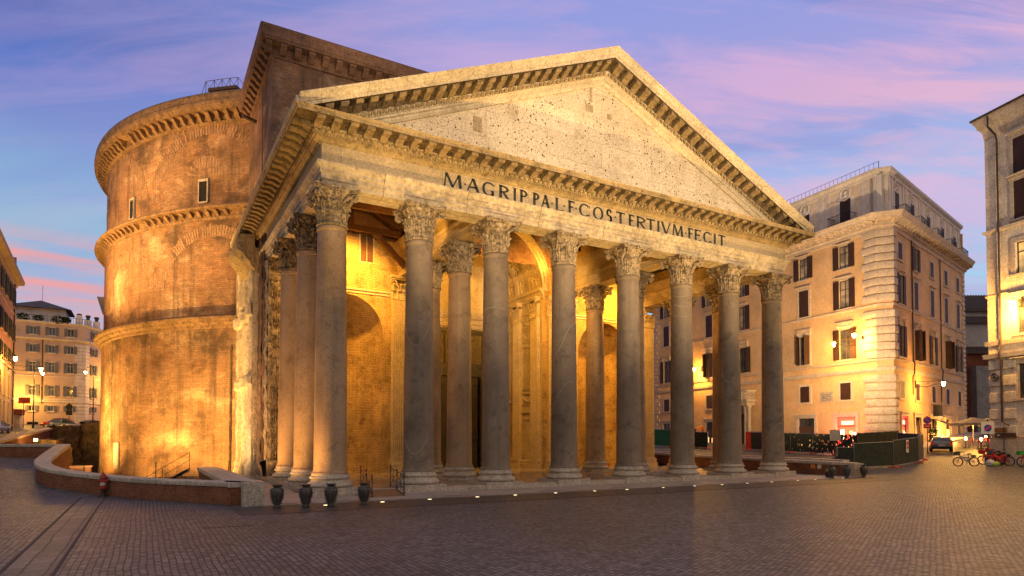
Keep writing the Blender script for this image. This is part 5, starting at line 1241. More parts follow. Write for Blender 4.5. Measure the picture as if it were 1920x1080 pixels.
for c in cen1: balc((PA[0][0]+u1[0]*(40.7-c), PA[0][1]+u1[1]*(40.7-c)), u1, n1_, 2.6, 1.25, 26.1).build('balcony', M['iron'], B1)
for c in cen2: balc((PA[2][0]+d2[0]*(c-1.0), PA[2][1]+d2[1]*(c-1.0)), d2, n2_, 2.6, 1.25, 26.1).build('balcony', M['iron'], B1)
mb = MB(); PR = offs(PF, -1.4)
def post(p, d, n): mb.bar((p.x,p.y,31.4),(p.x,p.y,32.2),.024)
along(PR[:3], .55, post); 
for i in range(2): mb.bar((PR[i][0],PR[i][1],32.2),(PR[i+1][0],PR[i+1][1],32.2),.03)
mb.build('roof_railing', M['iron'], B1)
# downpipes
mb = MB()
for (P_, u_, n_, U, zlo) in ((O1,u1,n1_,40.7-15.0,6.2),(OB,d2,n2_,5.9,7.5),(OB,d2,n2_,16.6,7.0)):
    p = (P_[0]+u_[0]*U+n_[0]*.12, P_[1]+u_[1]*U+n_[1]*.12)
    pts = [(p[0],p[1],24.4),(p[0],p[1],11.2),(p[0]+n_[0]*.14,p[1]+n_[1]*.14,10.9),(p[0]+n_[0]*.14-u_[0]*.25,p[1]+n_[1]*.14-u_[1]*.25,9.8),(p[0]-u_[0]*.25,p[1]-u_[1]*.25,9.4),(p[0]-u_[0]*.25,p[1]-u_[1]*.25,zlo)]; mb.tube(pts, .07, 6)
mb.build('downpipe', M['pipe'], B1)
# shopfronts
M['shopglow'] = emit('lit shop interior', (1,.55,.2), 1.6); M['redglow'] = emit('red lit shop', (.75,.16,.07), .8); M['whiteglow'] = emit('bright shop sign', (1,.75,.45), 5.)
def shop(P_, u_, U0, U1, z0, z1, kind):
    w = U1-U0; a = atan2(u_[1],u_[0]); o = (P_[0]+u_[0]*(U0+w/2), P_[1]+u_[1]*(U0+w/2), 0); m = MB()
    m.box(-w/2-.35,-w/2,-.1,.05,z0,z1+.35); m.box(w/2,w/2+.35,-.1,.05,z0,z1+.35); m.box(-w/2,w/2,-.1,.05,z1,z1+.35); m.box(-w/2-.45,w/2+.45,-.18,.05,z1+.35,z1+.47)
    sh = m.build('shopfront', Tm, B1, o, a)
    m = MB(); m.box(-w/2,w/2,.25,.28,z0,z1,1)
    for x in (-w/2+.04,0 if kind != 'red' else w/2-.04,w/2-.04): m.box(x-.05,x+.05,.18,.24,z0,z1)
    m.box(-w/2,w/2,.19,.235,z1-1.05,z1-.95)
    if kind == 'red': m.box(-w/2+.5,w/2-.45,.12,.2,z1-.85,z1-.42,2); m.box(-w/2,w/2,.14,.24,z1-.14,z1,3); m.box(-w/2,-w/2+.12,.14,.24,z0,z1,3); m.box(-w/2+.15,-w/2+.75,.2,.24,z1-2.6,z1-1.4,4); m.box(.25,.6,.2,.24,z1-3.0,z1-1.5,5); m.box(w/2-.55,w/2-.15,.2,.24,z1-2.6,z1-1.7,4); m.box(-.2,.3,.2,.24,z0,z0+1.5,5)
    if kind == 'dark': m.box(-w/2,w/2,.1,.2,z1-1.9,z1-.95,0); m.box(-.9,-.5,.2,.24,z0+.3,z1-2.1,5); m.box(.1,.7,.2,.24,z0+.3,z1-2.2,5)
    if kind == 'glow': m.box(-.1,w/2-.1,.1,.24,z0+.2,z1-1.2,5)
    m.build('shop_window', [M['frame'], {'red': M['redglow'], 'dark': M['glass'], 'glow': M['glass'], 'off': M['glass']}[kind], M['whitered'], M['redfr'], M['whiteglow'], M['shopglow']], sh)
M['whitered'] = emit('red neon sign', (1,.12,.09), 8); M['redfr'] = emit('red light edge', (1,.03,.02), 4)
kinds = ['red','dark','off','dark','off','dark']
for (h_, kd) in zip(shops1, kinds): shop(O1, u1, h_[0], h_[1], 1.0, 5.1, kd)
for (h_, kd) in zip(shops2, ['red','dark','glow','glow','off']): shop(OB, d2, h_[0], h_[1], 1.0, 5.1, kd)
# portal with columns and balustraded balcony
a1_ = atan2(u1[1],u1[0]); pc_ = (O1[0]+u1[0]*(40.7-21.4), O1[1]+u1[1]*(40.7-21.4), 0)
mb = MB(); 
for x in (-1.5,-1.05,1.5,2.05): mb.lathe([(.33,0),(.33,.3),(.24,.4),(.24,4.9),(.3,5.0),(.34,5.3),(.38,5.4)], (x if x < 0 else x-.3, -.75, 1.6), 14)
mb.box(-1.9,1.95,-1.3,.02,7.0,7.5); mb.box(-2.2,2.25,-1.6,.02,7.5,7.75); mb.box(-2.2,2.25,-1.6,-1.4,8.75,8.95)
for i in range(13): mb.lathe([(.05,0),(.12,.25),(.06,.6),(.1,.8),(.1,1.0)], (-2.0+.33*i,-1.5,7.75), 6)
for q in (-1,1):
    for i in range(4): mb.lathe([(.05,0),(.12,.25),(.06,.6),(.1,.8),(.1,1.0)], (q*2.1,-1.3+.33*i,7.75), 6)
    mb.box(*sorted((q*2.2,q*2.0)),-1.4,.02,8.75,8.95)
pt = mb.build('portal', M['trimw'], B1, pc_, a1_)
mb = MB(); mb.box(-.95,.95,.15,.25,1.2,6.0); mb.box(-.95,.95,.1,.25,6.0,7.2,1)
for q in (-1,1):
    for z in (1.6,3.7): mb.box(*sorted((q*.15,q*.8)),.1,.15,z,z+1.7)
mb.build('door', [M['wood'], M['trimw']], pt)
mb = MB(); mb.box(8.6,10.3,-.05,.0,6.9,8.0)
for i in range(4): mb.box(8.85,10.05,-.055,-.05,7.05+.2*i,7.09+.2*i,1)
q_ = mb.build('plaque', [M['travblock'], M['pipe']], B1, (O1[0]+u1[0]*(40.7-18.1),O1[1]+u1[1]*(40.7-18.1),0), a1_)
# wall lanterns
M['lantern'] = emit('lantern glass', (1,.62,.22), 55)
LAN = None
def lantern(x, y, z, ang, label, power=420, arm=1.0, grp='wall lanterns on the palazzi', twin=False, s=1.0):
    """ang: direction (rad) the arm points"""
    global LAN
    t = thing('wall_lantern', label, 'lantern', (x,y,z), ang, grp)
    m = MB(); m.tube([(0,0,-.1),(arm*.4,0,-.28),(arm*.8,0,.05),(arm,0,.35)], .035, 6); m.tube([(0,0,.35),(arm*.5,0,.3),(arm,0,.38)], .025, 5); m.box(-.05,.03,-.1,.1,-.35,.5)
    for i in range(10): th = i*.6; m.ball((arm*.45+.12*cos(th)*(1-i/12),0,.12+.12*sin(th)*(1-i/12)), .025, 4, 3)
    m.lathe([(.02,.12),(.2,.02),(.22,-.02),(.2,-.04)], (arm,0,.2), 8); m.build('bracket', M['iron'], t)
    m = MB(); m.lathe([(.13,-.42),(.2,0)], (arm,0,.18), 8); m.build('lamp_glass', M['lantern'], t); t.scale = (s,s,s)
    wx, wy = x+cos(ang)*arm*s, y+sin(ang)*arm*s
    lamp('POINT', (wx, wy, z-.35*s), power, GOLD, None, .2)
    return t
def onf(P_, u_, n_, U, o=.1): return (P_[0]+u_[0]*U+n_[0]*o, P_[1]+u_[1]*U+n_[1]*o)
an1 = atan2(n1_[1], n1_[0]); an2 = atan2(n2_[1], n2_[0])
p = onf(O1,u1,n1_,40.7-4.0); lantern(p[0],p[1],13.6,an1,'lit lantern on the peach palazzo beside its rusticated corner, nearest the corner',600,1.3)
p = onf(O1,u1,n1_,40.7-4.9); lantern(p[0],p[1],12.9,an1-.5,'lit lantern hanging just left of the corner lantern on the peach palazzo',350,2.2)
p = onf(O1,u1,n1_,40.7-29.3); lantern(p[0],p[1],12.6,an1,'lit lantern on the peach palazzo seen between the right portico columns',700,1.3)
p = onf(OB,d2,n2_,6.6); lantern(p[0],p[1],8.6,an2,'lit lantern on long arm above the palazzo side street shops',850,2.6)
# --- travertine building on the right edge
B2 = thing('travertine_palazzo', 'tall travertine and buff building at the right edge with dark shuttered windows', 'building')
d3 = dirv(16); far = (33.9,-6.0); L3 = 24; O3 = far; u3 = (-d3[0],-d3[1]); n3 = (u3[1],-u3[0])
windowproto('b2c', 1.55, 2.9, 'closed', M['trimw'], S_, F, M['glass'], .3, 'plain'); windowproto('b2l', 1.5, 2.4, 'none', M['trimw'], S_, F, M['glasslit'], .35); windowproto('b2n', 1.5, 2.6, 'none', M['trimw'], S_, F, M['glass'], .3, 'plain')
hh = []
for U in (2.95,7.6,12.4,17.2):
    hh += [putwin('b2c',B2,O3,u3,U,22.5), putwin('b2c',B2,O3,u3,U,19.25), putwin('b2l',B2,O3,u3,U,15.1), putwin('b2n',B2,O3,u3,U,10.6), putwin('b2n',B2,O3,u3,U,5.7)]
mb = MB(); wall(mb, O3, u3, L3, 0, 27.5, hh, .35, 0, 1, 2)
E3 = (O3[0]+u3[0]*L3, O3[1]+u3[1]*L3); bk = (E3[0]+24, E3[1]-5); bk2 = (O3[0]+24, O3[1]-5)
for a, b in ((E3,bk),(bk,bk2),(bk2,O3)): mb.quad((a[0],a[1],0),(b[0],b[1],0),(b[0],b[1],27.5),(a[0],a[1],27.5))
mb.build('facade', [M['trav2'], M['trimw'], M['dark']], B2)
P3 = [(bk2[0],bk2[1]), O3, E3]
mb = MB(); mb.sweep([(0,26.2),(.08,26.3),(.12,26.8),(.22,27.0),(.4,27.25),(.46,27.5),(.6,27.7),(.64,27.9),(-.5,27.9),(-.5,26.2)], P3, side=1); mb.build('cornice', M['trimw'], B2)
mb = MB(); mb.sweep([(.72,27.9),(.75,28.05),(-4,30.2),(-4,27.9)], P3, side=1); mb.build('roof', M['tile'], B2)
mb = MB()
for (za,zb,o) in ((18.75,18.95,.2),(13.7,13.85,.12),(9.9,10.25,.2),(8.9,9.25,.3),(2.65,2.8,.1)): mb.sweep([(0,za),(o,za),(o+.05,zb),(0,zb)], P3, side=1)
mb.sweep([(0,0),(.16,0),(.16,2.65),(0,2.65)], [(O3[0]-u3[0]*-.0+.0, O3[1]), (E3[0],E3[1])], side=1)
mb.build('string_course', M['trimw'], B2)
mb = MB()
for U, w in ((0.0,.85),): 
    a = O3; b = (O3[0]+u3[0]*w, O3[1]+u3[1]*w); mb.sweep([(0,9.3),(.1,9.3),(.1,26.2),(0,26.2)], [a,b], side=1)
z = 2.9; 
while z < 8.8:
    for (U0,U1) in ((0,1.0),(1.15,2.05)):
        a = (O3[0]+u3[0]*U0,O3[1]+u3[1]*U0); b = (O3[0]+u3[0]*U1,O3[1]+u3[1]*U1); mb.sweep([(0,z),(.12,z+.04),(.12,z+.76),(0,z+.8)], [a,b], side=1)
    z += 1.28
mb.build('quoins', M['trav2'], B2)
mb = MB(); q = onf(O3,u3,n3,1.08,.22); q2 = onf(O3,u3,n3,.7,.6)
mb.tube([(q2[0],q2[1],27.8),(q2[0],q2[1],27.0),(q[0]+n3[0]*.1,q[1]+n3[1]*.1,26.2),(q[0],q[1],25.8),(q[0],q[1],9.6),(q[0]+n3[0]*.15,q[1]+n3[1]*.15,9.2),(q[0],q[1],8.6),(q[0],q[1],4.0),(q[0]+u3[0]*.5,q[1]+u3[1]*.5,3.7)], .075, 8); mb.build('downpipe', M['pipe'], B2)
mb = MB(); q = onf(O3,u3,n3,.5,.13); mb.M = Matrix.Translation((q[0],q[1],7.45)) @ Matrix.Rotation(atan2(u3[1],u3[0]),4,'Z') @ Matrix.Rotation(pi/2,4,'X'); mb.lathe([(.28,0),(.34,.05),(.28,.1),(.2,.04)], (0,0,0), 18, cap=False); mb.ball((0,0,.04),(.13,.13,.05)); mb.M=None; mb.build('round_emblem', M['pipe'], B2)
p = onf(O3,u3,n3,2.7); lantern(p[0],p[1],12.75,atan2(n3[1],n3[0]),'lit lantern on the travertine building at the right edge',1100,.9)
# direction signs on this wall
def signrow(parent, U, z, w, h, txt, col):
    q = onf(O3,u3,n3,U,.3); m = MB(); m.box(-w/2,w/2,-.03,.03,-h/2,h/2); o = m.build('direction_board', plain('brown sign', col, .5), parent, (q[0],q[1],z), atan2(u3[1],u3[0]))
    m = MB(); x = -w/2+.15
    for i in range(int(w/.16)-2): m.box(x,x+.1,-.036,-.03,-.05,.05) if i % 5 else m.box(x,x+.02,-.036,-.03,-.05,.05); x += .15
    return o
t = thing('direction_sign', 'pair of small brown tourist direction boards on a post before the travertine wall', 'sign')
signrow(t, 1.0, 3.35, .95, .32, '', (.22,.10,.03)); signrow(t, 1.35, 2.95, 1.6, .34, '', (.09,.045,.025))
q = onf(O3,u3,n3,1.3,.38); mb = MB(); mb.tube([(q[0],q[1],.8),(q[0],q[1],3.6)], .035, 8); mb.build('post', M['pipe'], t)
mb = MB(); q = onf(O3,u3,n3,.85,.345); mb.M = Matrix.Translation((q[0],q[1],2.95)) @ Matrix.Rotation(atan2(u3[1],u3[0]),4,'Z')
mb.prism([(-.12,0),(0,.1),(0,.04),(.15,.04),(.15,-.04),(0,-.04),(0,-.1)], (0,-.01,0), (1,0,0), (0,0,1), (0,-1,0), .01); mb.M = None; mb.build('arrow', M['framew'], t)
# --- church-like building closing the side street
B3 = thing('side_building', 'white walled building with tiled roofs above a red-brown wall at the end of the street', 'building')
mb = MB(); mb.M = Matrix.Translation((90.5,20.5,0)) @ Matrix.Rotation(-pi/6,4,'Z')
mb.box(-14,14,0,18,0,16.6); mb.box(-13,14,2,18,16.6,21.8,1); mb.box(-12,14,4.5,18,21.8,24.2,1); mb.box(-.6,1.6,-1.4,-.003,0,14.2,3)
for (y0,z0,y1,z1,x0) in ((-.6,16.5,2.0,17.6,-14.4),(1.3,21.7,4.5,23.0,-13.6),(3.8,24.1,9,27.6,-12.6)):
    mb.add([(x0,y0,z0),(14.5,y0,z0),(14.5,y1,z1),(x0,y1,z1),(x0,y0,z0-.25),(14.5,y0,z0-.25)],[(0,1,2,3),(0,4,5,1)],2)
    for i in range(60): mb.bar((x0+.48*i,y0-.05,z0+.05),(x0+.48*i,y1,z1+.08),.18,.12,2)
mb.M = None
mb.build('walls', [plain('red brown render', (.16,.05,.03), .85, 0, .3, .2, .8), stone('white render', (.38,.36,.37), .6, .2, (.30,.22,.12), .5, .3, fk=.4), M['tile'], stone('grey pier', (.26,.25,.25), 1, .3)], B3)
# --- pale building at the far left
B4 = thing('cream_townhouse', 'cream five storey corner townhouse with grey shutters and roof terrace at far left', 'building')
d4 = dirv(83.8); Cc = (-32.31,101.37); L4 = 17; O4 = (Cc[0]-d4[0]*L4, Cc[1]-d4[1]*L4); M['cream'] = stone('cream plaster', (.60,.44,.33), .35, .12, (.28,.2,.15), .35, .3, None, .3, 0, .85, .2, fk=.4)
GS = M['gshut']; windowproto('c4', .95, 1.75, 'open', M['attic'], GS, M['framew'], M['glass'], .08); windowproto('c5', .95, 1.35, 'open', M['attic'], GS, M['framew'], M['glass'], .08); windowproto('c3', .9, .95, 'open', M['attic'], GS, M['framew'], M['glass'], .06)
d5 = dirv(28); hh = []; h5 = []
for U in (L4-7.4-4.9, L4-9.6, L4-7.35-.0+2.6-.0, L4-2.1):
    pass
for U in (L4-14.6, L4-12.1, L4-7.3, L4-4.75, L4-2.15):
    hh += [putwin('c5',B4,O4,d4,U,20.15), putwin('c5',B4,O4,d4,U,17.2), putwin('c4',B4,O4,d4,U,13.9), putwin('c4',B4,O4,d4,U,9.95), putwin('c3',B4,O4,d4,U,7.4)]
for U in (2.2,6.5,11,15.5,20):
    h5 += [putwin('c5',B4,Cc,d5,U,20.15), putwin('c5',B4,Cc,d5,U,17.2), putwin('c4',B4,Cc,d5,U,13.9), putwin('c4',B4,Cc,d5,U,9.95), putwin('c3',B4,Cc,d5,U,7.4)]
mb = MB(); dh = [(L4-7.9,L4-6.4,4,5.6),(L4-4.9,L4-3.9,4,5.9),(L4-2.9,L4-1.3,4,5.9)]
wall(mb, O4, d4, L4, 3.5, 22.3, hh+dh, .25, 0, 1, 2); wall(mb, Cc, d5, 24, 3.5, 22.3, h5, .25, 0, 1, 2)
e5 = (Cc[0]+d5[0]*24, Cc[1]+d5[1]*24); mb.quad((O4[0],O4[1],3),(O4[0],O4[1]+25,3),(O4[0],O4[1]+25,22),(O4[0],O4[1],22))
mb.add([(O4[0],O4[1],22),(Cc[0],Cc[1],22),(e5[0],e5[1],22),(O4[0],O4[1]+25,22)], [(0,1,2,3)], 3)
mb.build('facade', [M['cream'], M['attic'], M['dark'], M['roof']], B4)
P4 = [O4, Cc, e5]; mb = MB()
mb.sweep([(0,19.3),(.3,19.45),(.35,19.6),(0,19.65)], P4, side=1); mb.sweep([(0,22.0),(.25,22.2),(.3,22.4),(-.3,22.4),(-.3,22.0)], P4, side=1)
for (za,zb,o) in ((13.2,13.35,.08),(8.9,9.2,.14),(9.3,9.5,.1)): mb.sweep([(0,za),(o,za),(o,zb),(0,zb)], P4, side=1)
z = 4.0; i = 0
while z < 19: w = 1.5; mb.sweep([(0,z),(.07,z+.03),(.07,z+.52),(0,z+.55)], [(Cc[0]-d4[0]*w,Cc[1]-d4[1]*w), Cc, (Cc[0]+d5[0]*1.0,Cc[1]+d5[1]*1.0)], side=1); z += .6
mb.build('cornice', M['attic'], B4)
mb = MB(); mb.box(-43.0,-35.5,104,110,22,25.2); mb.add([(-43.9,103,25.1),(-34.6,103,25.1),(-34.6,111,25.1),(-43.9,111,25.1),(-39.3,107,27.0)], [(0,1,4),(1,2,4),(2,3,4),(3,0,4)], 1); mb.tube([(-39,106,26.5),(-39,106,29.5)], .03, 5, 1)
mb.box(-33.8,-33.0,102.2,103,22,24.2); 
for p in ((-33.4,102.6),(-32.2,103.6),(-31.0,104.8)): mb.box(p[0]-.5,p[0]+.5,p[1]-.5,p[1]+.5,22.2,23.6); mb.lathe([(.25,0),(.28,.5),(.4,.55),(.4,.8),(.2,.9)], (p[0],p[1],23.6), 10, m=2)
mb.build('penthouse', [M['attic'], M['tile'], M['pipe']], B4)
mb = MB()
for i in range(44):
    a = i*.4; mb.tube([(O4[0]+d4[0]*a, O4[1]+d4[1]*a+.1, 22.4),(O4[0]+d4[0]*a, O4[1]+d4[1]*a+.1, 23.4)], .02, 4)
mb.bar((O4[0],O4[1]+.1,23.4),(Cc[0],Cc[1]+.1,23.4),.05); mb.build('roof_railing', M['iron'], B4)
mb = MB(); 
for (x,s_) in ((-46,.9),(-43.8,.7),(-41,.9),(-38.9,.8),(-36.2,1.0),(-35,.7),(-48,.8)):
    for i in range(160):
        v = Vector((R.gauss(0,1),R.gauss(0,1),R.gauss(0,1))).normalized()*s_*R.uniform(.3,1)**.5; c = Vector((x,100.7,22.9))+Vector((v.x,v.y*.6,v.z*.8)); a = Vector((R.uniform(-1,1),R.uniform(-1,1),R.uniform(-1,1))).normalized()*.12; b = a.cross(Vector((0,.3,1))).normalized()*.09
        mb.add([c-a-b,c+a-b,c+a+b,c-a+b],[(0,1,2,3)])
M['leaf'] = plain('dark leaves', (.03,.05,.015), .7, 0, .5, .3, 2)
mb.build('terrace_plants', M['leaf'], B4, flat=True)
mb = MB(); mb.tube([(O4[0]+d4[0]*(L4-6.0), O4[1]+d4[1]*(L4-6.0)-.1, 19.3),(O4[0]+d4[0]*(L4-6.0), O4[1]+d4[1]*(L4-6.0)-.1, 8.7)], .07, 6); mb.build('downpipe', M['pipe'], B4)
mb = MB(); o = (O4[0]+d4[0]*(L4-2.1), O4[1]+d4[1]*(L4-2.1)); mb.obox((o[0],o[1]+.15,5.35),(1.5,.1,.5),atan2(d4[1],d4[0])); mb.obox((o[0],o[1]+.15,4.5),(1.5,.1,.8),atan2(d4[1],d4[0])); o = (O4[0]+d4[0]*(L4-4.4), O4[1]+d4[1]*(L4-4.4)); mb.obox((o[0],o[1]+.15,4.8),(.6,.1,1.8),atan2(d4[1],d4[0]))
mb.build('lit_shopfront', emit('far lit shop', (1,.72,.3), 4), B4)
# --- orange building at the left edge
B5 = thing('orange_townhouse', 'orange brown townhouse with grey-green shutters at the left edge', 'building')
d6 = dirv(-3); Ce = (-38.5,76.0); L6 = 52; O6 = (Ce[0]-d6[0]*L6, Ce[1]-d6[1]*L6)
M['orange'] = stone('orange plaster', (.55,.25,.13), .35, .2, (.25,.11,.07), .4, .3, None, .3, 0, .85, .2, fk=.4); M['buff'] = stone('buff plaster', (.45,.34,.24), .4, .2, (.25,.18,.12), .4, .3, None, .3, 0, .85, .2, fk=.4)
k = NT('green shutter'); wv = k.n('ShaderNodeTexWave', bands_direction='Z'); k.l(k.tc.outputs['Object'], wv.inputs[0]); wv.inputs['Scale'].default_value = 5.5; gsh = k.fin(k.ramp(wv.outputs[0], [(.2,(.03,.045,.035)),(.6,(.06,.08,.065))]), .6)
windowproto('d', 1.1, 2.3, 'open', M['buff'], gsh, M['framew'], M['glass'], .15); windowproto('ds', 1.0, 1.6, 'open', M['buff'], gsh, M['framew'], M['glass'], .12); windowproto('dn', .9, 2.6, 'none', M['buff'], gsh, M['framew'], M['glass'], .12)
hh = []; hb = []
for U in [L6-2.4-4.2*i for i in range(12)]:
    hh += [putwin('d',B5,O6,d6,U,19.9), putwin('d',B5,O6,d6,U,15.4), putwin('ds',B5,O6,d6,U,12.3)]; hb += [putwin('dn',B5,O6,d6,U,8.0), putwin('dn',B5,O6,d6,U,4.6)]
u6 = d6; mb = MB(); wall(mb, O6, u6, L6, 11.6, 23.4, hh, .25, 0, 1, 2); wall(mb, O6, u6, L6, 0, 11.6, hb, .25, 1, 1, 2)
mb.quad((Ce[0],Ce[1],0),(Ce[0]-15,Ce[1],0),(Ce[0]-15,Ce[1],27.0),(Ce[0],Ce[1],27.0),0)
mb.quad((O6[0],O6[1],0),(O6[0]-15,O6[1],0),(O6[0]-15,O6[1],27.0),(O6[0],O6[1],27.0),0)
mb.box(Ce[0]-15,Ce[0]-1.8,O6[1],Ce[1]-.3,23.4,26.6)
mb.build('facade', [M['orange'], M['buff'], M['dark']], B5)
mb = MB(); P6 = [O6, Ce, (Ce[0]-15,Ce[1])]
mb.sweep([(0,22.8),(.15,22.9),(.2,23.2),(.8,23.4),(.9,23.8),(-.4,23.9),(-.4,22.8)], P6, side=1); mb.sweep([(-1.8,26.6),(-1.2,26.7),(-1.2,26.95),(-2.5,27.3),(-2.5,26.6)], P6, side=1)
mb.sweep([(0,11.5),(.15,11.55),(.15,11.8),(0,11.85)], P6, side=1); mb.sweep([(0,18.9),(.1,18.95),(.1,19.1),(0,19.15)], P6, side=1); mb.build('cornice', M['buff'], B5)
mb = MB(); mb.tube([(Ce[0]+.15-d6[0]*1.4,Ce[1]-1.4-d6[1]*1.,23),(Ce[0]+.15-d6[0]*1.4,Ce[1]-1.4-d6[1]*1.,3.6)], .08, 6); mb.build('downpipe', M['pipe'], B5)
# building glimpsed behind the drum
B6 = thing('far_cornice_house', 'distant pale house whose projecting cornice shows left of the drum', 'building')
mb = MB(); mb.box(-30.5,-16,118,135,4,30.3); mb.sweep([(0,28.9),(.2,29.0),(1.1,30.2),(1.2,30.5),(-1,30.9),(-1,28.9)], [(-30.5,135),(-30.5,118),(-16,118)], side=1)
mb.build('walls', M['cream'], B6)
# closing rows of houses behind the viewer's side are outside the frame and left out
# ------------------------------------------------------------ street furniture
# cast iron vase bollards
def bollard_parts(root):
    m = MB(); pr = [(.001,0),(.17,0),(.18,.05),(.14,.08),(.13,.14),(.17,.26),(.22,.42),(.26,.58),(.27,.70),(.25,.80),(.19,.87),(.15,.90),(.16,.93),(.21,.96),(.22,1.0),(.16,1.0),(.13,.92),(.001,.92)]
    m.lathe(pr, (0,0,0), 24, cap=False); m.build('vase_body', M['bollard'], root)
    m = MB()
    for i in range(9):
        z = .2+.075*i; t = (z-.14)/.56; r = (.15+.115*sin(min(1,t)*pi/2)) if z < .7 else .27-(z-.7)*.3
        pts = [((r+.012)*cos(a), (r+.012)*sin(a), z) for a in [2*pi*q/22 for q in range(22)]]; m.tube(pts, .014, 5, closed=True)
        for q in range(10):
            if (q+i) % 5 == 0: continue
            a = 2*pi*q/10+.1; m.obox(((r+.025)*cos(a),(r+.025)*sin(a),z),(.05,.05,.035),a)
    m.build('ribs', M['bollard'], root)
M['bollard'] = plain('bollard iron', (.10,.095,.085), .42, .7, .3, .5, 9, .3)
bl = [(-19.05,-4.6,'ribbed iron vase bollard before the pale end block of the low wall'),(-18.04,-4.95,'vase shaped iron bollard second from the left, before the left columns'),(-17.14,-5.2,'vase shaped iron bollard before the corner column plinth beside a ground light'),(-15.75,-5.0,'vase shaped iron bollard beside the ramp railing'),(17.04,-3.75,'ribbed iron vase bollard with a dark bag behind it'),(18.48,-3.9,'vase shaped iron bollard between two others at the end of the right wall'),(20.37,-3.95,'vase shaped iron bollard at far right, nearest the green fence')]
b0_ = None
for i, (x,y,lb) in enumerate(bl):
    if b0_ is None: b0_ = thing('bollard', lb, 'bollard', (x,y,-.05), .3, 'vase bollards along the portico edge'); bollard_parts(b0_); b0_.scale = (.9,.9,.9)
    else: o = copy_tree(b0_); o.location = (x,y,-.05); o.rotation_euler = (.01*(i%3),-.012*(i%2),i*.9); tag(o, lb); o.scale = (.9,.9,.89+.012*(i%3))
mb = MB(); mb.lathe([(.1,0),(.16,.02),(.17,.35),(.12,.5),(.14,.58),(.05,.6)], (17.45,-3.2,-.04), 12); mb.lathe([(.15,.0),(.16,.1),(.14,.12)], (17.45,-3.2,.4), 12, m=1)
tag(mb.build('rubbish_bag', [plain('black plastic', (.01,.01,.012), .3), plain('yellow blue strap', (.35,.4,.05), .4)]), 'small dark bag with yellow strap behind a bollard', 'bag')
# ground lights
lights = [(-17.2,-4.65),(-14.8,-4.5),(-12.6,-4.36),(-10.25,-4.36),(-8.24,-4.36),(-5.9,-4.3),(-3.5,-4.3),(-1.4,-4.35),(1.2,-4.3),(3.63,-4.25),(5.82,-4.28),(8.08,-4.2),(10.37,-4.15),(13.1,-4.0),(14.8,-4.05),(17.7,-4.1)]
M['glens'] = emit('ground light lens', (1,.80,.42), 4); M['glens2'] = emit('dim ground light lens', (1,.80,.42), 3)
g0 = None
for i, (x,y) in enumerate(lights):
    if g0 is None:
        g0 = thing('ground_light', '', 'ground light', (x,y,-.04)); m = MB(); m.lathe([(.11,0),(.15,0),(.15,.012),(.11,.014)], (0,0,0), 20, cap=False); m.build('ring', M['pipe'], g0); m = MB(); m.lathe([(.001,.016),(.07,.014),(.11,.006)], (0,0,0), 20, cap=False); m.build('lens', M['glens'], g0); o = g0
    else: o = copy_tree(g0)
    o.location = (x,y,-.038)
    wh = ['leftmost, beside the third bollard','second from the left, before the ramp','third from the left, before the second column','fourth from the left','fifth from the left, before the third column','sixth from the left','dim one before the fourth column','eighth from the left','dim one before the fifth column','seventh from the right','sixth from the right, before the sixth column','fifth from the right','fourth from the right, before the seventh column','third from the right','second from the right, before the last column','rightmost, between the right bollards'][i]
    tag(o, 'round light in the paving, '+wh, 'ground light', 'ground lights along the portico front')
    if i in (6,8):
        for c_ in o.children:
            if c_.name.startswith('lens'): c_.material_slots[0].link = 'OBJECT'; c_.material_slots[0].material = M['glens2']
# hydrant
t = thing('fire_hydrant', 'red fire hydrant standing against the low curved brick wall', 'hydrant', (-25.15,4.75,-.03), -.6); red = plain('hydrant red', (.30,.03,.02), .5, 0, .3)
mb = MB(); mb.lathe([(.17,0),(.17,.05),(.12,.07),(.11,.3),(.12,.32)], (0,0,0), 16); mb.build('foot', M['pipe'], t)
mb = MB(); mb.lathe([(.12,.32),(.16,.34),(.16,.40),(.12,.42),(.12,.82),(.15,.84),(.15,.90),(.13,.93),(.10,1.0),(.04,1.06),(.04,1.1),(.001,1.1)], (0,0,0), 16, cap=False); mb.build('barrel', red, t)
for q in (0, pi):
    mb = MB(); mb.M = Matrix.Translation((0,0,.7)) @ Matrix.Rotation(q,4,'Z') @ Matrix.Rotation(pi/2,4,'Y'); mb.lathe([(.06,.1),(.06,.17),(.08,.17),(.08,.22),(.03,.24)], (0,0,0), 12); mb.M = None; mb.build('outlet_cap', red, t)
mb = MB(); mb.lathe([(.125,.5),(.125,.64)], (0,0,0), 16, cap=False); mb.build('band', plain('white band', (.5,.45,.4), .6), t)
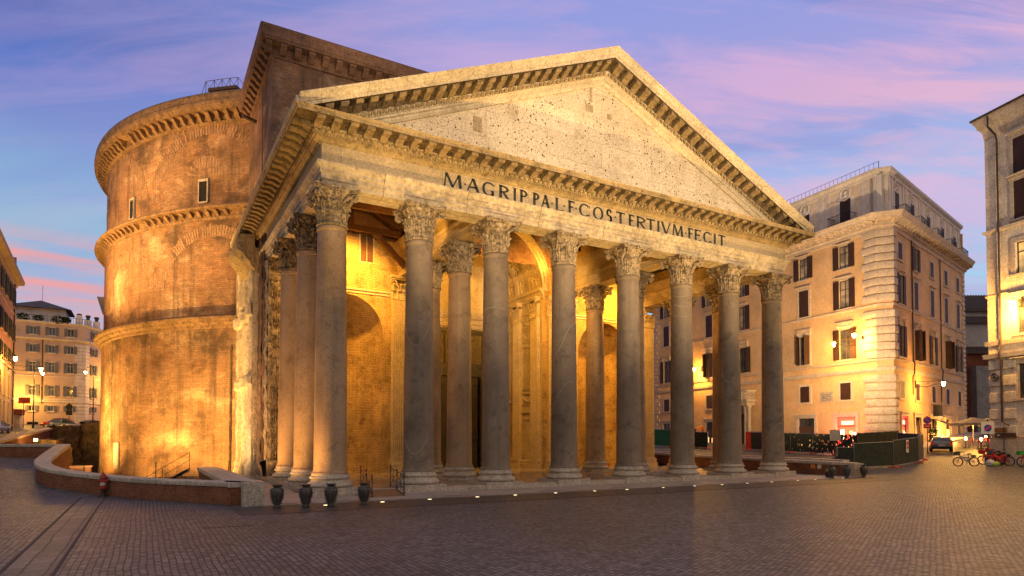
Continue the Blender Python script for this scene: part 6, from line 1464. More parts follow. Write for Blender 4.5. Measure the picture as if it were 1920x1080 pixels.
# ramp and its railings
mb = MB(); mb.add([(-14.8,-2.5,-.0),(-13.0,-2.5,-.0),(-13.0,-.9,.235),(-14.8,-.9,.235),(-14.8,-2.5,-.04),(-13.0,-2.5,-.04),(-13.0,-.9,-.04),(-14.8,-.9,-.04)],[(0,1,2,3),(0,4,5,1),(1,5,6,2),(0,3,7,4)])
tag(mb.build('ramp', plain('brown ramp board', (.20,.12,.07), .6, 0, .2)), 'short brown board ramp up to the portico between two railings', 'ramp')
for (xx, yy, lb, tape) in ((-14.65,-2.6,'iron ramp railing wrapped in orange tape, left of the board ramp',True),(-13.1,-2.5,'iron ramp railing with crossed bars, right of the board ramp',False)):
    t = thing('ramp_railing', lb, 'railing', (xx,yy,0), 0, 'ramp railings'); mb = MB(); Lr = 2.9
    ys = [0,Lr/2,Lr]; dx = .35
    P = lambda s_, z: (dx*s_/Lr, s_, z+.08*s_)
    for y in ys: mb.tube([P(y,-.02), P(y,1.0)], .022, 6); mb.ball(P(y,1.04), .04, 6, 5)
    for z in (.08,.95): mb.tube([P(0,z), P(Lr,z)], .02, 6)
    for i in (0,1): mb.tube([P(ys[i],.08), P(ys[i+1],.95)], .012, 5); mb.tube([P(ys[i],.95), P(ys[i+1],.08)], .012, 5); mb.tube([P(ys[i]+Lr/4,.08), P(ys[i]+Lr/4,.95)], .01, 5)
    mb.build('frame', M['iron'], t)
    if tape:
        mb = MB(); mb.tube([P(.1,.95), P(Lr-.2,.95)], .034, 6); mb.tube([P(0,.08), P(.9,.08)], .034, 6); mb.build('tape', plain('orange tape', (.55,.16,.06), .6), t)
# sleeping bundle
mb = MB(); 
for (x,y,s_,h_) in ((9.3,12.4,.55,.22),(9.9,12.6,.45,.28),(10.5,12.5,.4,.2)):
    mb.grid(lambda u, v: (x+s_*sin(pi*v)*cos(2*pi*u)*(1+.25*mnoise.noise(Vector((u*5,v*5,x)))), y+s_*.6*sin(pi*v)*sin(2*pi*u), .22+h_-h_*cos(pi*v)*(1+.2*mnoise.noise(Vector((u*6,v*4,y))))), 16, 10, 1 if x > 10.2 else 0)
tag(mb.build('blanket_bundle', [plain('orange blanket', (.6,.2,.04), .9), plain('red dark blanket', (.3,.03,.02), .9)]), 'bundle of orange and red blankets on the portico floor by the right niche', 'blankets')
# ------------------------------------------------------------ street lamps at left
def streetlamp(x, y, h, lb, ang, power=300, arm=1.0, grp='street lamps along the left street'):
    z = G(x,y); t = thing('street_lamp', lb, 'street lamp', (x,y,z), ang, grp)
    m = MB(); m.lathe([(.16,0),(.16,.6),(.09,.8),(.07,2.0),(.05,h)], (0,0,0), 10); pts = [(0,0,h)]+[(arm/2-arm/2*cos(a), 0, h+.5*sin(a)) for a in [pi*i/8 for i in range(1,9)]]; m.tube(pts, .035, 6); m.build('pole', M['iron'], t)
    m = MB(); m.lathe([(.05,0),(.28,-.15),(.3,-.2),(.26,-.22)], (arm,0,h), 10); m.build('lamp_hood', M['iron'], t)
    m = MB(); m.lathe([(.22,-.2),(.16,-.42),(.02,-.5)], (arm,0,h), 10, cap=False); m.build('lamp_glass', M['lantern'], t)
    lamp('POINT', (x+arm*cos(ang), y+arm*sin(ang), z+h-.7), power, GOLD, None, .2)
streetlamp(-37.2, 83.0, 8.2, 'lit street lamp standing before the cream townhouse', .3, 350)
streetlamp(-30.0, 82.0, 8.6, 'tall dark street lamp nearest the brick drum at left', 3.3, 600)
# wall lanterns on the orange house
p = onf(O6,d6,(1,.05),L6-14.0); 
lantern(p[0],p[1],12.0,0,'lit lantern on the orange house at the left picture edge, nearer of two',600,1.2,'lanterns along the left street')
p = onf(O6,d6,(1,.05),L6-7.6); lantern(p[0],p[1],11.5,.1,'lit lantern on a long bracket of the orange house, farther of two',500,3.2,'lanterns along the left street')
lantern(-27.0,104.5,13.6,-1.2,'lit lantern at the far corner between cream townhouse and drum',900,.8,'lanterns along the left street')
lamp('POINT', (-40.5,98.0,9.8), 550, GOLD, None, .3)
# taxi sign, traffic light backs, kiosks
def post(t, x, y, z, h, r=.05): m = MB(); m.tube([(x,y,z),(x,y,z+h)], r, 8); return m.build('post', M['pipe'], t)
t = thing('taxi_sign', 'red taxi rank sign on a pale post before the cream townhouse', 'sign'); post(t, -38.3, 82.5, 4.2, 4.4)
mb = MB(); mb.obox((-38.2,82.4,8.2),(1.35,.12,.85),0); mb.build('panel', plain('taxi red', (.55,.05,.02), .4), t)
def texto(s_, size, loc, rz, mat, parent, name='lettering'):
    c = bpy.data.curves.new(name, 'FONT'); c.body = s_; c.size = size; c.extrude = .005; c.align_x = 'CENTER'; c.align_y = 'CENTER'; c.resolution_u = 2
    o = bpy.data.objects.new(name, c); C.objects.link(o); dg = bpy.context.evaluated_depsgraph_get(); me = bpy.data.meshes.new_from_object(o.evaluated_get(dg)); bpy.data.objects.remove(o)
    me.materials.clear(); me.materials.append(mat); o = bpy.data.objects.new(name, me); C.objects.link(o); o.location = loc; o.rotation_euler = (pi/2,0,rz); o.parent = parent; return o
texto('TAXI', .5, (-38.2,82.32,8.2), 0, plain('dark sign letters', (.1,.01,.01), .4), t)
t = thing('traffic_light', 'dark round and square signal backs on a slim post before the cream townhouse', 'traffic sign'); post(t, -32.7, 79.5, 4.0, 3.9)
mb = MB(); mb.M = Matrix.Translation((-32.7,79.4,7.3)) @ Matrix.Rotation(pi/2,4,'X'); mb.lathe([(.001,0),(.42,0),(.42,.05),(.001,.05)], (0,0,0), 18, cap=False); mb.M = None; mb.obox((-32.7,79.4,6.45),(.75,.08,.62)); mb.build('panel', M['iron'], t)
t = thing('kiosk', 'small street kiosk with dark red roof and pale panels on the left street', 'kiosk'); mb = MB(); mb.box(-42.6,-38.9,84,86,4.2,6.2); mb.build('cabin', plain('pale kiosk panels', (.36,.32,.30), .5, 0, .4, .4, 1.2), t)
mb = MB(); mb.box(-42.9,-38.6,83.7,86.3,6.2,7.0); mb.build('roof', plain('dark red roof', (.16,.03,.02), .5), t)
mb = MB(); mb.box(-42.3,-41.0,83.9,84,4.5,5.9); mb.box(-40.6,-39.9,83.9,84,4.5,5.9,1); mb.build('poster', [M['glass'], M['framew']], t)
mb = MB()
for i in range(8): mb.tube([(-45.6+.3*i,82,4.2),(-45.6+.3*i,82,5.3)], .03, 5)
mb.tube([(-45.6,82,5.3),(-43.5,82,5.3)], .04, 5); mb.tube([(-45.6,82,4.4),(-43.5,82,4.4)], .04, 5); tag(mb.build('street_barrier', M['iron']), 'short grey tubular barrier left of the kiosk', 'barrier')
mb = MB(); mb.box(-46.8,-45.7,84,84.3,4.2,6.4); tag(mb.build('hoarding_board', plain('orange board', (.5,.14,.03), .6)), 'upright orange board against the wall at the far left street', 'board')
ar = [o for o in T.children if o.name.startswith('architrave')][0]
M['cut'] = plain('cut letters', (.26,.20,.14), .8)
for s_, z_, y_, w_ in (('IMP · CAES · L · SEPTIMIVS · SEVERVS · PIVS · PERTINAX · ARABICVS · ADIABENICVS · PARTHICVS · MAXIMVS · PONTIF · MAX · TRIB · POTEST · X · IMP · XI · COS · III · P · P · PROCOS', 15.18, -.765, 23.4), ('ET · IMP · CAES · M · AVRELIVS · ANTONINVS · PIVS · FELIX · AVG · TRIB · POTEST · V · COS · PROCOS · PANTHEVM · VETVSTATE · CORRVPTVM · CVM · OMNI · CVLTV · RESTITVERVNT', 14.93, -.695, 22.8)):
    o = texto(s_, .2, (.6, y_, z_), 0, M['cut'], ar, 'cut_inscription'); xs_ = [v.co.x for v in o.data.vertices]; o.scale = (w_/(max(xs_)-min(xs_)), .8, 1)
# ------------------------------------------------------------ cars
def car(name, lb, loc, rz, paint, group=None):
    t = thing(name, lb, 'car', loc, rz, group); Lc, Wc = 4.1, 1.74
    # side silhouette stations x (front +) : body lower, and cabin
    st_ = [(-2.05,.42,.86,.78),(-1.98,.32,1.0,.84),(-1.6,.28,1.02,.87),(-.8,.25,.98,.87),(.4,.25,.96,.87),(1.1,.27,.92,.86),(1.65,.3,.82,.82),(1.95,.34,.66,.74),(2.05,.42,.56,.66)]
    m = MB(); vs = []
    for (x,z0,z1,hw) in st_:
        for (y,z) in ((-hw*.9,z0),(-hw,z0+.12),(-hw,z0+(z1-z0)*.6),(-hw*.93,z1-.03),(-hw*.8,z1),(0,z1+.02),(hw*.8,z1),(hw*.93,z1-.03),(hw,z0+(z1-z0)*.6),(hw,z0+.12),(hw*.9,z0)): vs.append((x,y,z))
    K = 11; m.add(vs, [(i*K+q,i*K+(q+1)%K,(i+1)*K+(q+1)%K,(i+1)*K+q) for i in range(len(st_)-1) for q in range(K)]+[tuple(range(K)), tuple((len(st_)-1)*K+q for q in range(K))]); 
    rf = [(-1.75,1.28,.62),(-1.4,1.45,.64),(-.4,1.5,.65),(.25,1.42,.64)]
    m.add([(x,s_*w,z) for (x,z,w) in rf for s_ in (-1,1)]+[(x,s_*w*.97,z-.05) for (x,z,w) in rf for s_ in (-1,1)], [(2*i,2*i+1,2*i+3,2*i+2) for i in range(3)]+[(8+2*i,8+2*i+2,8+2*i+3,8+2*i+1) for i in range(3)]+[(0,2,10,8),(2,4,12,10),(4,6,14,12),(1,9,11,3),(3,11,13,5),(5,13,15,7),(0,8,9,1),(6,7,15,14)])
    for s_ in (-1,1):
        for (a,b) in (((-1.95,.8*s_,1.0),(-1.75,.62*s_,1.28)),((1.05,.78*s_,.93),(.25,.64*s_,1.43)),((-.55,.82*s_,.98),(-.5,.66*s_,1.48))): m.bar(a,b,.07,.09)
    m.build('body', paint, t, ang=50)
    m = MB(); gl = [(-1.97,1.0,.76,-1.76,1.26,.61),(1.08,.93,.76,.26,1.40,.62)]
    for (x0,z0,w0,x1,z1,w1) in gl: m.quad((x0,-w0,z0),(x0,w0,z0),(x1,w1,z1),(x1,-w1,z1))
    for s_ in (-1,1):
        m.add([(-1.93,s_*.80,.99),(-.5,s_*.82,.98),(-.5,s_*.655,1.45),(-1.72,s_*.63,1.28)],[(0,1,2,3)]); m.add([(-.5,s_*.82,.98),(1.03,s_*.78,.93),(.28,s_*.64,1.40),(-.5,s_*.655,1.45)],[(0,1,2,3)])
    m.build('windows', M['glass'], t)
    for (x,y) in ((-1.3,-.78),(-1.3,.78),(1.3,-.78),(1.3,.78)):
        m = MB(); m.M = Matrix.Translation((x,y,.32)) @ Matrix.Rotation(pi/2,4,'X'); m.lathe([(.2,-.1),(.31,-.1),(.325,-.06),(.325,.06),(.31,.1),(.2,.1)], (0,0,0), 20, cap=False); m.M = None; w_ = m.build('wheel', M['tyre'], t)
        m = MB(); m.M = Matrix.Translation((x,y,.32)) @ Matrix.Rotation(pi/2,4,'X'); m.lathe([(.001,-.07),(.21,-.09),(.21,.09),(.001,.07)], (0,0,0), 14, cap=False); m.M = None; m.build('rim', plain('alloy', (.4,.4,.4), .35, .8), w_)
    for s_ in (-1,1): m = MB(); m.box(-2.06,-1.9,*sorted((s_*.62,s_*.83)),.68,.98); m.build('tail_light', M['tail'], t); m = MB(); m.box(1.85,2.02,*sorted((s_*.45,s_*.72)),.52,.66); m.build('headlight', M['framew'], t)
    m = MB(); m.box(-2.09,-2.0,-.8,.8,.3,.5,0); m.box(-2.1,-2.06,-.26,.26,.55,.67,1); m.build('bumper', [M['iron'], M['framew']], t)
    for s_ in (-1,1): m = MB(); m.obox((.75,s_*.98,1.02),(.12,.2,.14)); m.build('mirror', paint, t)
    return t
M['tyre'] = plain('rubber', (.015,.015,.015), .8); M['tail'] = emit('tail light red', (.5,.02,.01), .25)
silver = plain('silver grey paint', (.20,.20,.21), .25, .5, .1); blue = plain('pale blue paint', (.22,.30,.38), .3, .3, .1); dark = plain('dark paint', (.03,.035,.05), .3, .3)
car('parked_car', 'grey hatchback seen from behind at the entrance of the right side street', (41.9,1.6,G(42,1.0)), radians(28), silver)
car('parked_car', 'pale silver car at the left picture edge on the rising street', (-38.4,64.0,G(-38.4,64)), radians(80), silver)
car('parked_car', 'pale blue car whose roof shows over the retaining wall at left', (-33.0,78.3,G(-33.0,78.3)-.05), radians(10), blue)
car('parked_car', 'dark car low behind the retaining wall beside the pale blue car', (-29.6,80.2,G(-29.6,80.2)-.2), radians(8), dark)
car('parked_car', 'small bright red car before the cream townhouse shop', (-34.9,87.5,G(-35,87.5)-.1), radians(185), plain('red paint', (.5,.02,.02), .3))
# ------------------------------------------------------------ bicycles
def bike(lb, loc, rz, fc, tilt=0, basket=None, grp='rental bicycles before the travertine building', rim=None):
    t = thing('bicycle', lb, 'bicycle', loc, rz, grp); t.rotation_euler = (tilt,0,rz); fm = plain('bicycle paint', fc, .4)
    for x in (-.55,.55):
        m = MB(); pts = [(x+.33*cos(a),0,.35+.33*sin(a)) for a in [2*pi*i/24 for i in range(24)]]; m.tube(pts, .034, 6, closed=True); w_ = m.build('wheel', M['tyre'], t)
        m = MB(); pts = [(x+.295*cos(a),0,.35+.295*sin(a)) for a in [2*pi*i/20 for i in range(20)]]; m.tube(pts, .016, 5, closed=True)
        for i in range(10): a = pi*2*i/10; m.tube([(x,0,.35),(x+.29*cos(a),0,.35+.29*sin(a))], .004, 3, cap=False)
        m.ball((x,0,.35), .04, 8, 6); m.build('rim', rim or M['pipe'], w_)
    m = MB()
    for a, b, r in (((-.55,0,.35),(-.1,0,.35),.02),((-.1,0,.35),(.42,0,.82),.035),((-.1,0,.35),(-.22,0,.85),.028),((-.55,0,.35),(-.2,0,.72),.018),((-.2,0,.66),(.4,0,.72),.03),((.42,0,.86),(.55,0,.35),.025),((.42,0,.82),(.36,0,1.06),.02)): m.tube([a,b], r*1.5, 8)
    m.build('frame', fm, t)
    m = MB(); m.tube([(.2,-.28,1.08),(.36,-.24,1.08),(.38,0,1.06),(.36,.24,1.08),(.2,.28,1.08)], .015, 6); m.build('handlebar', M['iron'], t)
    m = MB(); m.ball((-.24,0,.93), (.17,.10,.06), 10, 6); m.box(-.62,-.4,-.12,.12,.72,.86); m.tube([(-.22,0,.84),(-.24,0,.92)], .015, 6); m.build('saddle', M['tyre'], t)
    m = MB(); 
    for i in range(8): a = -.3+i*.35; m.obox((-.55+.38*cos(a+.4),0,.35+.38*sin(a+.4)),(.13,.06,.012),0,0,0,-(a+.4)+pi/2)
    m.build('mudguard', fm, t)
    m = MB(); m.tube([(-.1,-.08,.35),(-.1,-.08,.2)], .012, 5); m.tube([(-.1,.08,.35),(-.1,.08,.5)], .012, 5); m.obox((-.1,-.13,.2),(.09,.08,.02)); m.obox((-.1,.13,.5),(.09,.08,.02)); m.build('pedals', M['iron'], t)
    if basket:
        m = MB(); 
        for z in (.85,.95,1.05,1.12):
            k_ = .13+.06*(z-.85)/.3; m.tube([(.6-k_,-k_,z),(.6+k_,-k_,z),(.6+k_,k_,z),(.6-k_,k_,z)], .012, 4, closed=True)
        m.box(.46,.74,-.13,.13,.84,.86); m.box(.45,.47,-.16,.16,.85,1.1); m.box(.73,.75,-.16,.16,.85,1.1); m.box(.45,.75,-.165,-.15,.85,1.1); m.box(.45,.75,.15,.165,.85,1.1); m.build('basket', plain('basket', basket, .5), t)
    return t
redp = (.55,.02,.02)
bike('white rental bicycle with red rims standing apart, leftmost of the bicycles', (30.0,-6.0,G(30,-6)), radians(140), (.22,.22,.23), .05, (.03,.03,.03), rim=plain('red rim', (.2,.015,.015), .5))
bike('red and green rental bicycle in the middle, beside the plastic bags', (31.2,-7.7,G(31.2,-7.7)), radians(125), redp, .1, (.03,.03,.03))
bike('red rental bicycle leaning behind the middle one', (31.8,-6.9,G(31.8,-6.9)), radians(95), redp, -.2, redp)
bike('red rental bicycle with green basket panel at the right picture edge', (31.2,-9.5,G(31.2,-9.5)), radians(150), redp, .05, (.05,.35,.04))
bike('red rental bicycle standing behind the others near the no entry panel', (33.0,-6.6,G(33,-6.6)), radians(70), redp, .1, redp)
mb = MB()
for (x,y,s_,m_) in ((30.9,-7.2,.32,0),(31.3,-7.0,.26,0),(30.8,-7.55,.2,1),(31.1,-7.5,.22,1)):
    z = G(x,y); mb.grid(lambda u, v: (x+s_*sin(pi*v)*cos(2*pi*u)*(1+.4*mnoise.noise(Vector((u*6,v*6,x)))), y+s_*sin(pi*v)*sin(2*pi*u), z+s_*.7-s_*.8*cos(pi*v)*(1+.3*mnoise.noise(Vector((u*7,v*7,y))))), 18, 12, m_)
tag(mb.build('plastic_bags', [plain('white plastic', (.5,.48,.45), .4), plain('lime plastic', (.3,.4,.06), .4)]), 'crumpled white and lime plastic bags on the ground between the bicycles', 'bags')
# fallen scooter at the left
t = thing('electric_scooter', 'white electric scooter with red parts lying on the cobbles before the low wall', 'scooter', (-30.3,21.0,G(-30.3,21.0)+.05), radians(-28)); wp = plain('white scooter', (.5,.5,.52), .4)
mb = MB(); mb.box(-1.5,-.3,-.02,.22,.05,.16); mb.build('deck', wp, t)
mb = MB(); mb.tube([(-.3,.1,.12),(.0,.1,.2),(1.1,.12,.28)], .04, 8); mb.build('stem', wp, t)
for x in (-1.6,-.1): mb = MB(); mb.M = Matrix.Translation((x,.1,.1)) @ Matrix.Rotation(.5,4,'X'); mb.lathe([(.06,-.04),(.13,-.04),(.13,.04),(.06,.04)], (0,0,0), 14, cap=False); mb.M = None; mb.build('wheel', M['tyre'], t)
mb = MB(); mb.tube([(1.05,.1,.1),(1.1,.12,.3),(1.5,.2,.75)], .035, 8); mb.box(-1.7,-1.45,.0,.2,.1,.2); mb.build('handlebar', plain('red scooter parts', (.55,.03,.03), .4), t)
mb = MB(); mb.ball((1.5,.5,.18),(.5,.3,.18),14,8); mb.build('rear_cover', M['iron'], t)
# ------------------------------------------------------------ works fences at the right street
M['net'] = stone('dark green netting', (.035,.042,.028), 2.5, .4, (.02,.022,.016), .5, .2, None, .3, 0, .7, .4)
k = NT('perforated netting'); vo = k.n('ShaderNodeTexVoronoi'); k.l(k.coord(scale=(2.2,2.2,1.1)), vo.inputs['Vector']); vo.inputs['Scale'].default_value = 2.2
tr = k.n('ShaderNodeBsdfTransparent'); mx = k.n('ShaderNodeMixShader'); k.fin((.035,.04,.026), .7); k.l(k.math('MULTIPLY', k.ramp(vo.outputs['Distance'], [(.2,1.),(.26,0.)]), .8), mx.inputs[0]); k.l(k.b.outputs[0], mx.inputs[1]); k.l(tr.outputs[0], mx.inputs[2]); k.l(mx.outputs[0], k.out.inputs[0]); M['netp'] = k.mat
M['green'] = plain('bright green netting', (.02,.18,.07), .7, 0, .3); M['rednet'] = plain('red plastic netting', (.45,.03,.02), .6, 0, .4)
M['steel'] = plain('galvanised steel', (.32,.32,.33), .4, .6); M['foot'] = plain('orange foot', (.6,.10,.03), .6)
def fence(a, b, h, mat, lb, grp='temporary works fence panels', feet=True):
    za, zb = G(*a), G(*b); t = thing('fence_panel', lb, 'fence', (0,0,0), 0, grp); m = MB(); A = Vector((a[0],a[1],za)); B = Vector((b[0],b[1],zb)); n = Vector(((B-A).y,-(B-A).x,0)).normalized()*.012
    nseg = 24
    def f(u, v): p = A.lerp(B, u); w = .05*mnoise.noise(Vector((u*8,v*3,a[0]))); return (p.x+n.x*8*w*3, p.y+n.y*8*w*3, p.z+.12+(h-.15)*v+.04*sin(u*40)*(v > .9)*.3)
    m.grid(f, nseg, 8); m.build('netting', mat, t)
    m = MB()
    for P_ in (A, B): m.tube([P_+Vector((0,0,.02)), P_+Vector((0,0,h+.08))], .035, 6)
    m.tube([A+Vector((0,0,h)), B+Vector((0,0,h))], .025, 6); m.tube([A+Vector((0,0,.12)), B+Vector((0,0,.12))], .025, 6); m.build('frame', M['steel'], t)
    if feet:
        for P_ in (A, B): m = MB(); m.obox(P_+Vector((0,0,.06)),(.75,.24,.13), atan2((B-A).y,(B-A).x)+pi/2); m.build('foot', M['foot'], t)
seq = [(36.6,19.5),(36.1,16.4),(35.6,13.2),(35.2,10.3),(34.8,7.6),(34.2,5.0)]
for i in range(5): fence(seq[i], seq[i+1], 2.05, M['netp'], ['dark perforated fence panel farthest back, before the portal','dark perforated fence panel second from the back, near the last column','dark perforated fence panel before the darker shop window','dark green fence panel between the two shop windows','dark green fence panel before the red lit shop window'][i])
fence((34.2,5.0),(38.0,3.3), 2.2, M['net'], 'dark green fence panel under the rusticated stone corner')
fence((24.6,-.6),(27.2,-2.2), 2.0, M['net'], 'dark green fence panel nearest the bollards, its top sagging')
fence((27.2,-2.2),(31.3,-1.9), 2.1, M['net'], 'dark green fence panel carrying the small white warning sign')
fence((31.3,-1.9),(33.4,-1.2), 2.2, M['net'], 'dark green fence panel at the free right end of the fence line')
fence((33.6,-.9),(35.2,1.9), 2.2, M['net'], 'short dark green fence panel turned back towards the palazzo corner')
fence((24.0,.4),(24.6,-.6), 1.7, M['net'], 'narrow green fence panel with an orange tag beside the wall ledge')
fence((36.8,36.0),(36.5,31.8), 2.3, M['green'], 'bright green fence panel seen between two right columns', 'coloured works fences')
fence((36.6,30.8),(36.6,25.5), 2.0, M['net'], 'dark fence panel behind the orange excavator arm', 'coloured works fences')
fence((36.4,19.7),(36.9,16.9), 2.1, M['rednet'], 'red netting panel before the stone portal', 'coloured works fences', False)
t = thing('excavator', 'small excavator with raised orange arm behind the right columns', 'excavator', (37.5,28.6,1.7), .3); og = plain('digger orange', (.6,.2,.02), .5)
mb = MB(); mb.bar((0,0,2.2),(1.1,-.6,2.6),.28,.34); mb.bar((1.1,-.6,2.6),(1.3,-.75,1.2),.24,.3); mb.bar((1.3,-.75,1.2),(.9,-.6,.3),.2,.28); mb.build('arm', og, t)
mb = MB(); mb.box(-1.6,-.1,-.6,.7,.6,1.1); mb.box(-1.5,-.5,-.5,.6,1.1,2.3,1); mb.build('cab', [og, M['glass']], t); mb = MB(); 
for y in (-.7,.5): mb.box(-1.8,.2,y,y+.35,0,.5)
mb.build('tracks', M['tyre'], t); mb = MB(); mb.prism([(0,0),(.45,.1),(.5,-.35),(.1,-.45)], (.6,-.8,.35), (1,0,0), (0,0,1), (0,1,0), .5); mb.build('bucket', M['iron'], t)
mb = MB(); mb.grid(lambda u, v: (22.5+2.2*u, -.4+.9*v+.3*u, .95+.3*sin(pi*u)*sin(pi*v)*(1+.5*mnoise.noise(Vector((u*5,v*5,0))))+.02), 20, 12); tag(mb.build('black_sheet', M['iron'], flat=True), 'crumpled black plastic sheet lying on the wall ledge', 'sheet')
# signs at the right
def disc(mb, c, r, rz, m=0, y=0, t=.02, seg=20):
    mb.M = Matrix.Translation(c) @ Matrix.Rotation(rz,4,'Z') @ Matrix.Translation((0,y,0)) @ Matrix.Rotation(pi/2,4,'X'); mb.lathe([(.001,0),(r,0),(r,t),(.001,t)], (0,0,0), seg, m=m, cap=False); mb.M = None
rd = plain('sign red', (.6,.02,.02), .4); bu = plain('sign blue', (.02,.06,.35), .4); wh = plain('sign white', (.6,.6,.58), .4)
face = radians(-30-30)
t = thing('no_parking_sign', 'round red and blue no parking sign on a brown post before the palazzo side street', 'sign'); x,y = 39.6,1.6; z = G(x,y); post(t, x, y, z, 3.5, .04)
mb = MB(); disc(mb, (x,y,z+3.1), .34, face, 0, -.06); disc(mb, (x,y,z+3.1), .26, face, 1, -.085); mb.M = Matrix.Translation((x,y,z+3.1)) @ Matrix.Rotation(face,4,'Z'); mb.obox((0,-.11,0),(.5,.01,.07),0,0,0,.785); mb.obox((0,-.07,-.55),(.62,.02,.4),0,0); mb.obox((0,-.085,-.55),(.4,.01,.07),0,2); mb.M = None; mb.build('plate', [rd, bu, wh], t)
t = thing('warning_sign', 'small white plate with a red round symbol fixed on the green fence', 'sign'); mb = MB(); x,y,z = 29.3,-2.13,G(29.3,-2)+1.5
mb.M = Matrix.Translation((x,y,z)) @ Matrix.Rotation(.1,4,'Z'); mb.obox((0,0,0),(.42,.02,1.0)); mb.M=None; disc(mb, (x,y,z+.25), .15, .1, 1, -.02); disc(mb, (x,y,z-.1), .12, .1, 1, -.02); mb.build('plate', [wh, rd], t)
t = thing('road_sign', 'grey back of a square road sign on a slim post before the fence', 'sign'); x,y = 28.6,3.6; z = G(x,y); post(t, x, y, z, 2.9, .045); mb = MB(); mb.obox((x,y-.05,z+2.35),(.95,.04,.95),-.5); mb.obox((x,y-.09,z+2.35),(1.0,.02,.08),-.5); mb.build('plate', M['steel'], t)
t = thing('turn_sign', 'white panel with blue circle and red slash beside the travertine corner', 'sign'); x,y = 32.9,-6.2; z = G(x,y); post(t, x+.25, y+.1, z, 3.4, .05)
fz = radians(-35); mb = MB(); mb.M = Matrix.Translation((x,y,z+2.75)) @ Matrix.Rotation(fz,4,'Z'); mb.obox((0,0,0),(.95,.04,.95)); mb.obox((0,-.06,-.02),(.62,.01,.09),0,2,0,-.6); mb.M = None; disc(mb, (x,y,z+2.72), .27, fz, 1, -.025); disc(mb, (x,y,z+2.72), .2, fz, 3, -.047,.004)
mb.build('plate', [wh, bu, rd, bu], t)
texto('ZONA', .14, (x-.02,y-.03,z+3.12), fz, M['pipe'], t) if False else None
t = thing('hanging_sign', 'small dark hanging shop sign projecting over the palazzo side street', 'sign'); p = onf(OB,d2,n2_,12.0,.2); mb = MB(); mb.obox((p[0]+n2_[0]*.6,p[1]+n2_[1]*.6,5.9),(.9,.12,1.3),an2); mb.obox((p[0]+n2_[0]*.6,p[1]+n2_[1]*.6,5.15),(.92,.14,.3),an2,1); mb.bar((p[0],p[1],6.6),(p[0]+n2_[0]*1.1,p[1]+n2_[1]*1.1,6.6),.05); mb.build('board', [M['iron'], wh], t)
mb = MB(); p = onf(OB,d2,n2_,9.6,.9); zg = G(p[0],p[1]); mb.box(p[0]-.28,p[0]+.28,p[1]-.28,p[1]+.28,zg,zg+.9)
t = thing('potted_plant', 'potted bush in a dark square planter at the side street shop', 'plant'); mb.build('planter', M['iron'], t); mb = MB()
for i in range(300):
    v = Vector((R.gauss(0,1),R.gauss(0,1),R.gauss(0,1))).normalized()*.5*R.random()**.4; c = Vector((p[0],p[1],zg+1.3))+v; a = Vector((R.uniform(-1,1),R.uniform(-1,1),R.uniform(-1,1))).normalized()*.07; b = a.cross(Vector((.1,.3,1))).normalized()*.05
    mb.add([c-a-b,c+a-b,c+a+b,c-a+b],[(0,1,2,3)])
mb.build('foliage', M['leaf'], t, flat=True)
# raised footway along the side street
mb = MB(); q0 = (Bq[0]+n2_[0]*.02, Bq[1]+n2_[1]*.02); 
pts = [q0, (E2[0],E2[1])]; vs = []
for (px_, py_) in pts:
    for o_ in (0, 2.4):
        x, y = px_+n2_[0]*o_, py_+n2_[1]*o_; vs += [(x,y,G(x,y)-.2),(x,y,G(x,y)+.13)]
mb.add(vs, [(1,3,7,5),(2,6,7,3),(0,1,3,2),(4,6,7,5)]); tag(mb.build('footway', M['trav']), kind='structure')
# cafe umbrellas and tables
M['canvas'] = plain('umbrella canvas', (.17,.145,.12), .8, 0, .15); M['cafebulb'] = emit('cafe lamp', (1,.62,.2), 45)
um = None
for i, (x, y, s_, lb) in enumerate(((48.0,1.6,1.0,'pale cafe umbrella over lit tables, leftmost'),(50.2,.6,1.05,'pale cafe umbrella in the middle of the lit tables'),(52.3,-.1,1.05,'pale cafe umbrella nearest the travertine building'))):
    z = G(x,y)
    if um is None:
        um = thing('cafe_umbrella', lb, 'umbrella', (x,y,z), .3, 'cafe umbrellas in the side street'); m = MB(); m.tube([(0,0,0),(0,0,3.2)], .04, 6); m.build('pole', M['steel'], um)
        m = MB(); n_ = 8; 
        for q in range(n_):
            a0_, a1_2 = 2*pi*q/n_, 2*pi*(q+1)/n_; am_ = (a0_+a1_2)/2; m.add([(0,0,3.25),(2*cos(a0_),2*sin(a0_),2.55),(1.9*cos(am_),1.9*sin(am_),2.62),(2*cos(a1_2),2*sin(a1_2),2.55),(2*cos(a0_),2*sin(a0_),2.3),(1.9*cos(am_),1.9*sin(am_),2.37),(2*cos(a1_2),2*sin(a1_2),2.3)],[(0,1,2),(0,2,3),(1,4,5,2),(2,5,6,3)])
        m.build('canopy', M['canvas'], um, ang=20); o = um
    else: o = copy_tree(um)
    o.location = (x,y,z); o.scale = (s_,s_,.92); o.rotation_euler = (0,0,i*.35); tag(o, lb)
    lamp('POINT', (x-.3,y-.5,z+2.2), 260, GOLD, None, .15)
tb = None
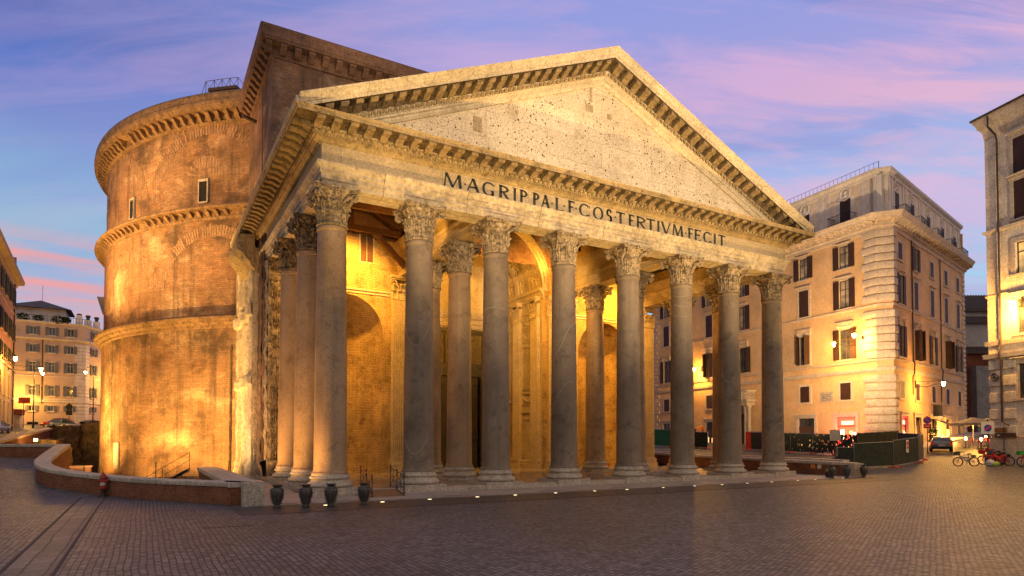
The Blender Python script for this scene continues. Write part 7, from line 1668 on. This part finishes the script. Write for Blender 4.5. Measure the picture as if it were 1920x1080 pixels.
for i, (x, y) in enumerate(((46.6,.3),(48.3,.1),(50.0,-.5),(51.8,-.8),(47.4,2.0),(49.6,1.2))):
    z = G(x,y)
    if tb is None:
        tb = thing('cafe_table', '', 'table', (x,y,z), 0); m = MB(); m.lathe([(.3,.72),(.45,.72),(.45,.76),(.001,.76)], (0,0,0), 14, cap=False); m.build('tabletop', wh, tb); m = MB(); m.tube([(0,0,0),(0,0,.72)], .04, 6); m.lathe([(.3,0),(.3,.03),(.05,.06)], (0,0,0), 12); m.build('pedestal', M['iron'], tb); m = MB(); m.lathe([(.05,.76),(.09,.8),(.09,1.0),(.03,1.04)], (0,0,0), 8); m.build('table_lamp', M['cafebulb'], tb); o = tb
    else: o = copy_tree(tb)
    o.location = (x,y,z); tag(o, 'small lit cafe table under the pale umbrellas of the side street', 'table', 'cafe tables')
ch0 = None
for i, (x, y) in enumerate(((46.0,.0),(47.2,-.3),(47.8,-.2),(48.9,-.4),(49.4,-.7),(50.6,-1.0),(51.2,-1.1),(52.4,-1.2),(46.8,1.4),(49.0,.8))):
    z = G(x,y)
    if ch0 is None:
        ch0 = thing('cafe_chair', '', 'chair', (x,y,z), 0); m = MB(); m.box(-.22,.22,-.22,.22,.43,.47); m.build('seat', rd, ch0); m = MB(); m.box(-.22,.22,.19,.23,.6,.95); m.build('backrest', rd, ch0)
        for lx in (-.2,.2):
            for ly in (-.2,.2): m = MB(); m.tube([(lx,ly,0),(lx,ly,.45 if ly < 0 else .9)], .015, 5); m.build('leg', M['iron'], ch0)
        o = ch0
    else: o = copy_tree(ch0)
    o.location = (x,y,z); o.rotation_euler = (0,0,i*1.3); tag(o, 'small red cafe chair at the lit tables of the side street', 'chair', 'cafe chairs')
mb = MB(); p = onf(OB,d2,n2_,14.0,.1); mb.prism([(0,0),(3.0,0),(3.0,.08),(0,.08)], (p[0],p[1],4.9), (d2[0],d2[1],0), (n2_[0]*.9,n2_[1]*.9,-.45), (0,0,1), .04); 
mb.add([(p[0],p[1],4.9),(p[0]+d2[0]*3,p[1]+d2[1]*3,4.9),(p[0]+d2[0]*3+n2_[0]*1.5,p[1]+d2[1]*3+n2_[1]*1.5,4.2),(p[0]+n2_[0]*1.5,p[1]+n2_[1]*1.5,4.2)],[(0,1,2,3)]); mb.build('awning', M['canvas'], B1)
lamp('POINT', onf(OB,d2,n2_,15.5,1.2)+(3.6,), 500, GOLD, None, .2)
lamp('POINT', onf(O1,u1,n1_,40.7-6.2,1.3)+(3.0,), 130, (1,.25,.18), None, .4)
# scattered litter on the cobbles
mb = MB()
for i in range(60):
    x, y = R.uniform(-24,14), R.uniform(-19,-7); a = R.uniform(0,6); s_ = R.uniform(.012,.03); mb.obox((x,y,-.035),(s_*1.6,s_,.008),a)
tag(mb.build('litter', wh), 'tiny scattered specks of paper litter on the cobbles', 'litter', kind='stuff')
